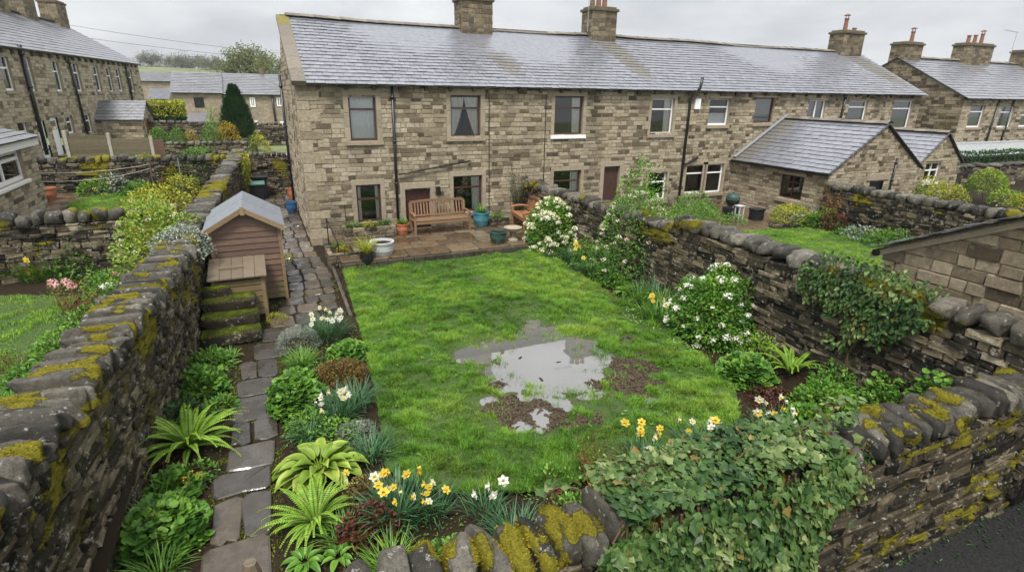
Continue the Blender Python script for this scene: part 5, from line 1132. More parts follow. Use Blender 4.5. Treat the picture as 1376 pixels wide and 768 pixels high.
def pot(name, label, loc, r, h, mat, belly=.12, rim=.06, cat='plant pot', soilm='soil', n=28):
    P_ = thing(name, label, cat, loc); m = MB(); x, y, z = loc
    lathe(m, [(0, 0), (r*.68, 0), (r*.74, .01), (r*(.85+belly), h*.45), (r*(.93+belly*.4), h*.8), (r*.95, h*.88), (r*1.06, h*.9), (r*1.06, h), (r*.9, h), (r*.86, h*.86), (0, h*.86)], loc, n); m.build('bowl', M[mat], P_, smooth=False)
    m = MB(); lathe(m, [(0, h*.875), (r*.87, h*.868)], loc, n); 
    p = rng.normal(size=(60, 2))*r*.35; m.add(np.concatenate([[[x+a-.01, y+b, z+h*.89], [x+a+.012, y+b+.004, z+h*.9], [x+a, y+b+.014, z+h*.88]] for a, b in p if math.hypot(a, b) < r*.8]), A([[3*i, 3*i+1, 3*i+2] for i in range(sum(math.hypot(a, b) < r*.8 for a, b in p))])); m.build('compost', M[soilm], P_); return P_
def pxp(u, v, z): q = at(u, v, z); return (float(q[0]), float(q[1]), z)
pot('plant_pot', 'orange terracotta pot with a small green plant beside the bench', (4.02, 17.55, PZ), .22, .36, 'terra')
pot('plant_pot', 'teal glazed pot with spiky leaves right of the slatted bench', (6.85, 17.75, PZ), .29, .5, 'teal')
pot('plant_pot', 'pale grey stoneware bowl of bare soil at the patio edge', (2.92, 15.45, PZ-.08), .33, .46, 'palegrey')
pot('plant_pot', 'dark green glazed bowl of soil at the right patio corner', (6.52, 15.45, PZ), .27, .36, 'dgreen')
pot('plant_pot', 'black plastic pot holding tall yellow green grass', (2.42, 15.12, .1), .2, .34, 'plast_black')
BB = thing('bird_bath', 'squat stone bird bath with wide bowl by the flowering shrub', 'bird bath', (7.05, 15.5, PZ)); m = MB(); lathe(m, [(0, 0), (.17, 0), (.17, .05), (.12, .09), (.09, .17), (.1, .26), (.14, .3)], (7.05, 15.5, PZ), 20, (.5, .15, 0)); m.build('pedestal', M['dressed'], BB)
m = MB(); lathe(m, [(.0, .29), (.14, .3), (.25, .35), (.29, .43), (.25, .43), (.2, .38), (0, .36)], (7.05, 15.5, PZ), 24, (.7, .1, 0)); m.build('basin', M['dressed'], BB)
# raised stone planter under the window + side troughs
def planter(label, x0, x1, y0, y1, z0, z1, mat='drystone', name='planter'):
    P_ = thing(name, label, 'planter', ((x0+x1)/2, (y0+y1)/2, z0)); m = MB()
    for (a, b, c, d) in ((x0, x1, y0, y0+.13), (x0, x1, y1-.1, y1), (x0, x0+.13, y0+.131, y1-.101), (x1-.13, x1, y0+.131, y1-.101)):
        z = z0
        while z < z1-.02:
            h = min(U(.09, .14), z1-z); L_e = (b-a) if b-a > d-c else d-c; s = 0
            while s < L_e-.01:
                l = min(U(.2, .45), L_e-s); lo = (a+s+.004, c, z+.003) if b-a > d-c else (a, c+s+.004, z+.003); hi = (a+s+l-.004, d, z+h-.003) if b-a > d-c else (b, c+s+l-.004, z+h-.003); box(m, lo, hi, (U(.2, .9), .3*(U(0, 1) < .4), 0), bev=.018); s += l
            z += h
    m.build('stone_sides', M[mat], P_, smooth=False); m = MB(); sheet(m, x0+.1, x1-.1, y0+.1, y1-.08, .08, lambda p: z1-.06+fbm(p*8, 3)*.05); m.build('compost', M['soil'], P_); return P_
planter('raised stone bed under the maroon window on the patio', 2.15, 3.75, 17.3, 18.1, PZ, .62)
planter('low stone trough by the corner of the house', 1.45, 2.3, 15.55, 16.6, -.05, .36)
planter('stone trough of plants against the wall right of the second window', 7.15, 7.85, 17.55, 18.1, PZ, .52)
hr = MB(); tube(hr, [(1.62, 16.9, .0), (1.62, 16.9, 1.1)], .018, 6); tube(hr, [(1.62, 16.9, 1.08), (1.75, 15.75, .62)], .016, 6); tube(hr, [(1.75, 15.75, -.05), (1.75, 15.75, .62)], .018, 6)
tag(recentre(hr.build('handrail', M['black'])), 'thin black metal handrail at the house corner', 'handrail')
hr = MB(); tube(hr, [(2.3, 17.9, .5), (2.3, 17.9, 1.25)], .015, 6); tag(recentre(hr.build('metal_stake', M['black'])), 'thin black stake standing in the raised bed by the house wall', 'stake')
# bins in the passage
def bin_(label, x, y, lid, z=0.):
    B = thing('wheelie_bin', label, 'wheelie bin', (x, y, z), 'wheelie bins in the side passage'); m = MB()
    v = []
    for zz, w, d in ((.08, .22, .25), (.95, .28, .34)): v += [(x-w, y-d, z+zz), (x+w, y-d, z+zz), (x+w, y+d, z+zz), (x-w, y+d, z+zz)]
    m.add(A(v), Q6); box(m, (x-.31, y-.37, z+.9), (x+.31, y+.36, z+.96), bev=.02); m.build('body', M['plast_black'], B)
    m = MB(); n = 6; v = []
    for k in range(n+1): t = k/n; yy = y-.39+.76*t; zz = z+.965+.07*math.sin(t*math.pi*.8)+.02; v += [(x-.31, yy, zz), (x+.31, yy, zz)]
    vv = A(v); m.add(np.concatenate([vv, vv-V(0, 0, .04)]), [A([[2*k, 2*k+1, 2*k+3, 2*k+2] for k in range(n)]), A([[0, 2*n+2, 2*n+3, 1]])]); tube(m, [(x-.25, y+.4, z+.97), (x+.25, y+.4, z+.97)], .02, 6); m.build('lid', M[lid], B)
    for sx in (-1, 1):
        m = MB(); tube(m, [(x+sx*.24, y+.3, z+.1), (x+sx*.29, y+.3, z+.1)], .1, 14); m.build('wheel', M['black'], B)
bin_('black wheelie bin with a pale wet lid standing furthest back against the wall', -.05, 27.4, 'plast_black'); bin_('wheelie bin with a dark green lid standing just behind the shed', -.2, 25.3, 'plast_green')
pot('plant_pot', 'blue lidded tub standing against the gable wall of the house', (.98, 23.6, .02), .22, .42, 'plast_blue', cat='tub')
pot('plant_pot', 'small terracotta pot by the far end of the passage', (1.2, 26.6, .02), .2, .5, 'terra')
# left garden bits
pot('plant_pot', 'green plastic tub on the left neighbour paving', (*pxp(50, 273, GL2+.04)[:2], GL2+.03), .3, .42, 'plast_green', 0.); pot('plant_pot', 'rounded terracotta pot next to the green tub', (*pxp(67, 268, GL2+.04)[:2], GL2+.03), .24, .42, 'terra')
q = pxp(24, 282, GL2+.04); tr = MB(); box(tr, (q[0]-.16, q[1]-.5, GL2+.03), (q[0]+.16, q[1]+.7, GL2+.25), bev=.02); box(tr, (q[0]-.12, q[1]-.46, GL2+.24), (q[0]+.12, q[1]+.66, GL2+.256)); tag(recentre(tr.build('trough', M['terra'])), 'long terracotta trough below the white framed window', 'trough')
lines = MB()
pa, pb_ = A(pxp(207, 255, GL2)), A(pxp(247, 262, GL2))
def post(label, p, h, r=.04, mat='wood_grey', name='line_post'):
    m = MB(); tube(m, [p, p+V(.02, 0, h)], r, 7, (.3, .3, 0)); tag(recentre(m.build(name, M[mat])), label, 'post')
post('leaning wooden washing line post behind the lime shrub', pa, 1.05); post('thin metal washing line pole beside the dark round bush', pb_, 1.35, .02, 'gold')
def sag(m, a, b, d, r, n=12):
    t = np.linspace(0, 1, n)[:, None]; tube(m, A(a)*(1-t)+A(b)*t-V(0, 0, 1)*(4*d*t*(1-t)), r, 4)
for k, (lab, dz) in enumerate((('upper pale washing line slung across the left garden', .98), ('lower sagging washing line with a peg across the left garden', .82))):
    m = MB(); sag(m, (-6.3, 21.7, GL2+1.2-.25*k), pa+V(.02, 0, dz), .1+.05*k, .008); tag(recentre(m.build('washing_line', M['rope'])), lab, 'washing line')
# fence with concrete posts
FY = 28.5; FN = thing('wooden_fence', 'dark boarded fence with pale concrete posts beyond the washing lines', 'fence', (-6, FY, 1.1)); us = [90, 148, 204]; zt = [atY(u, v, FY)[2] for u, v in zip(us, (179, 182, 186))]; xs = [atY(u, 195, FY)[0] for u in us]; zb_ = 1.45
for x, z in zip(xs, zt): m = MB(); box(m, (x-.06, FY-.06, 1.), (x+.06, FY+.06, z+.1), bev=.015); m.build('post', M['concrete'], FN)
for i in range(2):
    m = MB(); k = 0; z = zb_
    while z < zt[i+1]-.08: box(m, (xs[i]+.07, FY-.02, z), (xs[i+1]-.07, FY+.015, z+.135), (U(.1, .7), .45, 0)); z += .145
    m.build('panel', M['wood_grey'], FN)
    m = MB(); box(m, (xs[i]+.07, FY-.025, 1.05), (xs[i+1]-.07, FY+.02, zb_-.02)); m.build('gravel_board', M['concrete'], FN)
g = MB(); xg = atY(211, 195, FY+.5)[0]; box(g, (xg-.2, FY+.5, 1.0), (xg+.25, FY+.56, zt[2]-.1)); box(g, (xg-.3, FY+.45, .9), (xg-.2, FY+.6, zt[2])); tag(recentre(g.build('gate', M['wood_red'])), 'narrow red brown gate at the end of the boarded fence', 'gate')
# right yard
def bbq():
    x, y = 16.55, 15.9; B = thing('barbecue', 'covered kettle barbecue standing in the right hand yard', 'barbecue', (x, y, GR)); m = MB(); lathe(m, [(0, .45), (.16, .47), (.25, .6), (.27, .7)], (x, y, GR), 20); m.build('bowl', M['black'], B); m = MB(); lathe(m, [(.275, .71), (.26, .82), (.17, .92), (0, .96)], (x, y, GR), 20); tube(m, [(x-.06, y, GR+.97), (x+.06, y, GR+.97)], .02, 6); m.build('lid', M['dgreen'], B); m = MB(); box(m, (x-.28, y-.2, GR+.12), (x+.28, y+.2, GR+.42), bev=.03); m.build('shelf', M['plast_black'], B)
    for k in range(3): m = MB(); a = k*2.1; tube(m, [(x+.15*math.cos(a), y+.15*math.sin(a), GR+.55), (x+.3*math.cos(a), y+.3*math.sin(a), GR)], .016, 6); m.build('leg', M['gold'], B)
bbq()
m = MB(); box(m, (16.9, 15.0, GR), (17.35, 15.35, GR+.42), bev=.03); box(m, (16.87, 14.97, GR+.4), (17.38, 15.38, GR+.46), bev=.02); tag(recentre(m.build('storage_box', M['plast_black'])), 'small black storage box beside the barbecue', 'box')
m = MB(); box(m, (16.34, 15.29, GR+.2), (16.5, 15.45, GR+.22))
for dx in (0, .2): 
    for dy in (0, .2): box(m, (16.3+dx, 15.25+dy, GR), (16.34+dx, 15.29+dy, GR+.55))
box(m, (16.28, 15.23, GR+.55), (16.58, 15.53, GR+.58), bev=.01); tag(recentre(m.build('side_table', M['palegrey'])), 'little pale side table in front of the barbecue', 'table')
for k, (x0, x1, y0, y1, h) in enumerate(((17.5, 18.55, 13.95, 14.5, .3), (16.6, 17.5, 13.8, 14.2, .16))): planter(['stone edged raised bed under the extension window', 'low stone kerb bed at the corner of the right lawn'][k], x0, x1, y0, y1, GR-.1, GR+h)
# power lines
for lab, (u0, v0, u1, v1) in (('upper overhead wire crossing the sky from the left chimneys', (88, 33, 378, 72)), ('lower overhead wire crossing the sky towards the gable', (88, 47, 378, 80))):
    a = CAM+ray(u0, v0)*44; b = CAM+ray(u1, v1)*52; m = MB(); sag(m, a, b, .15, .012, 16); tag(m.build('overhead_wire', M['black']), lab, 'wire')
# ---------------------------------------------------------------- plant makers
RT = lambda p, n: p
def gpos(u, v, z=0.): q = at(u, v, z); return V(q[0], q[1], z)
def dome_pts(n, c, r, h, ratio=1., fill=.25, lump=.35, seed=0, sq=1.):
    """points and outward directions over a lumpy dome"""
    d = sph(n, True); d[:, 2] **= sq; d = unit(d); f = 1-lump*.5+lump*(fbm(d*2.2+seed*3.1, seed+200, 2)); rr = f*(1-fill*U(0, 1, n)**1.8)
    P = c+d*V(r, r*ratio, h)*rr[:, None]; return P, d
def stems(m, c, tips, r=.008, n=4, spread=.12):
    for t in tips:
        b = c+V(U(-spread, spread), U(-spread, spread), 0); mid = (b*.5+t*.5)+rng.normal(size=3)*.04*np.linalg.norm(t-b); tube(m, [b, b*.72+mid*.28+V(0, 0, .02), mid, t], [r, r*.85, r*.65, r*.3], n)
def head(m, c, r, n, tint, up=.3, sz=.4):
    d = sph(n); d[:, 2] = d[:, 2]*.7+up; d = unit(d); k = len(d)
    leaves(m, c+d*r*U(.7, 1, k)[:, None]*V(1, 1, .7), unit(np.cross(d, sph(k))+d*.35), d, r*sz*U(.8, 1.3, k), r*sz*.9, .05, .05, tint(k), (1., .9))
WHITE = lambda k: np.stack([np.clip(U(-.02, .14, k), 0, 1), np.zeros(k), np.zeros(k)], 1)
CREAM = lambda k: np.stack([np.clip(U(.05, .25, k), 0, 1), np.zeros(k), np.zeros(k)], 1)
YEL = lambda k: np.stack([U(.3, .42, k), np.zeros(k), np.zeros(k)], 1)
ORA = lambda k: np.stack([U(.5, .66, k), np.zeros(k), np.zeros(k)], 1)
PINK = lambda k: np.stack([U(.02, .09, k)+(U(0, 1, k) < .35)*.74, np.zeros(k), np.zeros(k)], 1)
RED = lambda k: np.stack([U(.93, 1, k), np.zeros(k), np.zeros(k)], 1)
PEACH = lambda k: np.stack([U(.77, .87, k), np.zeros(k), np.zeros(k)], 1)
def shrub(name, label, c, r, h, n, mat, L=.06, W=.04, ratio=1., lift=.0, cat='shrub', flowers=None, stem='stem', seed=None, fill=.35, lump=.5, kind='leaf', group=None, nst=14, z0=None, holes=.0, sq=1.):
    seed = int(U(0, 90)) if seed is None else seed; c = A(c, float); T_ = thing(name, label, cat, tuple(c), group)
    n = int(n*1.7) if not holes else n
    P, d = dome_pts(n, c+V(0, 0, lift), r, h, ratio, fill, lump, seed, sq)
    if holes: k = fbm(P*(2.2/r), seed+31, 2) > holes; P, d = P[k], d[k]
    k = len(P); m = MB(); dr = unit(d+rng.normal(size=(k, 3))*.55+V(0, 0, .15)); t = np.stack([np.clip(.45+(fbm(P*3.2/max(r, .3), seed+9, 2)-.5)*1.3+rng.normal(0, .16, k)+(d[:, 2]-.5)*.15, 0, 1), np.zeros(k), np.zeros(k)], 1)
    nn = unit(d*.6+V(0, 0, .8)+rng.normal(size=(k, 3))*.35)
    if kind == 'leaf': leaves(m, P, dr, nn, L*U(.65, 1.3, k), W*U(.7, 1.2, k), .12, .2, t)
    elif kind == 'round': rounds(m, P, unit(dr*V(1, 1, .4)), nn, L*U(.6, 1.25, k), t)
    elif kind == 'lobed': lobed(m, P, dr, nn, L*U(.6, 1.25, k), t)
    m.build('foliage', M[mat], T_)
    if nst:
        m = MB(); q = P[rng.choice(k, nst)]; stems(m, c, q*.8+(c+V(0, 0, h*.3+lift))*.2, .012*max(.5, r), 5, .1*r+.03); m.build('stems', M[stem], T_)
    if flowers and flowers[0]:
        nf, fr_, npet, tint, topb = flowers; m = MB(); fp, fd = dome_pts(nf*3, c+V(0, 0, lift), r*1.02, h*1.02, ratio, .06, lump, seed, sq); sel = fd[:, 2] > topb; fp = fp[sel][:nf]
        for p in fp: head(m, p, fr_*U(.6, 1.25), npet, tint)
        m.build('blossom', M['petal'], T_)
    return T_
def fern(name, label, c, L, n, mat='lf_fern', up=(.5, 1.15), pairs=26, seed=0):
    c = A(c, float); T_ = thing(name, label, 'fern', tuple(c)); m = MB(); R = MB()
    for i in range(n):
        az = 2*math.pi*(i+U(-.35, .35))/n; el = U(*up); hz = V(math.cos(az), math.sin(az), 0); l = L*U(.75, 1.15); p = c+hz*.03; pts = []; K = pairs
        for k in range(K+1):
            pts.append(p.copy()); t = k/K; e_ = el-1.5*t**1.5*U(.9, 1.1); p = p+(hz*math.cos(e_)+V(0, 0, math.sin(e_)))*l/K
        pts = A(pts); tube(R, pts[::3], np.linspace(.006, .0015, len(pts[::3])), 4)
        tg = unit(np.gradient(pts, axis=0)); side = unit(np.cross(tg, V(0, 0, 1))); nrm = unit(np.cross(side, tg)); t = np.linspace(0, 1, K+1); ln = l*.10*np.sin(np.clip(t*1.02+.10, 0, 1)*math.pi)**.8*(1-t*.35)
        tt = np.clip(.45+.35*t+rng.normal(0, .1, K+1), 0, 1)
        for s in (-1, 1):
            d = unit(side*s+tg*.55-V(0, 0, .12)); leaves(m, pts[1:], d[1:], nrm[1:], np.maximum(ln[1:], .012), l/K*.95, .05, .12, np.stack([tt, 0*tt, 0*tt], 1)[1:], (1., .8))
    m.build('fronds', M[mat], T_); R.build('stalks', M['stem'], T_); return T_
def hosta(name, label, c, n, L, W, mat='lf_bright', cat='plant', el=(.1, 1.2), veins=True):
    c = A(c, float); T_ = thing(name, label, cat, tuple(c)); m = MB(); R = MB()
    for i in range(n):
        ring = i/n; az = i*2.39996+U(-.2, .2); e0 = el[1]-(el[1]-el[0])*ring**.7; hz = V(math.cos(az), math.sin(az), 0); l = L*U(.8, 1.15)*(.75+.35*ring); w = W*U(.85, 1.15)*(.7+.4*ring); b = c+hz*(.03+.10*L*ring)+V(0, 0, .05)
        pl = l*(.55 if veins else .1); p = b+(hz*math.cos(e0)+V(0, 0, math.sin(e0)))*pl; tube(R, [b, p], [.008, .006], 4)
        K, J = 7, 5; side = V(-hz[1], hz[0], 0); v = []; tt = []; q = p.copy(); base = U(.25, .75)
        for k in range(K+1):
            t = k/K; e_ = e0-.15-1.15*t; nr = V(-hz[0]*math.sin(e_), -hz[1]*math.sin(e_), math.cos(e_)); ww = w*.5*math.sin(min(1, t*1.04+.04)**.75*math.pi)**.8 if t < 1 else .002
            for j in range(J): s = (j/(J-1)*2-1); v.append(q+side*ww*s+nr*(abs(s)*ww*.45-.06*ww*math.cos(s*9))); tt.append((np.clip(base+.28*(1-abs(s))*(-1)+.25*abs(s)+.06*math.cos(s*14), 0, 1), 0, 0))
            q = q+(hz*math.cos(e_)+V(0, 0, math.sin(e_)))*l/K
        m.add(A(v), A([[k*J+j, k*J+j+1, (k+1)*J+j+1, (k+1)*J+j] for k in range(K) for j in range(J-1)]), A(tt))
    m.build('foliage', M[mat], T_, smooth=True); R.build('stalks', M[mat], T_); return T_
def strap_clump(T_, c, n, L, W, mat, spread=.12, bend=(.5, 1.4), up=(.9, 1.45), name='foliage'):
    m = MB(); a = U(0, 2*math.pi, n); r = spread*np.sqrt(U(0, 1, n)); B = c+np.stack([np.cos(a)*r, np.sin(a)*r, np.zeros(n)], 1); az = a+rng.normal(0, .6, n); e_ = U(*up, n); D = np.stack([np.cos(az)*np.cos(e_), np.sin(az)*np.cos(e_), np.sin(e_)], 1)
    straps(m, B, D, L*U(.65, 1.15, n), W*U(.7, 1.2, n), U(*bend, n), tn(n, 0., 0., .1, .95), 5); return m.build(name, M[mat], T_)
def daff_mesh(kind):
    m = MB(); pet, cor = {'y': ((.3, .37), (.38, .47)), 'w': ((.0, .1), (.2, .36)), 'ww': ((.0, .06), (.04, .14))}[kind]; r = .045
    for k in range(6):
        a = k*math.pi/3; d = V(math.cos(a), 0, math.sin(a)); leaves(m, [d*.008+V(0, -.002*(k % 2), 0)], [d+V(0, -.12, 0)], [V(0, -1, 0)], r, .034, .08, .0, A([[U(*pet), 0, 0]]), (.95, .9))
    n = 10; ri = [(.008, 0), (.012, -.018), (.014, -.028), (.019, -.035)]; v = [(rr*math.cos(2*math.pi*k/n), y, rr*math.sin(2*math.pi*k/n)) for rr, y in ri for k in range(n)]
    m.add(A(v), A([[i*n+k, i*n+(k+1) % n, (i+1)*n+(k+1) % n, (i+1)*n+k] for i in range(3) for k in range(n)]), (U(*cor), 0, 0)); return m.mesh('daffodil_flower', M['petal'])
DM = {k: daff_mesh(k) for k in ('y', 'w', 'ww')}
def daffs(label, c, n, h, nf, kinds, spread=.2, L=.42, W=.016, mat='lf_blue', name='daffodil_clump', face=None, sc=1.):
    c = A(c, float); T_ = thing(name, label, 'daffodils', tuple(c)); strap_clump(T_, c, n, L, W, mat, spread, (.3, 1.3)); m = MB(); k = 0
    for i in range(nf):
        a = U(0, 2*math.pi); r = spread*U(.3, 1.25); p = c+V(math.cos(a)*r, math.sin(a)*r, h*U(.72, 1.1)); b = c+V(math.cos(a)*r*.5, math.sin(a)*r*.5, 0); tube(m, [b, b*.45+p*.55+V(0, 0, .03), p], .0045, 5)
        f = bpy.data.objects.new('flower', DM[kinds[i % len(kinds)]]); COL.objects.link(f); f.parent = T_; f.location = tuple(p-c); yaw_ = (face if face is not None else U(-1, 1)*1.3-.3)+U(-.6, .6); f.rotation_euler = (U(-.3, .25), U(0, 1), yaw_); s = sc*U(.85, 1.25); f.scale = (s, s, s)
    m.build('flower_stems', M[mat], T_); return T_
def mound(name, label, c, r, h, n, mat, L=.04, W=.03, kind='round', ratio=1., flowers=None, lump=.55, cat='plant', fill=.5): return shrub(name, label, c, r, h, n, mat, L, W, ratio, 0., cat, flowers, 'stem', None, fill, lump, kind, None, 5)
def tuft(name, label, c, n, L, W, mat, spread=.1, bend=(.6, 1.8), up=(.8, 1.45), cat='grass tuft'):
    T_ = thing(name, label, cat, tuple(c)); strap_clump(T_, A(c, float), n, L, W, mat, spread, bend, up); return T_
# ---------------------------------------------------------------- left bed under the wall
fern('fern', 'big bright fern arching out from the foot of the left wall', gpos(255, 600), 0.86, 44, up=(.5, 1.38), pairs=32)
mound('geranium_plant', 'green leafy clump at the wall foot just beyond the big fern', gpos(280, 522)+V(-.05, 0, 0), .36, .34, 420, 'lf_mid', .085, kind='lobed'); mound('leafy_plant', 'smaller leafy rosette tucked under the clump beyond the fern', gpos(297, 548), .22, .16, 150, 'lf_mid', .1, .035, 'leaf')
mound('geranium_plant', 'large round leaved clump near the bottom of the path', gpos(222, 720), .44, .36, 620, 'lf_mid', .085, kind='round')
o = thing('wallflower', 'small orange flowered stem rising between fern and round leaved clump', 'flower', tuple(gpos(262, 665))); m = MB(); c = gpos(262, 665); tips = [c+V(U(-.12, .12), U(-.12, .12), U(.2, .38)) for _ in range(6)]; stems(m, c, tips, .006); m.build('stems', M['stem'], o); m = MB(); [head(m, t, .03, 14, ORA) for t in tips]; m.build('blossom', M['petal'], o)
tuft('grass_tuft', 'long grassy blades at the very bottom left of the path', gpos(215, 775), 90, .42, .012, 'lf_mid', .14); tuft('grass_tuft', 'small strappy weed at the path edge below the mossy steps', gpos(312, 478), 40, .25, .02, 'lf_bright', .08)
shrub('seedling_plant', 'low mixed weeds between the fern and the path', gpos(268, 640), .25, .18, 130, 'lf_mid', .05, .03, nst=3, cat='plant'); shrub('seedling_plant', 'yellow green creeping plant at the corner of the slatted store', gpos(372, 430), .2, .16, 260, 'lf_yel', .035, .012, nst=3, cat='plant'); shrub('seedling_plant', 'lime green sprig growing beside the shed corner', gpos(388, 352), .14, .3, 90, 'lf_yel', .06, .035, nst=3, cat='plant')
mound('creeping_plant', 'dead dry stems and weeds at the foot of the left wall near the fern', gpos(215, 640)+V(.05, 0, 0), .3, .16, 120, 'lf_red', .06, .02, 'leaf')
# ---------------------------------------------------------------- middle bed, far to near
daffs('white narcissus clump at the far end of the middle bed beside the lawn', gpos(442, 452), 260, .5, 18, ['w', 'ww'], .3, .5, .013, 'lf_blue', sc=1.1)
shrub('lavender_bush', 'silver grey cushion bush beside the path', gpos(402, 465), .42, .4, 1900, 'lf_silver', .04, .006, nst=8, fill=.2, lump=.2, cat='bush'); tuft('grass_tuft', 'fresh green strappy tuft in front of the silver bush', gpos(402, 492), 110, .26, .009, 'lf_bright', .16)
mound('stonecrop', 'mid green rounded stonecrop mound next to the lawn edge', gpos(468, 478), .38, .28, 950, 'lf_bright', .045, kind='round', lump=.15)
mound('heuchera', 'bronze brown mound spilling toward the lawn', gpos(458, 508), .52, .3, 2300, 'lf_bronze', .035, .03, 'leaf', lump=.2, ratio=.8)
mound('geranium_plant', 'dense green leafy mound hugging the path opposite the fern', gpos(398, 555)+V(.05, .2, 0), .46, .46, 1150, 'lf_mid', .075, kind='round'); mound('leafy_plant', 'lower leafy patch between the green mound and the white narcissus', gpos(415, 578), .34, .28, 420, 'lf_bright', .06, .03, 'leaf')
daffs('white narcissus clump between the bronze mound and the hosta', gpos(452, 560), 250, .45, 13, ['w', 'ww'], .28, .46, .012, 'lf_blue')
tuft('grass_tuft', 'dark arching grass clump beside the hosta', gpos(418, 590), 130, .42, .014, 'lf_blue', .1); shrub('lavender_bush', 'small blue grey spiky tuft at the lawn edge behind the hosta', gpos(480, 590), .27, .27, 900, 'lf_silver', .045, .006, nst=4, fill=.2, cat='bush')
hosta('hosta', 'large lime green hosta with broad ribbed leaves in the middle bed', gpos(432, 635), 52, .36, .19, 'lf_lime')
fern('fern', 'yellow green fern directly below the hosta', gpos(424, 700), .62, 34, up=(.5, 1.35), pairs=26)
hosta('primula_plant', 'low rosette of smooth leaves at the bottom of the middle bed', gpos(410, 758), 16, .2, .085, 'lf_bright', el=(.2, .9), veins=False); hosta('primula_plant', 'second low leaf rosette close to the near wall copings', gpos(455, 752), 12, .18, .075, 'lf_bright', el=(.2, .9), veins=False)
mound('heuchera', 'dark red brown leafy plant between fern and yellow daffodils', gpos(492, 712), .34, .26, 620, 'lf_red', .055, .045, 'leaf')
daffs('big clump of yellow daffodils at the bottom corner of the lawn', gpos(535, 695), 260, .52, 15, ['y', 'y', 'y', 'w'], .27, .5, .02, 'lf_blue', sc=1.1)
daffs('yellow and white daffodils close behind the near wall right of the big clump', gpos(582, 690), 110, .38, 8, ['y', 'w', 'y'], .18, .36, .015, 'lf_blue')
daffs('pair of white daffodils standing above the near wall copings', gpos(650, 690), 90, .42, 4, ['ww'], .2, .32, .013, 'lf_blue', sc=1.2)
daffs('lone yellow daffodil against the hosta leaves', gpos(468, 648), 8, .2, 1, ['y'], .04, .2, .012, 'lf_blue')
# ---------------------------------------------------------------- bed behind the near wall
def twig_shrub(name, label, c, n, h, r, lmat, nl, sm='stem_red', L=.04):
    c = A(c, float); T_ = thing(name, label, 'shrub', tuple(c)); m = MB(); tips = []
    for i in range(n):
        a = U(0, 6.28); t = c+V(math.cos(a)*r*U(.3, 1), math.sin(a)*r*U(.3, 1), h*U(.6, 1.1)); tips.append(t); stems(m, c, [t], .009, 5, r*.4)
        for k in range(3): f_ = U(.4, .9); b = c*(1-f_)+t*f_; tube(m, [b, b+rng.normal(size=3)*.08+V(0, 0, .09)], [.004, .002], 4)
    m.build('stems', M[sm], T_)
    if nl: m = MB(); tp = A(tips)[rng.choice(n, nl)]; f_ = U(.35, 1.05, nl)[:, None]; P = c*(1-f_)+tp*f_+rng.normal(size=(nl, 3))*.05; leaves(m, P, sph(nl)+V(0, 0, .3), sph(nl), L*U(.6, 1.3, nl), L*.6, .1, .2, tn(nl)); m.build('foliage', M[lmat], T_)
    return T_
twig_shrub('rose_bush', 'bare red stemmed shrub just behind the ivy covered wall', gpos(800, 650), 13, .62, .38, 'lf_mid', 130); shrub('rose_bush', 'thin leafy growth at the left end of the ivy behind the wall', gpos(745, 668), .42, .38, 300, 'lf_mid', .05, .03, holes=.42, nst=12, stem='stem_red')
daffs('yellow daffodils poking up behind the middle of the ivy', gpos(862, 630), 130, .6, 8, ['y', 'y', 'w'], .25, .45, .014, 'lf_blue', sc=1.15); daffs('white and pale daffodils above the ivy near the lawn tip', gpos(945, 612), 200, .55, 12, ['w', 'ww', 'y'], .32, .42, .014, 'lf_blue', sc=1.1)
daffs('cream and yellow daffodils beside the dead leaf heap by the near wall', gpos(1042, 588), 170, .52, 14, ['w', 'ww', 'y', 'ww'], .28, .42, .014, 'lf_blue', sc=1.2)
m = MB(); c = gpos(1040, 540); n = 700; P, d = dome_pts(n, c, .42, .2, 1., .4, .3, 5); leaves(m, P, sph(n)+V(0, 0, .2), d, U(.03, .08, n), U(.02, .04, n), .2, .1, tn(n)); o = m.build('leaf_heap', M['lf_red']); recentre(o); o['kind'] = 'stuff'; tag(o, 'low heap of dead reddish brown leaves at the right tip of the lawn', 'leaf heap')
shrub('leafy_shrub', 'loose bright green shrub in the corner where the near and right walls meet', gpos(1105, 560), .5, .6, 1700, 'lf_bright', .075, .042, holes=.3, nst=16); shrub('leafy_shrub', 'low mound of fresh leaves below the corner shrub behind the near wall', gpos(1060, 575)+V(.35, -.1, 0), .35, .3, 300, 'lf_bright', .06, .035, holes=.3, nst=6)
mound('ladys_mantle', 'pale green round leaved plant in the corner by the near wall', gpos(1215, 520)+V(-.9, -.5, 0), .5, .75, 320, 'lf_bright', .1, kind='round'); mound('ladys_mantle', 'little round leaved plant furthest right above the near wall coping', V(8.35, 3.75, .65), .3, .4, 120, 'lf_mid', .08, kind='round')
fern('fern', 'upright yellow green fern at the foot of the right wall', gpos(1068, 500)+V(-.12, 0, 0), .68, 17, up=(.85, 1.35), pairs=26); mound('geranium_plant', 'dense green mound at the right lawn edge in front of the upright fern', gpos(1000, 508), .45, .42, 820, 'lf_mid', .085, kind='round')
shrub('viburnum', 'white flowered evergreen shrub in the middle of the right hand border', gpos(962, 445)+V(-.1, 0, 0), .92, 1.35, 5200, 'lf_bright', .08, .042, flowers=(85, .07, 46, WHITE, -.1), lump=.45, fill=.45, seed=12, nst=20)
daffs('yellow and orange tulips and daffodils left of the white viburnum', gpos(880, 430), 190, .5, 9, ['y', 'y', 'w'], .3, .46, .02, 'lf_mid', sc=1.25); daffs('fallen narcissus leaves with small white flowers at the lawn edge before the viburnum', gpos(910, 448), 110, .25, 5, ['ww'], .26, .36, .012, 'lf_blue')
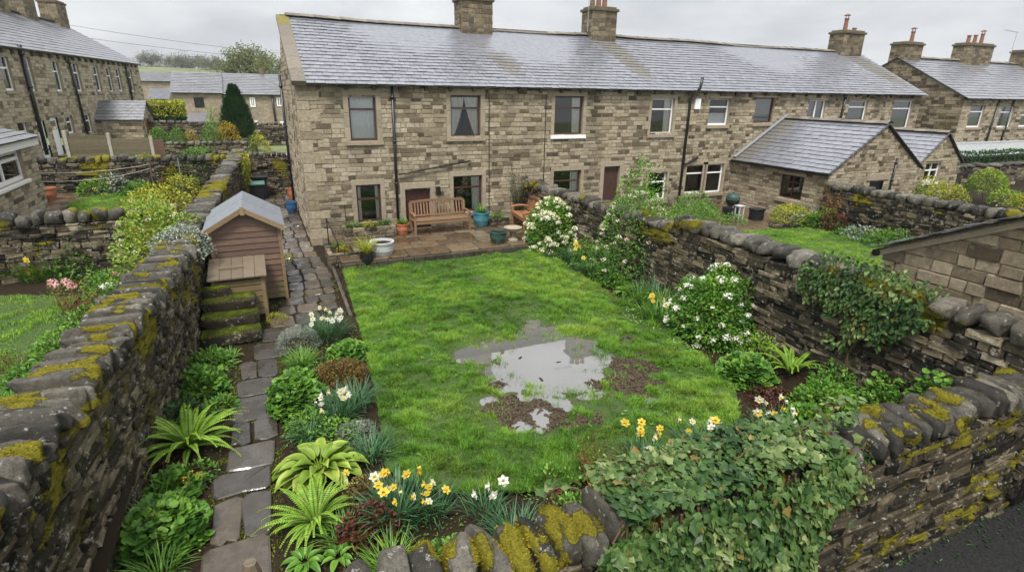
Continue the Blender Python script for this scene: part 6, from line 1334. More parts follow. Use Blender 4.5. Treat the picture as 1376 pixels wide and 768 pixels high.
for k, (u, v) in enumerate(((895, 392), (768, 352))): c = gpos(u, v); o = thing('tulip', ['single red tulip against the white viburnum', 'dark red tulip low by the lawn beneath the cream shrub'][k], 'flower', tuple(c)); m = MB(); tube(m, [c, c+V(0, 0, .55 if k == 0 else .25)], .006, 5); m.build('stem', M['lf_mid'], o); m = MB(); h = c+V(0, 0, .55 if k == 0 else .25); a = np.arange(6)*math.pi/3; D = np.stack([np.cos(a)*.35, np.sin(a)*.35, np.ones(6)], 1); leaves(m, h+D*V(.03, .03, 0), D, -D*V(1, 1, 0)+V(0, 0, .2), .09, .06, .2, -.1, RED(6)); m.build('petals', M['petal'], o)
hosta('hosta', 'young green hosta at the lawn edge under the pink shrub', gpos(842, 395), 24, .2, .1, 'lf_bright'); mound('leafy_plant', 'leafy green tuft behind the young hosta', gpos(825, 382), .36, .3, 380, 'lf_bright', .07, .04, 'leaf'); tuft('grass_tuft', 'tall dark strappy clump between the pink and white shrubs', gpos(860, 400), 120, .55, .018, 'lf_mid', .2)
shrub('viburnum', 'tall airy shrub with scattered pale pink blossom against the right wall', gpos(860, 372)+V(-.25, .1, 0), 1.2, 1.95, 7200, 'lf_mid', .07, .04, flowers=(95, .055, 26, PINK, -.05), lump=.5, fill=.55, holes=.3, seed=21, nst=30, lift=.35); 
shrub('young_tree', 'taller loose leaved sapling rising behind the pink blossom shrub', V(9.6, 12.6, .2), .9, 2.75, 4600, 'lf_bright', .085, .045, holes=.4, lump=.6, fill=.7, nst=24, cat='tree', seed=33, flowers=(30, .05, 18, PINK, .2))
shrub('hydrangea', 'rounded cream flowered shrub beside the patio and bench', gpos(742, 335)+V(.12, .12, 0), 1.02, 1.5, 3600, 'lf_bright', .085, .055, flowers=(120, .10, 54, CREAM, -.05), lump=.3, fill=.4, seed=41, nst=16)
daffs('yellow daffodils beneath the cream shrub at the lawn edge', gpos(775, 352), 190, .55, 7, ['y'], .32, .52, .02, 'lf_blue', sc=1.25); daffs('daffodil leaves with few flowers below the pink shrub', gpos(800, 368), 170, .45, 3, ['y', 'w'], .3, .48, .02, 'lf_mid', sc=1.2)
mound('leafy_plant', 'dark low plants along the lawn beneath the cream shrub', gpos(745, 345), .4, .3, 420, 'lf_dark', .05, .03, 'leaf'); mound('heuchera', 'small dark leaved plant in the shade of the viburnum', gpos(935, 448), .3, .2, 230, 'lf_dark', .05, .03, 'leaf')
twig_shrub('climber', 'dark twiggy climber on the end of the right wall by the house', V(8.35, 18.0, PZ), 26, 1.9, .42, 'lf_dark', 900, 'stem', .05)
# ---------------------------------------------------------------- ivy
def ivy(name, label, pts, nrm, up, size, mat='lf_ivy', vines=None, cat='ivy', shape='lobed'):
    k = len(pts); c = pts.mean(0); c[2] = pts[:, 2].min(); T_ = thing(name, label, cat, tuple(c)); m = MB(); d = unit(rng.normal(size=(k, 3))*.7+up); nn = unit(nrm+rng.normal(size=(k, 3))*.4); d = unit(d-nn*np.sum(d*nn, 1, keepdims=True)*.8)
    t = np.stack([np.clip(.42+(fbm(pts*2.5, 301, 2)-.5)*1.2+rng.normal(0, .2, k), 0, 1), (U(0, 1, k) < .025)*.8, np.zeros(k)], 1)
    if shape == 'lobed': lobed(m, pts, d, nn, size*U(.4, 1.35, k), t)
    else: leaves(m, pts, d, nn, size*U(.6, 1.3, k), size*.62*U(.8, 1.2, k), .1, .15, t)
    m.build('foliage', M[mat], T_)
    if vines: m = MB(); [tube(m, v, np.linspace(.012, .005, len(v)), 5) for v in vines]; m.build('vines', M['stem'], T_)
    return T_
def ivy_wall():
    out, nr = [], []
    n = 9000; x = U(2.0, 4.75, n); u = U(0, 1, n); env = sstep(1.95, 2.6, x)*sstep(4.75, 3.9, x); bot = 1.25-1.85*env*(.7+.5*fbm(np.stack([x*1.6, 0*x], 1), 305)); z = bot+(1.5-bot)*u
    k = fbm(np.stack([x*1.4, z*1.4], 1), 306, 3) > .33-.25*sstep(.6, 1.4, z); x, z = x[k], z[k]; n = len(x); thick = U(.0, .13, n)**1; y = 3.03-.25-.03-thick-.1*fbm(np.stack([x*2, z*2], 1), 307); out.append(np.stack([x, y, z], 1)); nr.append(np.repeat(A([[0, -1, .45]]), n, 0))
    n = 4200; x = U(1.8, 5.0, n); y = U(2.72, 3.45, n); k = fbm(np.stack([x*1.2, y*1.2], 1), 308, 3)+.4*sstep(2.0, 2.8, x)*sstep(5.0, 4.2, x) > .7; x, y = x[k], y[k]; n = len(x); z = 1.46+.05+.12*fbm(np.stack([x*2, y*2], 1), 309)+U(0, .1, n)-.25*np.clip(abs(y-3.03)-.2, 0, 1); out.append(np.stack([x, y, z], 1)); nr.append(np.repeat(A([[0, -.15, 1]]), n, 0))
    vin = []
    for i in range(16): x = U(2.4, 4.1); vin.append([V(x+U(-.3, .3)*t, 2.71-.02*t, 1.5-1.6*t*U(.6, 1)) for t in np.linspace(0, 1, 5)])
    for i in range(46):
        x0 = U(2.2, 5.2); L = U(.35, 1.0); q = V(x0, U(2.75, 2.85), 1.5); pts_ = []; dx = U(-.6, .6)
        for t in np.linspace(0, 1, 7): pts_.append(q+V(dx*L*t+.05*math.sin(t*7+i), -.03-.05*t, -L*t*U(.85, 1.1)))
        vin.append(pts_); k = int(L*34); f = U(0, 6, k); a = np.floor(f).astype(int); P_ = A(pts_)[a]*(1-(f-a))[:, None]+A(pts_)[a+1]*(f-a)[:, None]; out.append(P_+rng.normal(size=(k, 3))*.03-V(0, .02, 0)); nr.append(np.repeat(A([[0, -1, .4]]), k, 0))
    for i in range(30):
        q = V(U(2.1, 5.3), U(2.9, 3.2), 1.56); dx, dy = U(-.5, .5), U(-.2, .25); pts_ = [q+V(dx*t, dy*t, .03+.10*math.sin(t*3)) for t in np.linspace(0, 1, 6)]; vin.append(pts_); k = 14; f = U(0, 5, k); a = np.floor(f).astype(int); P_ = A(pts_)[a]*(1-(f-a))[:, None]+A(pts_)[a+1]*(f-a)[:, None]; out.append(P_+rng.normal(size=(k, 3))*.025+V(0, 0, .03)); nr.append(np.repeat(A([[0, -.2, 1]]), k, 0))
    return np.concatenate(out), np.concatenate(nr), vin
p, nn, vi = ivy_wall(); ivy('ivy', 'thick curtain of variegated ivy pouring over the near wall towards the lane', p, nn, V(0, -.3, -.9), .072, vines=vi)
n = 4200; y = U(4.15, 6.35, n); z = U(.45, 2.25, n); e = ((y-5.25)/1.1)**2+((z-1.62)/.8)**2+2.2*(fbm(np.stack([y*3, z*3], 1), 311, 3)-.5) < .9; e &= ~((z < 1.2) & (abs(y-5.2) > .45)); y, z = y[e], z[e]; x = 8.56-U(0, .12, len(y))-.03; top = z > 1.95; x[top] += U(0, .5, top.sum()); p = np.stack([x, y, z], 1)
ivy('climber', 'broad leaved climber hanging on the taller right wall', p, np.repeat(A([[-1, 0, .4]]), len(p), 0), V(-.2, 0, -.8), .085, 'lf_ivy', [[V(8.5, 5.2+U(-.1, .1), 0), V(8.52, 5.25, .7), V(8.54, 5.2+U(-.4, .4), 1.5)] for _ in range(4)], 'climber', 'leaf')
n = 700; y = U(24.3, 27.4, n); z = U(.7, 2.1, n); x = np.interp(y, [12.9, 28.2], [-1.68, -.78])+.3+U(0, .2, n); k = fbm(np.stack([y*1.2, z*.6], 1), 313) > .42; p = np.stack([x, y, z], 1)[k]; ivy('climber', 'yellowish climber drooping down the passage wall above the bins', p, np.repeat(A([[1, 0, .3]]), len(p), 0), V(.2, 0, -1), .12, 'lf_yel', None, 'climber', 'leaf')

# ---------------------------------------------------------------- litter, weeds, moss between the flags
def soil_h(p): return -.07+fbm(p*5, 31, 4)*.09
n = 5200; p = np.column_stack([U(-2.35, 8.7, n), U(3.3, 15, n)]); k = ~inpoly(p, LAWN); p = p[k]; a, b = pathx(p[:, 1]); p = p[(p[:, 0] < a-.02) | (p[:, 0] > b+.02)]; n = len(p)
m = MB(); B = np.column_stack([p, soil_h(p)+.012]); leaves(m, B, sph(n)*V(1, 1, .3), V(0, 0, 1)+sph(n)*.4, U(.02, .06, n), U(.012, .035, n), .1, .05, tn(n)); o = m.build('leaf_litter', M['lf_red']); o['kind'] = 'stuff'; o['label'] = 'small dead leaves on the bed soil'; o['category'] = 'litter'
n = 30000; p = np.column_stack([U(-2.35, 8.7, n), U(3.3, 15, n)]); k = ~inpoly(p, LAWN) & (fbm(p*2.2, 401, 3) > .5); p = p[k]; a, b = pathx(p[:, 1]); p = p[((p[:, 0] < a-.02) | (p[:, 0] > b+.02))]; n = len(p)
m = MB(); B = np.column_stack([p, soil_h(p)+U(.0, .05, n)]); leaves(m, B, sph(n)*V(1, 1, .5)+V(0, 0, .4), V(0, 0, 1)+sph(n)*.5, U(.02, .05, n), U(.012, .028, n), .1, .1, tn(n)); o = m.build('ground_cover', M['lf_mid']); o['kind'] = 'stuff'; o['label'] = 'tiny green weeds covering the bed soil'; o['category'] = 'weeds'
n = 26000; y = U(3.1, 14, n); a, b = pathx(y); x = a-.06+(b-a+.12)*U(0, 1, n); p = np.column_stack([x, y]); p = p[fbm(p*1.7, 405, 3) > .47]; n = len(p); m = MB(); B = np.column_stack([p, np.full(n, -.035)+U(0, .02, n)]); leaves(m, B, sph(n)*.6+V(0, 0, 1), sph(n), U(.018, .04, n), U(.008, .016, n), .1, .1, tn(n)); o = m.build('moss', M['moss_green']); o['kind'] = 'stuff'; o['label'] = 'green moss in the joints of the path'; o['category'] = 'moss'
n = 9000; m = MB(); p = np.column_stack([U(-2.35, 8.7, n), U(3.3, 15., n)]); p = p[~inpoly(p, LAWN)]; n = len(p); h = np.column_stack([U(.008, .026, n)]*3)*U(.6, 1.3, (n, 3)); v = np.column_stack([p, soil_h(p)])[:, None]+boulder_template(3, 3.)[0][None]*h[:, None]; batch(m, v, boulder_template(3, 3.)[1]); o = m.build('soil_clods', M['soil']); o['kind'] = 'stuff'; o['label'] = 'small clods and pebbles on the bed soil'; o['category'] = 'soil'

n = 60000; p = np.column_stack([U(1.5, 7.3, n), U(4.9, 10, n)]); p = p[(mud_f(p) > .5) & (lawn_z(p) > -.03) & inpoly(p, LAWN)][:2600]; n = len(p); h = np.column_stack([U(.006, .028, n)]*3)*U(.6, 1.3, (n, 3)); v = np.column_stack([p, lawn_zz(p)])[:, None]+(boulder_template(3, 3.)[0][None]+rng.normal(size=(n, 26, 3))*.2)*h[:, None]; m = MB(); batch(m, v, boulder_template(3, 3.)[1]); o = m.build('mud_clods', plain('wet_mud', (.05, .032, .017), .6, .5, 40, .8)); o['kind'] = 'stuff'; o['label'] = 'churned clods of mud round the puddle'; o['category'] = 'mud'

n = 420; p = np.column_stack([U(6.9, 8.5, n), U(7.2, 9.6, n)]); m = MB(); B = np.column_stack([p, np.where(inpoly(p, LAWN), .09, -.02)+U(0, .02, n)]); B = B[fbm(B*V(1.6, 1.6, 0), 431) > .45]; n = len(B); leaves(m, B, sph(n)*V(1, 1, .2), V(0, 0, 1)+sph(n)*.3, U(.015, .035, n), U(.012, .022, n), .1, 0, WHITE(n)); o = m.build('fallen_petals', M['petal']); o['kind'] = 'stuff'; o['label'] = 'white petals fallen under the viburnum'; o['category'] = 'petals'
n = 900; p = np.column_stack([U(1.1, 7.6, n), U(5, 14.8, n)]); p = p[inpoly(p, LAWN) & (fbm(p*.9, 441, 3) > .52) & (pool_d(p) > 1.3)]; k = 6; n = len(p); P = np.repeat(p, k, 0); B = np.column_stack([P, lawn_zz(P)+.035]); m = MB(); N_ = n*k; leaves(m, B, sph(N_)*V(1, 1, .3)+V(0, 0, .25), V(0, 0, 1)+sph(N_)*.3, U(.03, .06, N_), U(.018, .03, N_), .1, .2, tn(N_)); o = m.build('lawn_weeds', M['lf_mid']); o['kind'] = 'stuff'; o['label'] = 'flat weeds and clover scattered in the lawn'; o['category'] = 'weeds'
# ---------------------------------------------------------------- patio pots' plants
def pot_plant(label, c, n, L, W, mat, kind='strap', name='pot_plant'):
    c = A(c, float); T_ = thing(name, label, 'plant', tuple(c))
    if kind == 'strap': strap_clump(T_, c, n, L, W, mat, .09, (.4, 1.4))
    else: P, d = dome_pts(n, c, L, L*.9, 1., .5, .3, 3); m = MB(); leaves(m, P, d+V(0, 0, .3), d, W*1.6, W, .1, .2, tn(n)); m.build('foliage', M[mat], T_)
    return T_
pot_plant('tall arching yellow green grass growing in the black pot', (2.42, 15.12, .4), 130, .62, .016, 'lf_yel'); pot_plant('small bushy green plant in the terracotta pot by the bench', (4.02, 17.55, PZ+.32), 120, .2, .05, 'lf_bright', 'bush'); pot_plant('spiky green leaves growing from the teal pot', (6.85, 17.75, PZ+.45), 50, .38, .03, 'lf_bright')
for lab, c, r, mt in (('trailing green herbs at the left of the raised bed', V(2.5, 17.65, .58), .25, 'lf_bright'), ('yellow green herbs in the middle of the raised bed', V(2.95, 17.6, .58), .22, 'lf_yel'), ('low leafy herbs at the right of the raised bed', V(3.45, 17.65, .58), .24, 'lf_mid'), ('dry straw coloured tuft in the corner trough', V(1.9, 15.9, .32), .18, 'lf_gold'), ('green herbs filling the back of the corner trough', V(1.85, 16.35, .32), .2, 'lf_mid'), ('small plants in the trough right of the window', V(7.5, 17.8, .48), .26, 'lf_bright')): mound('herb_plant', lab, c, r, r*.8, 150, mt, .05, .03, 'leaf')
# ---------------------------------------------------------------- left gardens
def lp_(u, v): return gpos(u, v, GL)
daffs('yellow daffodils with dark leaves below the left cross wall', lp_(52, 372)+V(.1, 0, 0), 330, .62, 4, ['y'], .5, .62, .024, 'lf_mid', sc=1.5)
shrub('leafy_shrub', 'bushy green plants between daffodils and lime shrub in the left border', lp_(110, 366), .55, .85, 700, 'lf_mid', .09, .05, nst=8); mound('leafy_plant', 'dark green leafy clump at the far left edge of the left border', lp_(5, 372), .5, .45, 420, 'lf_dark', .09, .04, 'leaf')
shrub('lime_shrub', 'big lime green variegated shrub spilling over the left wall by the shed', V(-2.25, 14.4, GL), 1.05, 1.95, 2700, 'lf_lime', .085, .05, ratio=1.35, flowers=(34, .06, 16, CREAM, .1), lump=.5, fill=.4, seed=51, nst=18)
shrub('lime_shrub', 'pale green leafy shrub draping across the wall coping just in front of the shed', V(-1.72, 13.0, 1.35), .58, .62, 900, 'lf_silver', .055, .032, ratio=1.2, nst=6, lump=.5); shrub('lime_shrub', 'lime shrub on the far side of the left cross wall', V(-2.6, 17.4, GL2), .95, 1.35, 1300, 'lf_yel', .09, .05, nst=10)
twig_shrub('rose_bush', 'reddish rose bush with peach flowers over the left wall', lp_(112, 440), 16, .85, .5, 'lf_bronze', 240, 'stem_red', .05)
o = thing('rose_flower', 'peach coloured rose blooms on the red stemmed bush', 'flower', tuple(lp_(112, 425))); m = MB(); [head(m, lp_(112, 425)+V(U(-.5, .6), U(-.3, .4), U(.55, 1.0)), .07, 26, PEACH, .3, .6) for _ in range(6)]; m.build('blossom', M['petal'], o)
shrub('white_flower_plant', 'white flowered perennial close against the left wall', lp_(168, 425)+V(-.1, .3, 0), .42, .62, 420, 'lf_mid', .07, .03, flowers=(12, .055, 24, WHITE, .1), nst=8, cat='plant')
for lab, (u, v), n in (('green bulb leaves at the left lawn edge beside the rose', (82, 488), 120), ('strappy bulb leaves against the wall halfway down the left lawn', (45, 530), 130), ('bulb leaves at the near left corner of the left lawn', (12, 560), 120)): tuft('bulb_leaves', lab, lp_(u, v), n, .42, .026, 'lf_mid', .3, (.6, 1.6), (.6, 1.4), 'plant')
mound('dead_plant', 'brown dried plant at the edge of the left lawn', lp_(18, 500), .26, .3, 200, 'lf_bronze', .05, .02, 'leaf'); mound('leafy_plant', 'cabbage like blue green leaves under the rose bush', lp_(115, 470), .4, .3, 160, 'lf_silver', .12, .08, 'leaf'); mound('leafy_plant', 'pale yellow green plant at the left picture edge below the wall', lp_(8, 580), .3, .3, 150, 'lf_yel', .09, .05, 'leaf')
for i, (u, v, r, h, mt, lab, fl) in enumerate(((128, 262, .55, .55, 'lf_bright', 'bright green border plant with yellow flowers behind the small far lawn', (5, .09, 16, YEL, .1)), (155, 258, .6, .7, 'lf_silver', 'pale green cabbage like plants in the bed under the dark cross wall', (4, .09, 14, WHITE, .2)), (185, 262, .6, .5, 'lf_mid', 'low green border plants beside the washing line post', None))): shrub('border_plant', lab, gpos(u, v, GL2), r, h, 420, mt, .1, .06, flowers=fl, cat='plant', nst=5)
shrub('round_bush', 'dark green rounded bush leaning on the passage wall', gpos(266, 245, GL2)+V(0, -1.2, 0), .95, 1.35, 1700, 'lf_dark', .08, .035, lump=.25, nst=8, cat='bush'); shrub('lime_shrub', 'small yellow green shrub in front of the dark rounded bush', gpos(240, 262, GL2)+V(.1, 0, 0), .65, .75, 600, 'lf_yel', .09, .05, nst=5)
# ---------------------------------------------------------------- far left shrubs, conifer, hedge
def far_shrub(label, u, v0, v1, Y, w_px, mat, name='shrub', n=900, L=.1, lump=.3, zb_=None, ratio=1., cat='shrub', flowers=None):
    b, t = atY(u, v1, Y), atY(u, v0, Y); r = abs(atY(u+w_px/2, v1, Y)[0]-b[0]); z = b[2] if zb_ is None else zb_; return shrub(name, label, (b[0], Y, z), r, t[2]-z, n, mat, L, L*.45, ratio, lump=lump, nst=4, fill=.25, cat=cat, flowers=flowers)
far_shrub('rounded green bush left of the golden one behind the boarded fence', 215, 170, 190, 34, 34, 'lf_bright', zb_=1.2); far_shrub('dark green low bush between the two rounded ones', 240, 172, 190, 34.3, 30, 'lf_mid', zb_=1.2); far_shrub('bright yellow spreading shrub beyond the thin far wall', 257, 176, 190, 34.6, 26, 'lf_gold', zb_=1.2, n=500); far_shrub('mid green rounded shrub beside the golden one', 285, 166, 190, 34.8, 34, 'lf_mid', zb_=1.2, n=900)
far_shrub('golden orange rounded bush left of the tall conifer', 308, 163, 190, 35, 36, 'lf_gold', zb_=1.2, n=1300, lump=.2); far_shrub('pale feathery shrub in front of the slate roofed house', 289, 148, 180, 37, 30, 'lf_lime', zb_=1.1, n=700, lump=.5); far_shrub('yellow green shrub right of the conifer by the road', 350, 178, 200, 31, 30, 'lf_yel', zb_=1.2, n=700); far_shrub('dark little bush below the conifer', 338, 182, 200, 30.5, 18, 'lf_dark', zb_=1.2, n=300)
far_shrub('sprawling rust coloured plant at the foot of the dark cross wall', 222, 240, 262, 23.3, 24, 'lf_bronze', zb_=GL2, n=300)
tp = MB(); q = atY(367, 196, 29.5); lathe(tp, [(0, 0), (.4, 0), (.5, .35), (.45, .38), (0, .34)], (q[0], 29.5, 1.28), 16); tag(recentre(tp.build('planter', M['terra'])), 'orange terracotta planter on the pale road beyond the passage', 'planter')
cy = 36.; b, t = atY(322, 186, cy), atY(318, 118, cy); CN = thing('conifer', 'tall dark green columnar conifer in front of the slate roofed houses', 'tree', (b[0], cy, b[2])); n = 5200; u = U(0, 1, n)**.9; a = U(0, 6.283, n); hgt = t[2]-b[2]; rad = .78*np.where(u < .2, .75+u*1.25, 1-((u-.2)/.8)**1.5)+.05; rad = rad*(.78+.4*fbm(np.stack([np.cos(a)*1.5, np.sin(a)*1.5, u*7], 1), 321, 3))*U(.75, 1.05, n)
P = np.stack([b[0]+np.cos(a)*rad, cy+np.sin(a)*rad, b[2]+u*hgt], 1); D = unit(np.stack([np.cos(a)*.6, np.sin(a)*.6, np.ones(n)], 1)+rng.normal(size=(n, 3))*.25); m = MB(); leaves(m, P, D, np.stack([np.cos(a), np.sin(a), 0*a+.2], 1), U(.16, .36, n), U(.05, .1, n), .1, .05, np.stack([np.clip(fbm(P*1.3, 322)*1.3-.15+rng.normal(0, .15, n), 0, 1), 0*a, 0*a], 1)); m.build('crown', M['lf_con'], CN); m = MB(); tube(m, [b-V(0, 0, .8), b+V(0, 0, hgt*.6)], [.14, .06], 8); m.build('trunk', M['stem'], CN)
def hedge(label, x0, x1, y0, y1, z0, z1, n, mat, L=.09, name='hedge', top=None, wob=.12):
    T_ = thing(name, label, 'hedge', ((x0+x1)/2, (y0+y1)/2, z0)); w, d, h = x1-x0, y1-y0, z1-z0; ar = A([w*h, w*d, d*h, d*h]); k = rng.choice(4, n, p=ar/ar.sum()); u, v = U(0, 1, n), U(0, 1, n)
    x = np.where(k < 2, x0+u*w, np.where(k == 2, x0, x1)); y = np.where(k == 0, y0, y0+np.where(k == 1, v, u)*d); z = np.where(k == 1, z1, z0+v*h); P = np.stack([x, y, z], 1); N = np.stack([np.where(k == 2, -1., np.where(k == 3, 1., 0)), np.where(k == 0, -1., 0), np.where(k == 1, 1., 0)], 1)
    P = P+N*(fbm(P*1.2, 331, 3)-.5)[:, None]*wob*2-N*U(0, .12, n)[:, None]; t = np.stack([np.clip(fbm(P*1.5, 332)*1.2-.1+rng.normal(0, .15, n), 0, 1), 0*x, 0*x], 1)
    tp_ = (P[:, 2] > z1-.45*(z1-z0)) if top else np.zeros(n, bool); D = unit(N+rng.normal(size=(n, 3))*.7+V(0, 0, .2))
    for sel, mt, nm in ((~tp_, mat, 'foliage'), (tp_, top, 'new_growth')):
        if sel.any(): m = MB(); kk = sel.sum(); leaves(m, P[sel], D[sel], N[sel], L*U(.6, 1.3, kk), L*.5, .1, .1, t[sel]); m.build(nm, M[mt], T_)
    m = MB(); box(m, (x0+.18, y0+.18, z0-.3), (x1-.18, y1-.1, z1-.25)); m.build('twigs', M['core'], T_)
a, b = atY(198, 163, 43), atY(241, 140, 43); hedge('clipped dark hedge with yellow new growth beyond the left terrace', a[0], b[0], 43, 45.5, a[2]-.8, b[2]+.1, 5200, 'lf_dark', .16, top='lf_yel', wob=.2)
hedge('long clipped dark green hedge in front of the greenhouse', 31.5, 47, 16.0, 16.8, .6, 2.2, 6500, 'lf_con', .11)
# ---------------------------------------------------------------- right hand gardens
def rp_(u, v, z=GR): return gpos(u, v, z)
shrub('rounded_shrub', 'large green and tan rounded shrub behind the right garden wall', V(13.3, 14.2, GR), 1.25, 1.05, 1700, 'lf_bright', .08, .04, lump=.3, nst=6); shrub('rounded_shrub', 'tan heather like bush in front of the green rounded one', V(13.0, 12.9, GR), .85, .8, 1300, 'lf_bronze', .05, .025, lump=.25, nst=5)
mound('low_plant', 'greyish low plant at the corner of the right yard', rp_(985, 300), .5, .35, 260, 'lf_mid', .07, .04, 'leaf'); shrub('yellow_bush', 'bright yellow green bush under the extension window', V(17.75, 14.1, GR+.15), .75, .62, 1100, 'lf_yel', .07, .04, lump=.25, nst=4)
shrub('dark_bush', 'small black green bush right of the yellow one', V(18.25, 13.7, GR), .4, .5, 350, 'lf_dark', .06, .03, nst=3)
for i, (u, v, r, h, mt, lab) in enumerate(((1078, 303, .5, .5, 'lf_silver', 'blue green mound at the left of the far right border'), (1102, 306, .55, .55, 'lf_bright', 'fresh green mound second from the left in the far border'), (1132, 306, .6, .85, 'lf_bright', 'taller bright green bush in the far border'), (1156, 308, .5, .7, 'lf_red', 'rust red shrub in the far right border'), (1172, 322, .75, .45, 'lf_silver', 'wide pale green ground covering plant below the red shrub'), (1140, 318, .55, .35, 'lf_bright', 'low green plants at the edge of the right lawn'), (1205, 330, .6, .4, 'lf_mid', 'green plants half hidden by the outbuilding roof'))):
    q = rp_(u, v); q[0] = min(q[0], 18.1); shrub('border_plant', lab, q, r, h, 520, mt, .085, .05, cat='plant', nst=4)
twig_shrub('rose_bush', 'tan twiggy climber on the blackened wall beyond the lawn', V(18.1, 12.9, GR), 22, 1.5, .55, 'lf_gold', 160, 'stem_red', .05); twig_shrub('young_shrub', 'thin sapling stems just behind the middle of the right wall', V(10.2, 7.6, GR), 10, .8, .4, 'lf_bronze', 30, 'stem_red', .03)
for i, (u, v, r, h, mt, lab) in enumerate(((1170, 243, .9, 1.0, 'lf_bright', 'green bush against the gable of the extension'), (1215, 250, .8, .7, 'lf_lime', 'lime green bush left of the row over the blackened wall'), (1245, 252, .85, .85, 'lf_yel', 'yellowish bush in the middle of the row over the blackened wall'), (1270, 258, .8, .7, 'lf_yel', 'low yellow bush at the right of the row'), (1350, 262, .6, .6, 'lf_lime', 'lime bush right of the clipped ball'), (1376, 268, .6, .6, 'lf_yel', 'yellow bush at the far right edge behind the wall'), (1192, 250, .7, .6, 'lf_bright', 'small green bush between the gable bush and the lime one'))):
    q = gpos(u, v+12, .75); shrub('garden_bush', lab, q, r, h, 600, mt, .09, .05, nst=3, cat='bush')
q = atY(1327, 247, 13.2); shrub('topiary_ball', 'clipped yellow green topiary ball beyond the blackened wall', (q[0], 13.2, q[2]-.62), .72, .95, 3000, 'lf_lime', .07, .035, lump=.06, fill=.12, nst=3, cat='topiary', lift=.28)
# ---------------------------------------------------------------- hill trees
def tree(label, u, v0, v1, w_px, d, n, mat='lf_far', name='hill_tree', dens=.4, seed=0, tw=.5):
    n = int(n*2.4); d = d*2. if d > 110 else d
    b = CAM+ray(u, v1)*d; t = CAM+ray(u, v0)*d; R = np.linalg.norm((CAM+ray(u+w_px/2, v1)*d)-b); hgt = t[2]-b[2]; gz = float(terrain(b[None, :2])[0]); base = V(b[0], b[1], min(gz, b[2])-.2); T_ = thing(name, label, 'tree', tuple(base)); m = MB(); top = t[2]-base[2]
    tube(m, [base, base+V(.1, 0, top*.3), base+V(0, .1, top*.6)], [R*.09, R*.07, R*.03], 8); tips = []
    for i in range(26):
        a = U(0, 6.283); e_ = U(.25, 1.2); s = base+V(0, 0, top*U(.22, .5)); ln_b = R*U(.65, 1.); tip = base+V(math.cos(a)*R*.88*math.cos(e_)**.7, math.sin(a)*R*.88*math.cos(e_)**.7, top*(.42+.52*math.sin(e_))); mid = s*.5+tip*.5+V(0, 0, R*.08); tube(m, [s, mid, tip], [R*.035, R*.02, R*.006], 5); tips += [mid*.4+tip*.6, tip]
        for k in range(3): q_ = tip+rng.normal(size=3)*R*.22; tube(m, [mid*.3+tip*.7, q_], [R*.012, R*.004], 4); tips.append(q_)
    m.build('trunk', M['stem'], T_); tips = A(tips); k = rng.choice(len(tips), n); P = tips[k]+rng.normal(size=(n, 3))*R*.13; P = P[fbm(P*(3./R), seed+341, 2) > dens-.05]; n = len(P); m = MB(); leaves(m, P, sph(n)+V(0, 0, .2), sph(n), R*.09*U(.6, 1.3, n), R*.05, .1, .2, np.stack([np.clip(fbm(P*2/R, 342)*1.3-.15+rng.normal(0, .15, n), 0, 1), np.zeros(n), np.zeros(n)], 1)); m.build('crown', M[mat], T_)
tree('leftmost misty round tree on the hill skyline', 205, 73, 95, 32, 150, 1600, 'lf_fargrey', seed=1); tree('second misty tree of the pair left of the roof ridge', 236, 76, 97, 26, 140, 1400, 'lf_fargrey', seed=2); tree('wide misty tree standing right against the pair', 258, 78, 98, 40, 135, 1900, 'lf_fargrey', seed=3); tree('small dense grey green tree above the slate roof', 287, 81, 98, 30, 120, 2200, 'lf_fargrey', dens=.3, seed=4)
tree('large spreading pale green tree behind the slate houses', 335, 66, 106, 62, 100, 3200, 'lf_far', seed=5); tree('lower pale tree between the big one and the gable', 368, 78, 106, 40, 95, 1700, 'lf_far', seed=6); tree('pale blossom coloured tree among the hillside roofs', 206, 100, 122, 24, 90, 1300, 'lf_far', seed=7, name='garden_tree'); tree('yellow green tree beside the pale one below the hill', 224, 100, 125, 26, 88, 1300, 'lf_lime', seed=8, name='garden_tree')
for k, (u, v0, v1, w, d) in enumerate(((185, 92, 98, 40, 160), (222, 90, 98, 30, 150), (300, 92, 102, 40, 125))): tree(['low hedge line at the left end of the hill skyline', 'low bushes on the skyline between the misty trees', 'scrubby bushes on the skyline above the right slate roof'][k], u, v0, v1, w, d, 900, 'lf_fargrey', 'hill_bush', seed=10+k)

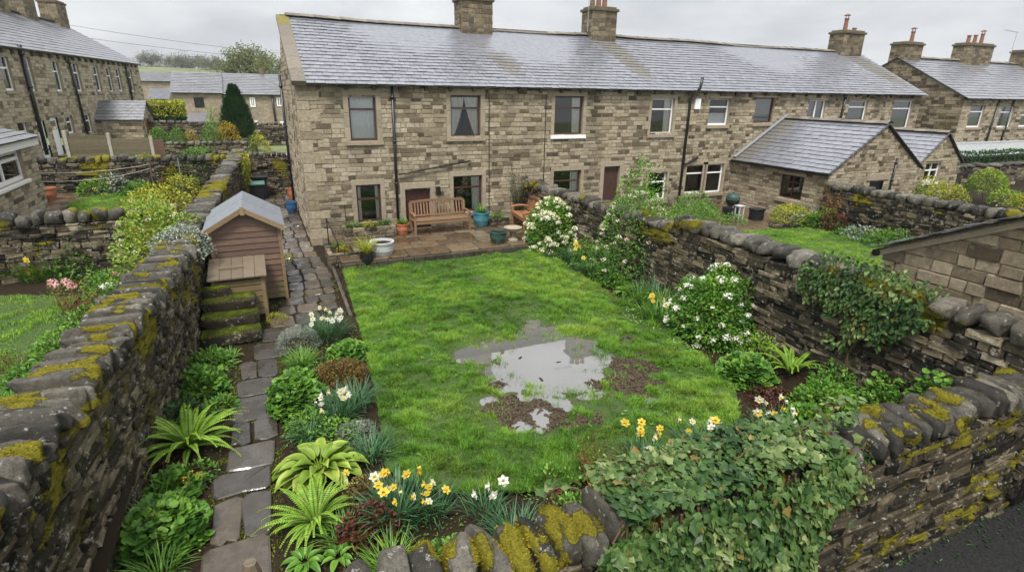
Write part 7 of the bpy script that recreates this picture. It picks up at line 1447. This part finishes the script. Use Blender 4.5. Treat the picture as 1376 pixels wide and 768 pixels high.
# ---------------------------------------------------------------- filling out the borders
def bed(items):
    for lab, kind, (x, y), r, h, n, mt, L in items:
        c = V(x, y, -.03)
        if kind == 'strap': tuft('grass_tuft', lab, c, n, h*1.25, .014, mt, r, (.4, 1.4), (.8, 1.45))
        elif kind == 'round': mound('geranium_plant', lab, c, r, h, n, mt, L, kind='round')
        elif kind == 'lobed': mound('geranium_plant', lab, c, r, h, n, mt, L, kind='lobed')
        else: mound('leafy_plant', lab, c, r, h, n, mt, L, L*.5, 'leaf')
bed([('bright leafy plant at the wall foot just below the mossy steps', 'leaf', (-1.25, 10.2), .38, .36, 300, 'lf_bright', .09), ('low green plant between the steps plant and the next clump', 'lobed', (-1.35, 9.6), .32, .3, 260, 'lf_mid', .08), ('dark leafy plant in the wall shade behind the big fern', 'leaf', (-1.5, 8.4), .34, .4, 320, 'lf_dark', .08), ('green leafy plant between the big fern and the orange flowers', 'lobed', (-1.42, 6.75), .3, .3, 260, 'lf_mid', .075), ('strappy green tuft at the wall below the orange flowers', 'strap', (-1.55, 6.3), .15, .38, 90, 'lf_mid', 0),
 ('fresh green tuft beside the silver bush at the path', 'strap', (.28, 9.75), .16, .28, 160, 'lf_bright', 0), ('small green mound between stonecrop and bronze mound', 'leaf', (.55, 9.2), .26, .24, 260, 'lf_bright', .05), ('green mound at the path side above the dense leafy one', 'round', (.12, 8.85), .34, .32, 420, 'lf_bright', .07), ('blue green strappy tuft at the lawn edge below the bronze mound', 'strap', (.95, 8.0), .2, .36, 150, 'lf_blue', 0), ('pale green leafy plant at the lawn edge above the hosta', 'leaf', (.55, 7.15), .32, .3, 320, 'lf_bright', .06), ('dark green tuft beside the hosta on the lawn side', 'strap', (.9, 6.55), .2, .34, 150, 'lf_blue', 0), ('brown leaved plant between hosta and yellow daffodils', 'leaf', (.75, 5.75), .3, .26, 360, 'lf_bronze', .05), ('narrow leaved tuft between fern and low rosettes', 'strap', (.35, 5.15), .16, .28, 120, 'lf_mid', 0), ('green tuft close behind the first copings of the near wall', 'strap', (.75, 4.55), .2, .32, 150, 'lf_bright', 0), ('leafy plant behind the copings below the big daffodil clump', 'leaf', (1.35, 4.35), .3, .3, 300, 'lf_mid', .06), ('green tuft behind the near wall below the pair of white daffodils', 'strap', (2.1, 4.4), .22, .34, 180, 'lf_blue', 0), ('leafy plant behind the near wall where the ivy begins', 'leaf', (2.75, 4.2), .36, .5, 420, 'lf_bright', .06), ('light green shoots beside the bare red stems', 'leaf', (3.3, 4.3), .36, .55, 420, 'lf_yel', .05), ('leafy plant behind the middle of the ivy', 'leaf', (4.4, 4.2), .45, .55, 520, 'lf_mid', .07), ('blue green narcissus leaves behind the right part of the ivy', 'strap', (5.1, 4.35), .3, .45, 220, 'lf_blue', 0), ('green leaves behind the mossy coping right of the ivy', 'leaf', (5.9, 4.2), .4, .5, 420, 'lf_mid', .06),
 ('wide fresh green plant in front of the corner shrub', 'lobed', (6.9, 4.55), .42, .45, 420, 'lf_bright', .08), ('green plant at the foot of the climber on the right wall', 'leaf', (8.25, 5.15), .42, .6, 520, 'lf_bright', .07), ('dark leafy plant between corner shrub and right wall', 'leaf', (8.3, 4.35), .42, .7, 420, 'lf_mid', .07), ('ferny green plant between the round mound and the wall', 'leaf', (8.2, 6.7), .42, .5, 460, 'lf_fern', .06), ('dark green plant under the right side of the white viburnum', 'leaf', (8.15, 7.4), .42, .45, 420, 'lf_dark', .07), ('small pale flowered leafy plant at the lawn edge before the white viburnum', 'leaf', (7.65, 8.35), .26, .24, 220, 'lf_mid', .05), ('strappy green leaves left of the white viburnum', 'strap', (8.1, 9.3), .3, .5, 230, 'lf_mid', 0), ('tall strappy clump against the wall behind the tulips', 'strap', (8.3, 9.9), .25, .62, 200, 'lf_blue', 0), ('broad green plant at the lawn edge between hosta and tulips', 'leaf', (7.85, 9.85), .34, .34, 320, 'lf_bright', .08), ('leafy mound under the left side of the pink shrub', 'leaf', (8.0, 11.6), .42, .5, 520, 'lf_mid', .07), ('strappy clump under the pink shrub at the lawn edge', 'strap', (7.95, 12.3), .3, .45, 230, 'lf_blue', 0), ('bushy green plant between pink and cream shrubs', 'leaf', (8.3, 13.1), .5, .8, 700, 'lf_bright', .07), ('low leafy plant at the lawn edge under the cream shrub', 'leaf', (7.95, 14.2), .34, .36, 360, 'lf_mid', .06)])
for lab, x, y, r, h, mt in (('leafy bush just behind the taller right wall', 9.9, 9.6, .7, 1.1, 'lf_bright'), ('green bush in the right yard near the pale windows', 15.3, 16.6, .8, .9, 'lf_mid'), ('spreading green bush beside the sapling behind the wall', 11.3, 13.4, 1.0, 1.3, 'lf_mid'), ('low plants along the foot of the blackened wall', 18.0, 10.6, .8, .55, 'lf_bright'), ('silvery plant at the foot of the blackened wall near the outbuilding', 17.9, 9.2, .7, .5, 'lf_silver')): shrub('garden_bush', lab, V(x, y, GR), r, h, 800, mt, .085, .045, nst=5, cat='bush')
for lab, x, y, r, h, mt in (('tall leafy plant in the left border below the lime shrub', -3.07, 12.9, .5, .8, 'lf_bright'), ('green plant against the left wall beside the white flowers', -3.17, 11.2, .42, .6, 'lf_mid'), ('leafy clump against the wall below the rose bush', -3.27, 10.2, .42, .5, 'lf_bright'), ('dark leafy clump halfway down the left border', -3.37, 9.3, .4, .45, 'lf_mid'), ('bright clump near the bottom of the left border', -3.42, 8.3, .4, .45, 'lf_bright'), ('blue green leaves at the bottom of the left border', -3.47, 7.4, .4, .4, 'lf_silver'), ('dark plants at the foot of the left cross wall', -6.4, 15.1, .6, .5, 'lf_mid')): shrub('border_plant', lab, V(x, y, GL), r, h, 520, mt, .085, .04, nst=5, cat='plant')
for lab, x, y, r, h, mt in (('lime bush behind the dark cross wall by the boarded fence', -4.4, 27.2, .8, .9, 'lf_lime'), ('dark bush between fence and far walls', -2.6, 29.5, .9, 1.0, 'lf_mid'), ('green bush behind the fence beside the porch', -7.0, 30.2, .9, .8, 'lf_bright')): shrub('garden_bush', lab, V(x, y, 1.15), r, h, 700, mt, .1, .05, nst=4, cat='bush')

n = 5000; p = np.column_stack([U(-4.6, -2.4, n), U(3.5, 15.4, n)]); p = p[~inpoly(p, LL)]; n = len(p); m = MB(); B = np.column_stack([p, soilz(GL, 61)(p)+U(0, .06, n)]); leaves(m, B, sph(n)*V(1, 1, .5)+V(0, 0, .3), V(0, 0, 1)+sph(n)*.5, U(.03, .08, n), U(.02, .045, n), .1, .1, tn(n)); o = m.build('ground_cover', M['lf_mid']); o['kind'] = 'stuff'; o['label'] = 'small weeds on the left border soil'; o['category'] = 'weeds'
n = 420; p = np.column_stack([U(4.5, 12, n), 2.74-.35*U(0, 1, n)**2]); p = p[fbm(p*1.5, 411, 3) > .52]; n = len(p); m = MB(); B = np.column_stack([p, np.full(n, -.47)]); leaves(m, B, sph(n)*V(1, 1, .5)+V(0, 0, .3), V(0, 0, 1)+sph(n)*.5, U(.03, .07, n), U(.015, .03, n), .1, .1, tn(n)); o = m.build('ground_cover', M['lf_dark']); o['kind'] = 'stuff'; o['label'] = 'weeds along the lane at the wall foot'; o['category'] = 'weeds'
# ---------------------------------------------------------------- haze
def haze_box():
    m = MB(); box(m, (-255, -55, -9), (315, 415, 34.)); t = NT('haze_air')
    v = t.n('ShaderNodeVolumePrincipled', {'Color': (.86, .9, .94), 'Density': .0004, 'Anisotropy': .2}); t.t.links.new(v.outputs[0], t.out.inputs['Volume'])
    o = m.build('haze', t.m); o['kind'] = 'stuff'; o['label'] = 'thin pale haze over the hill'
haze_box()
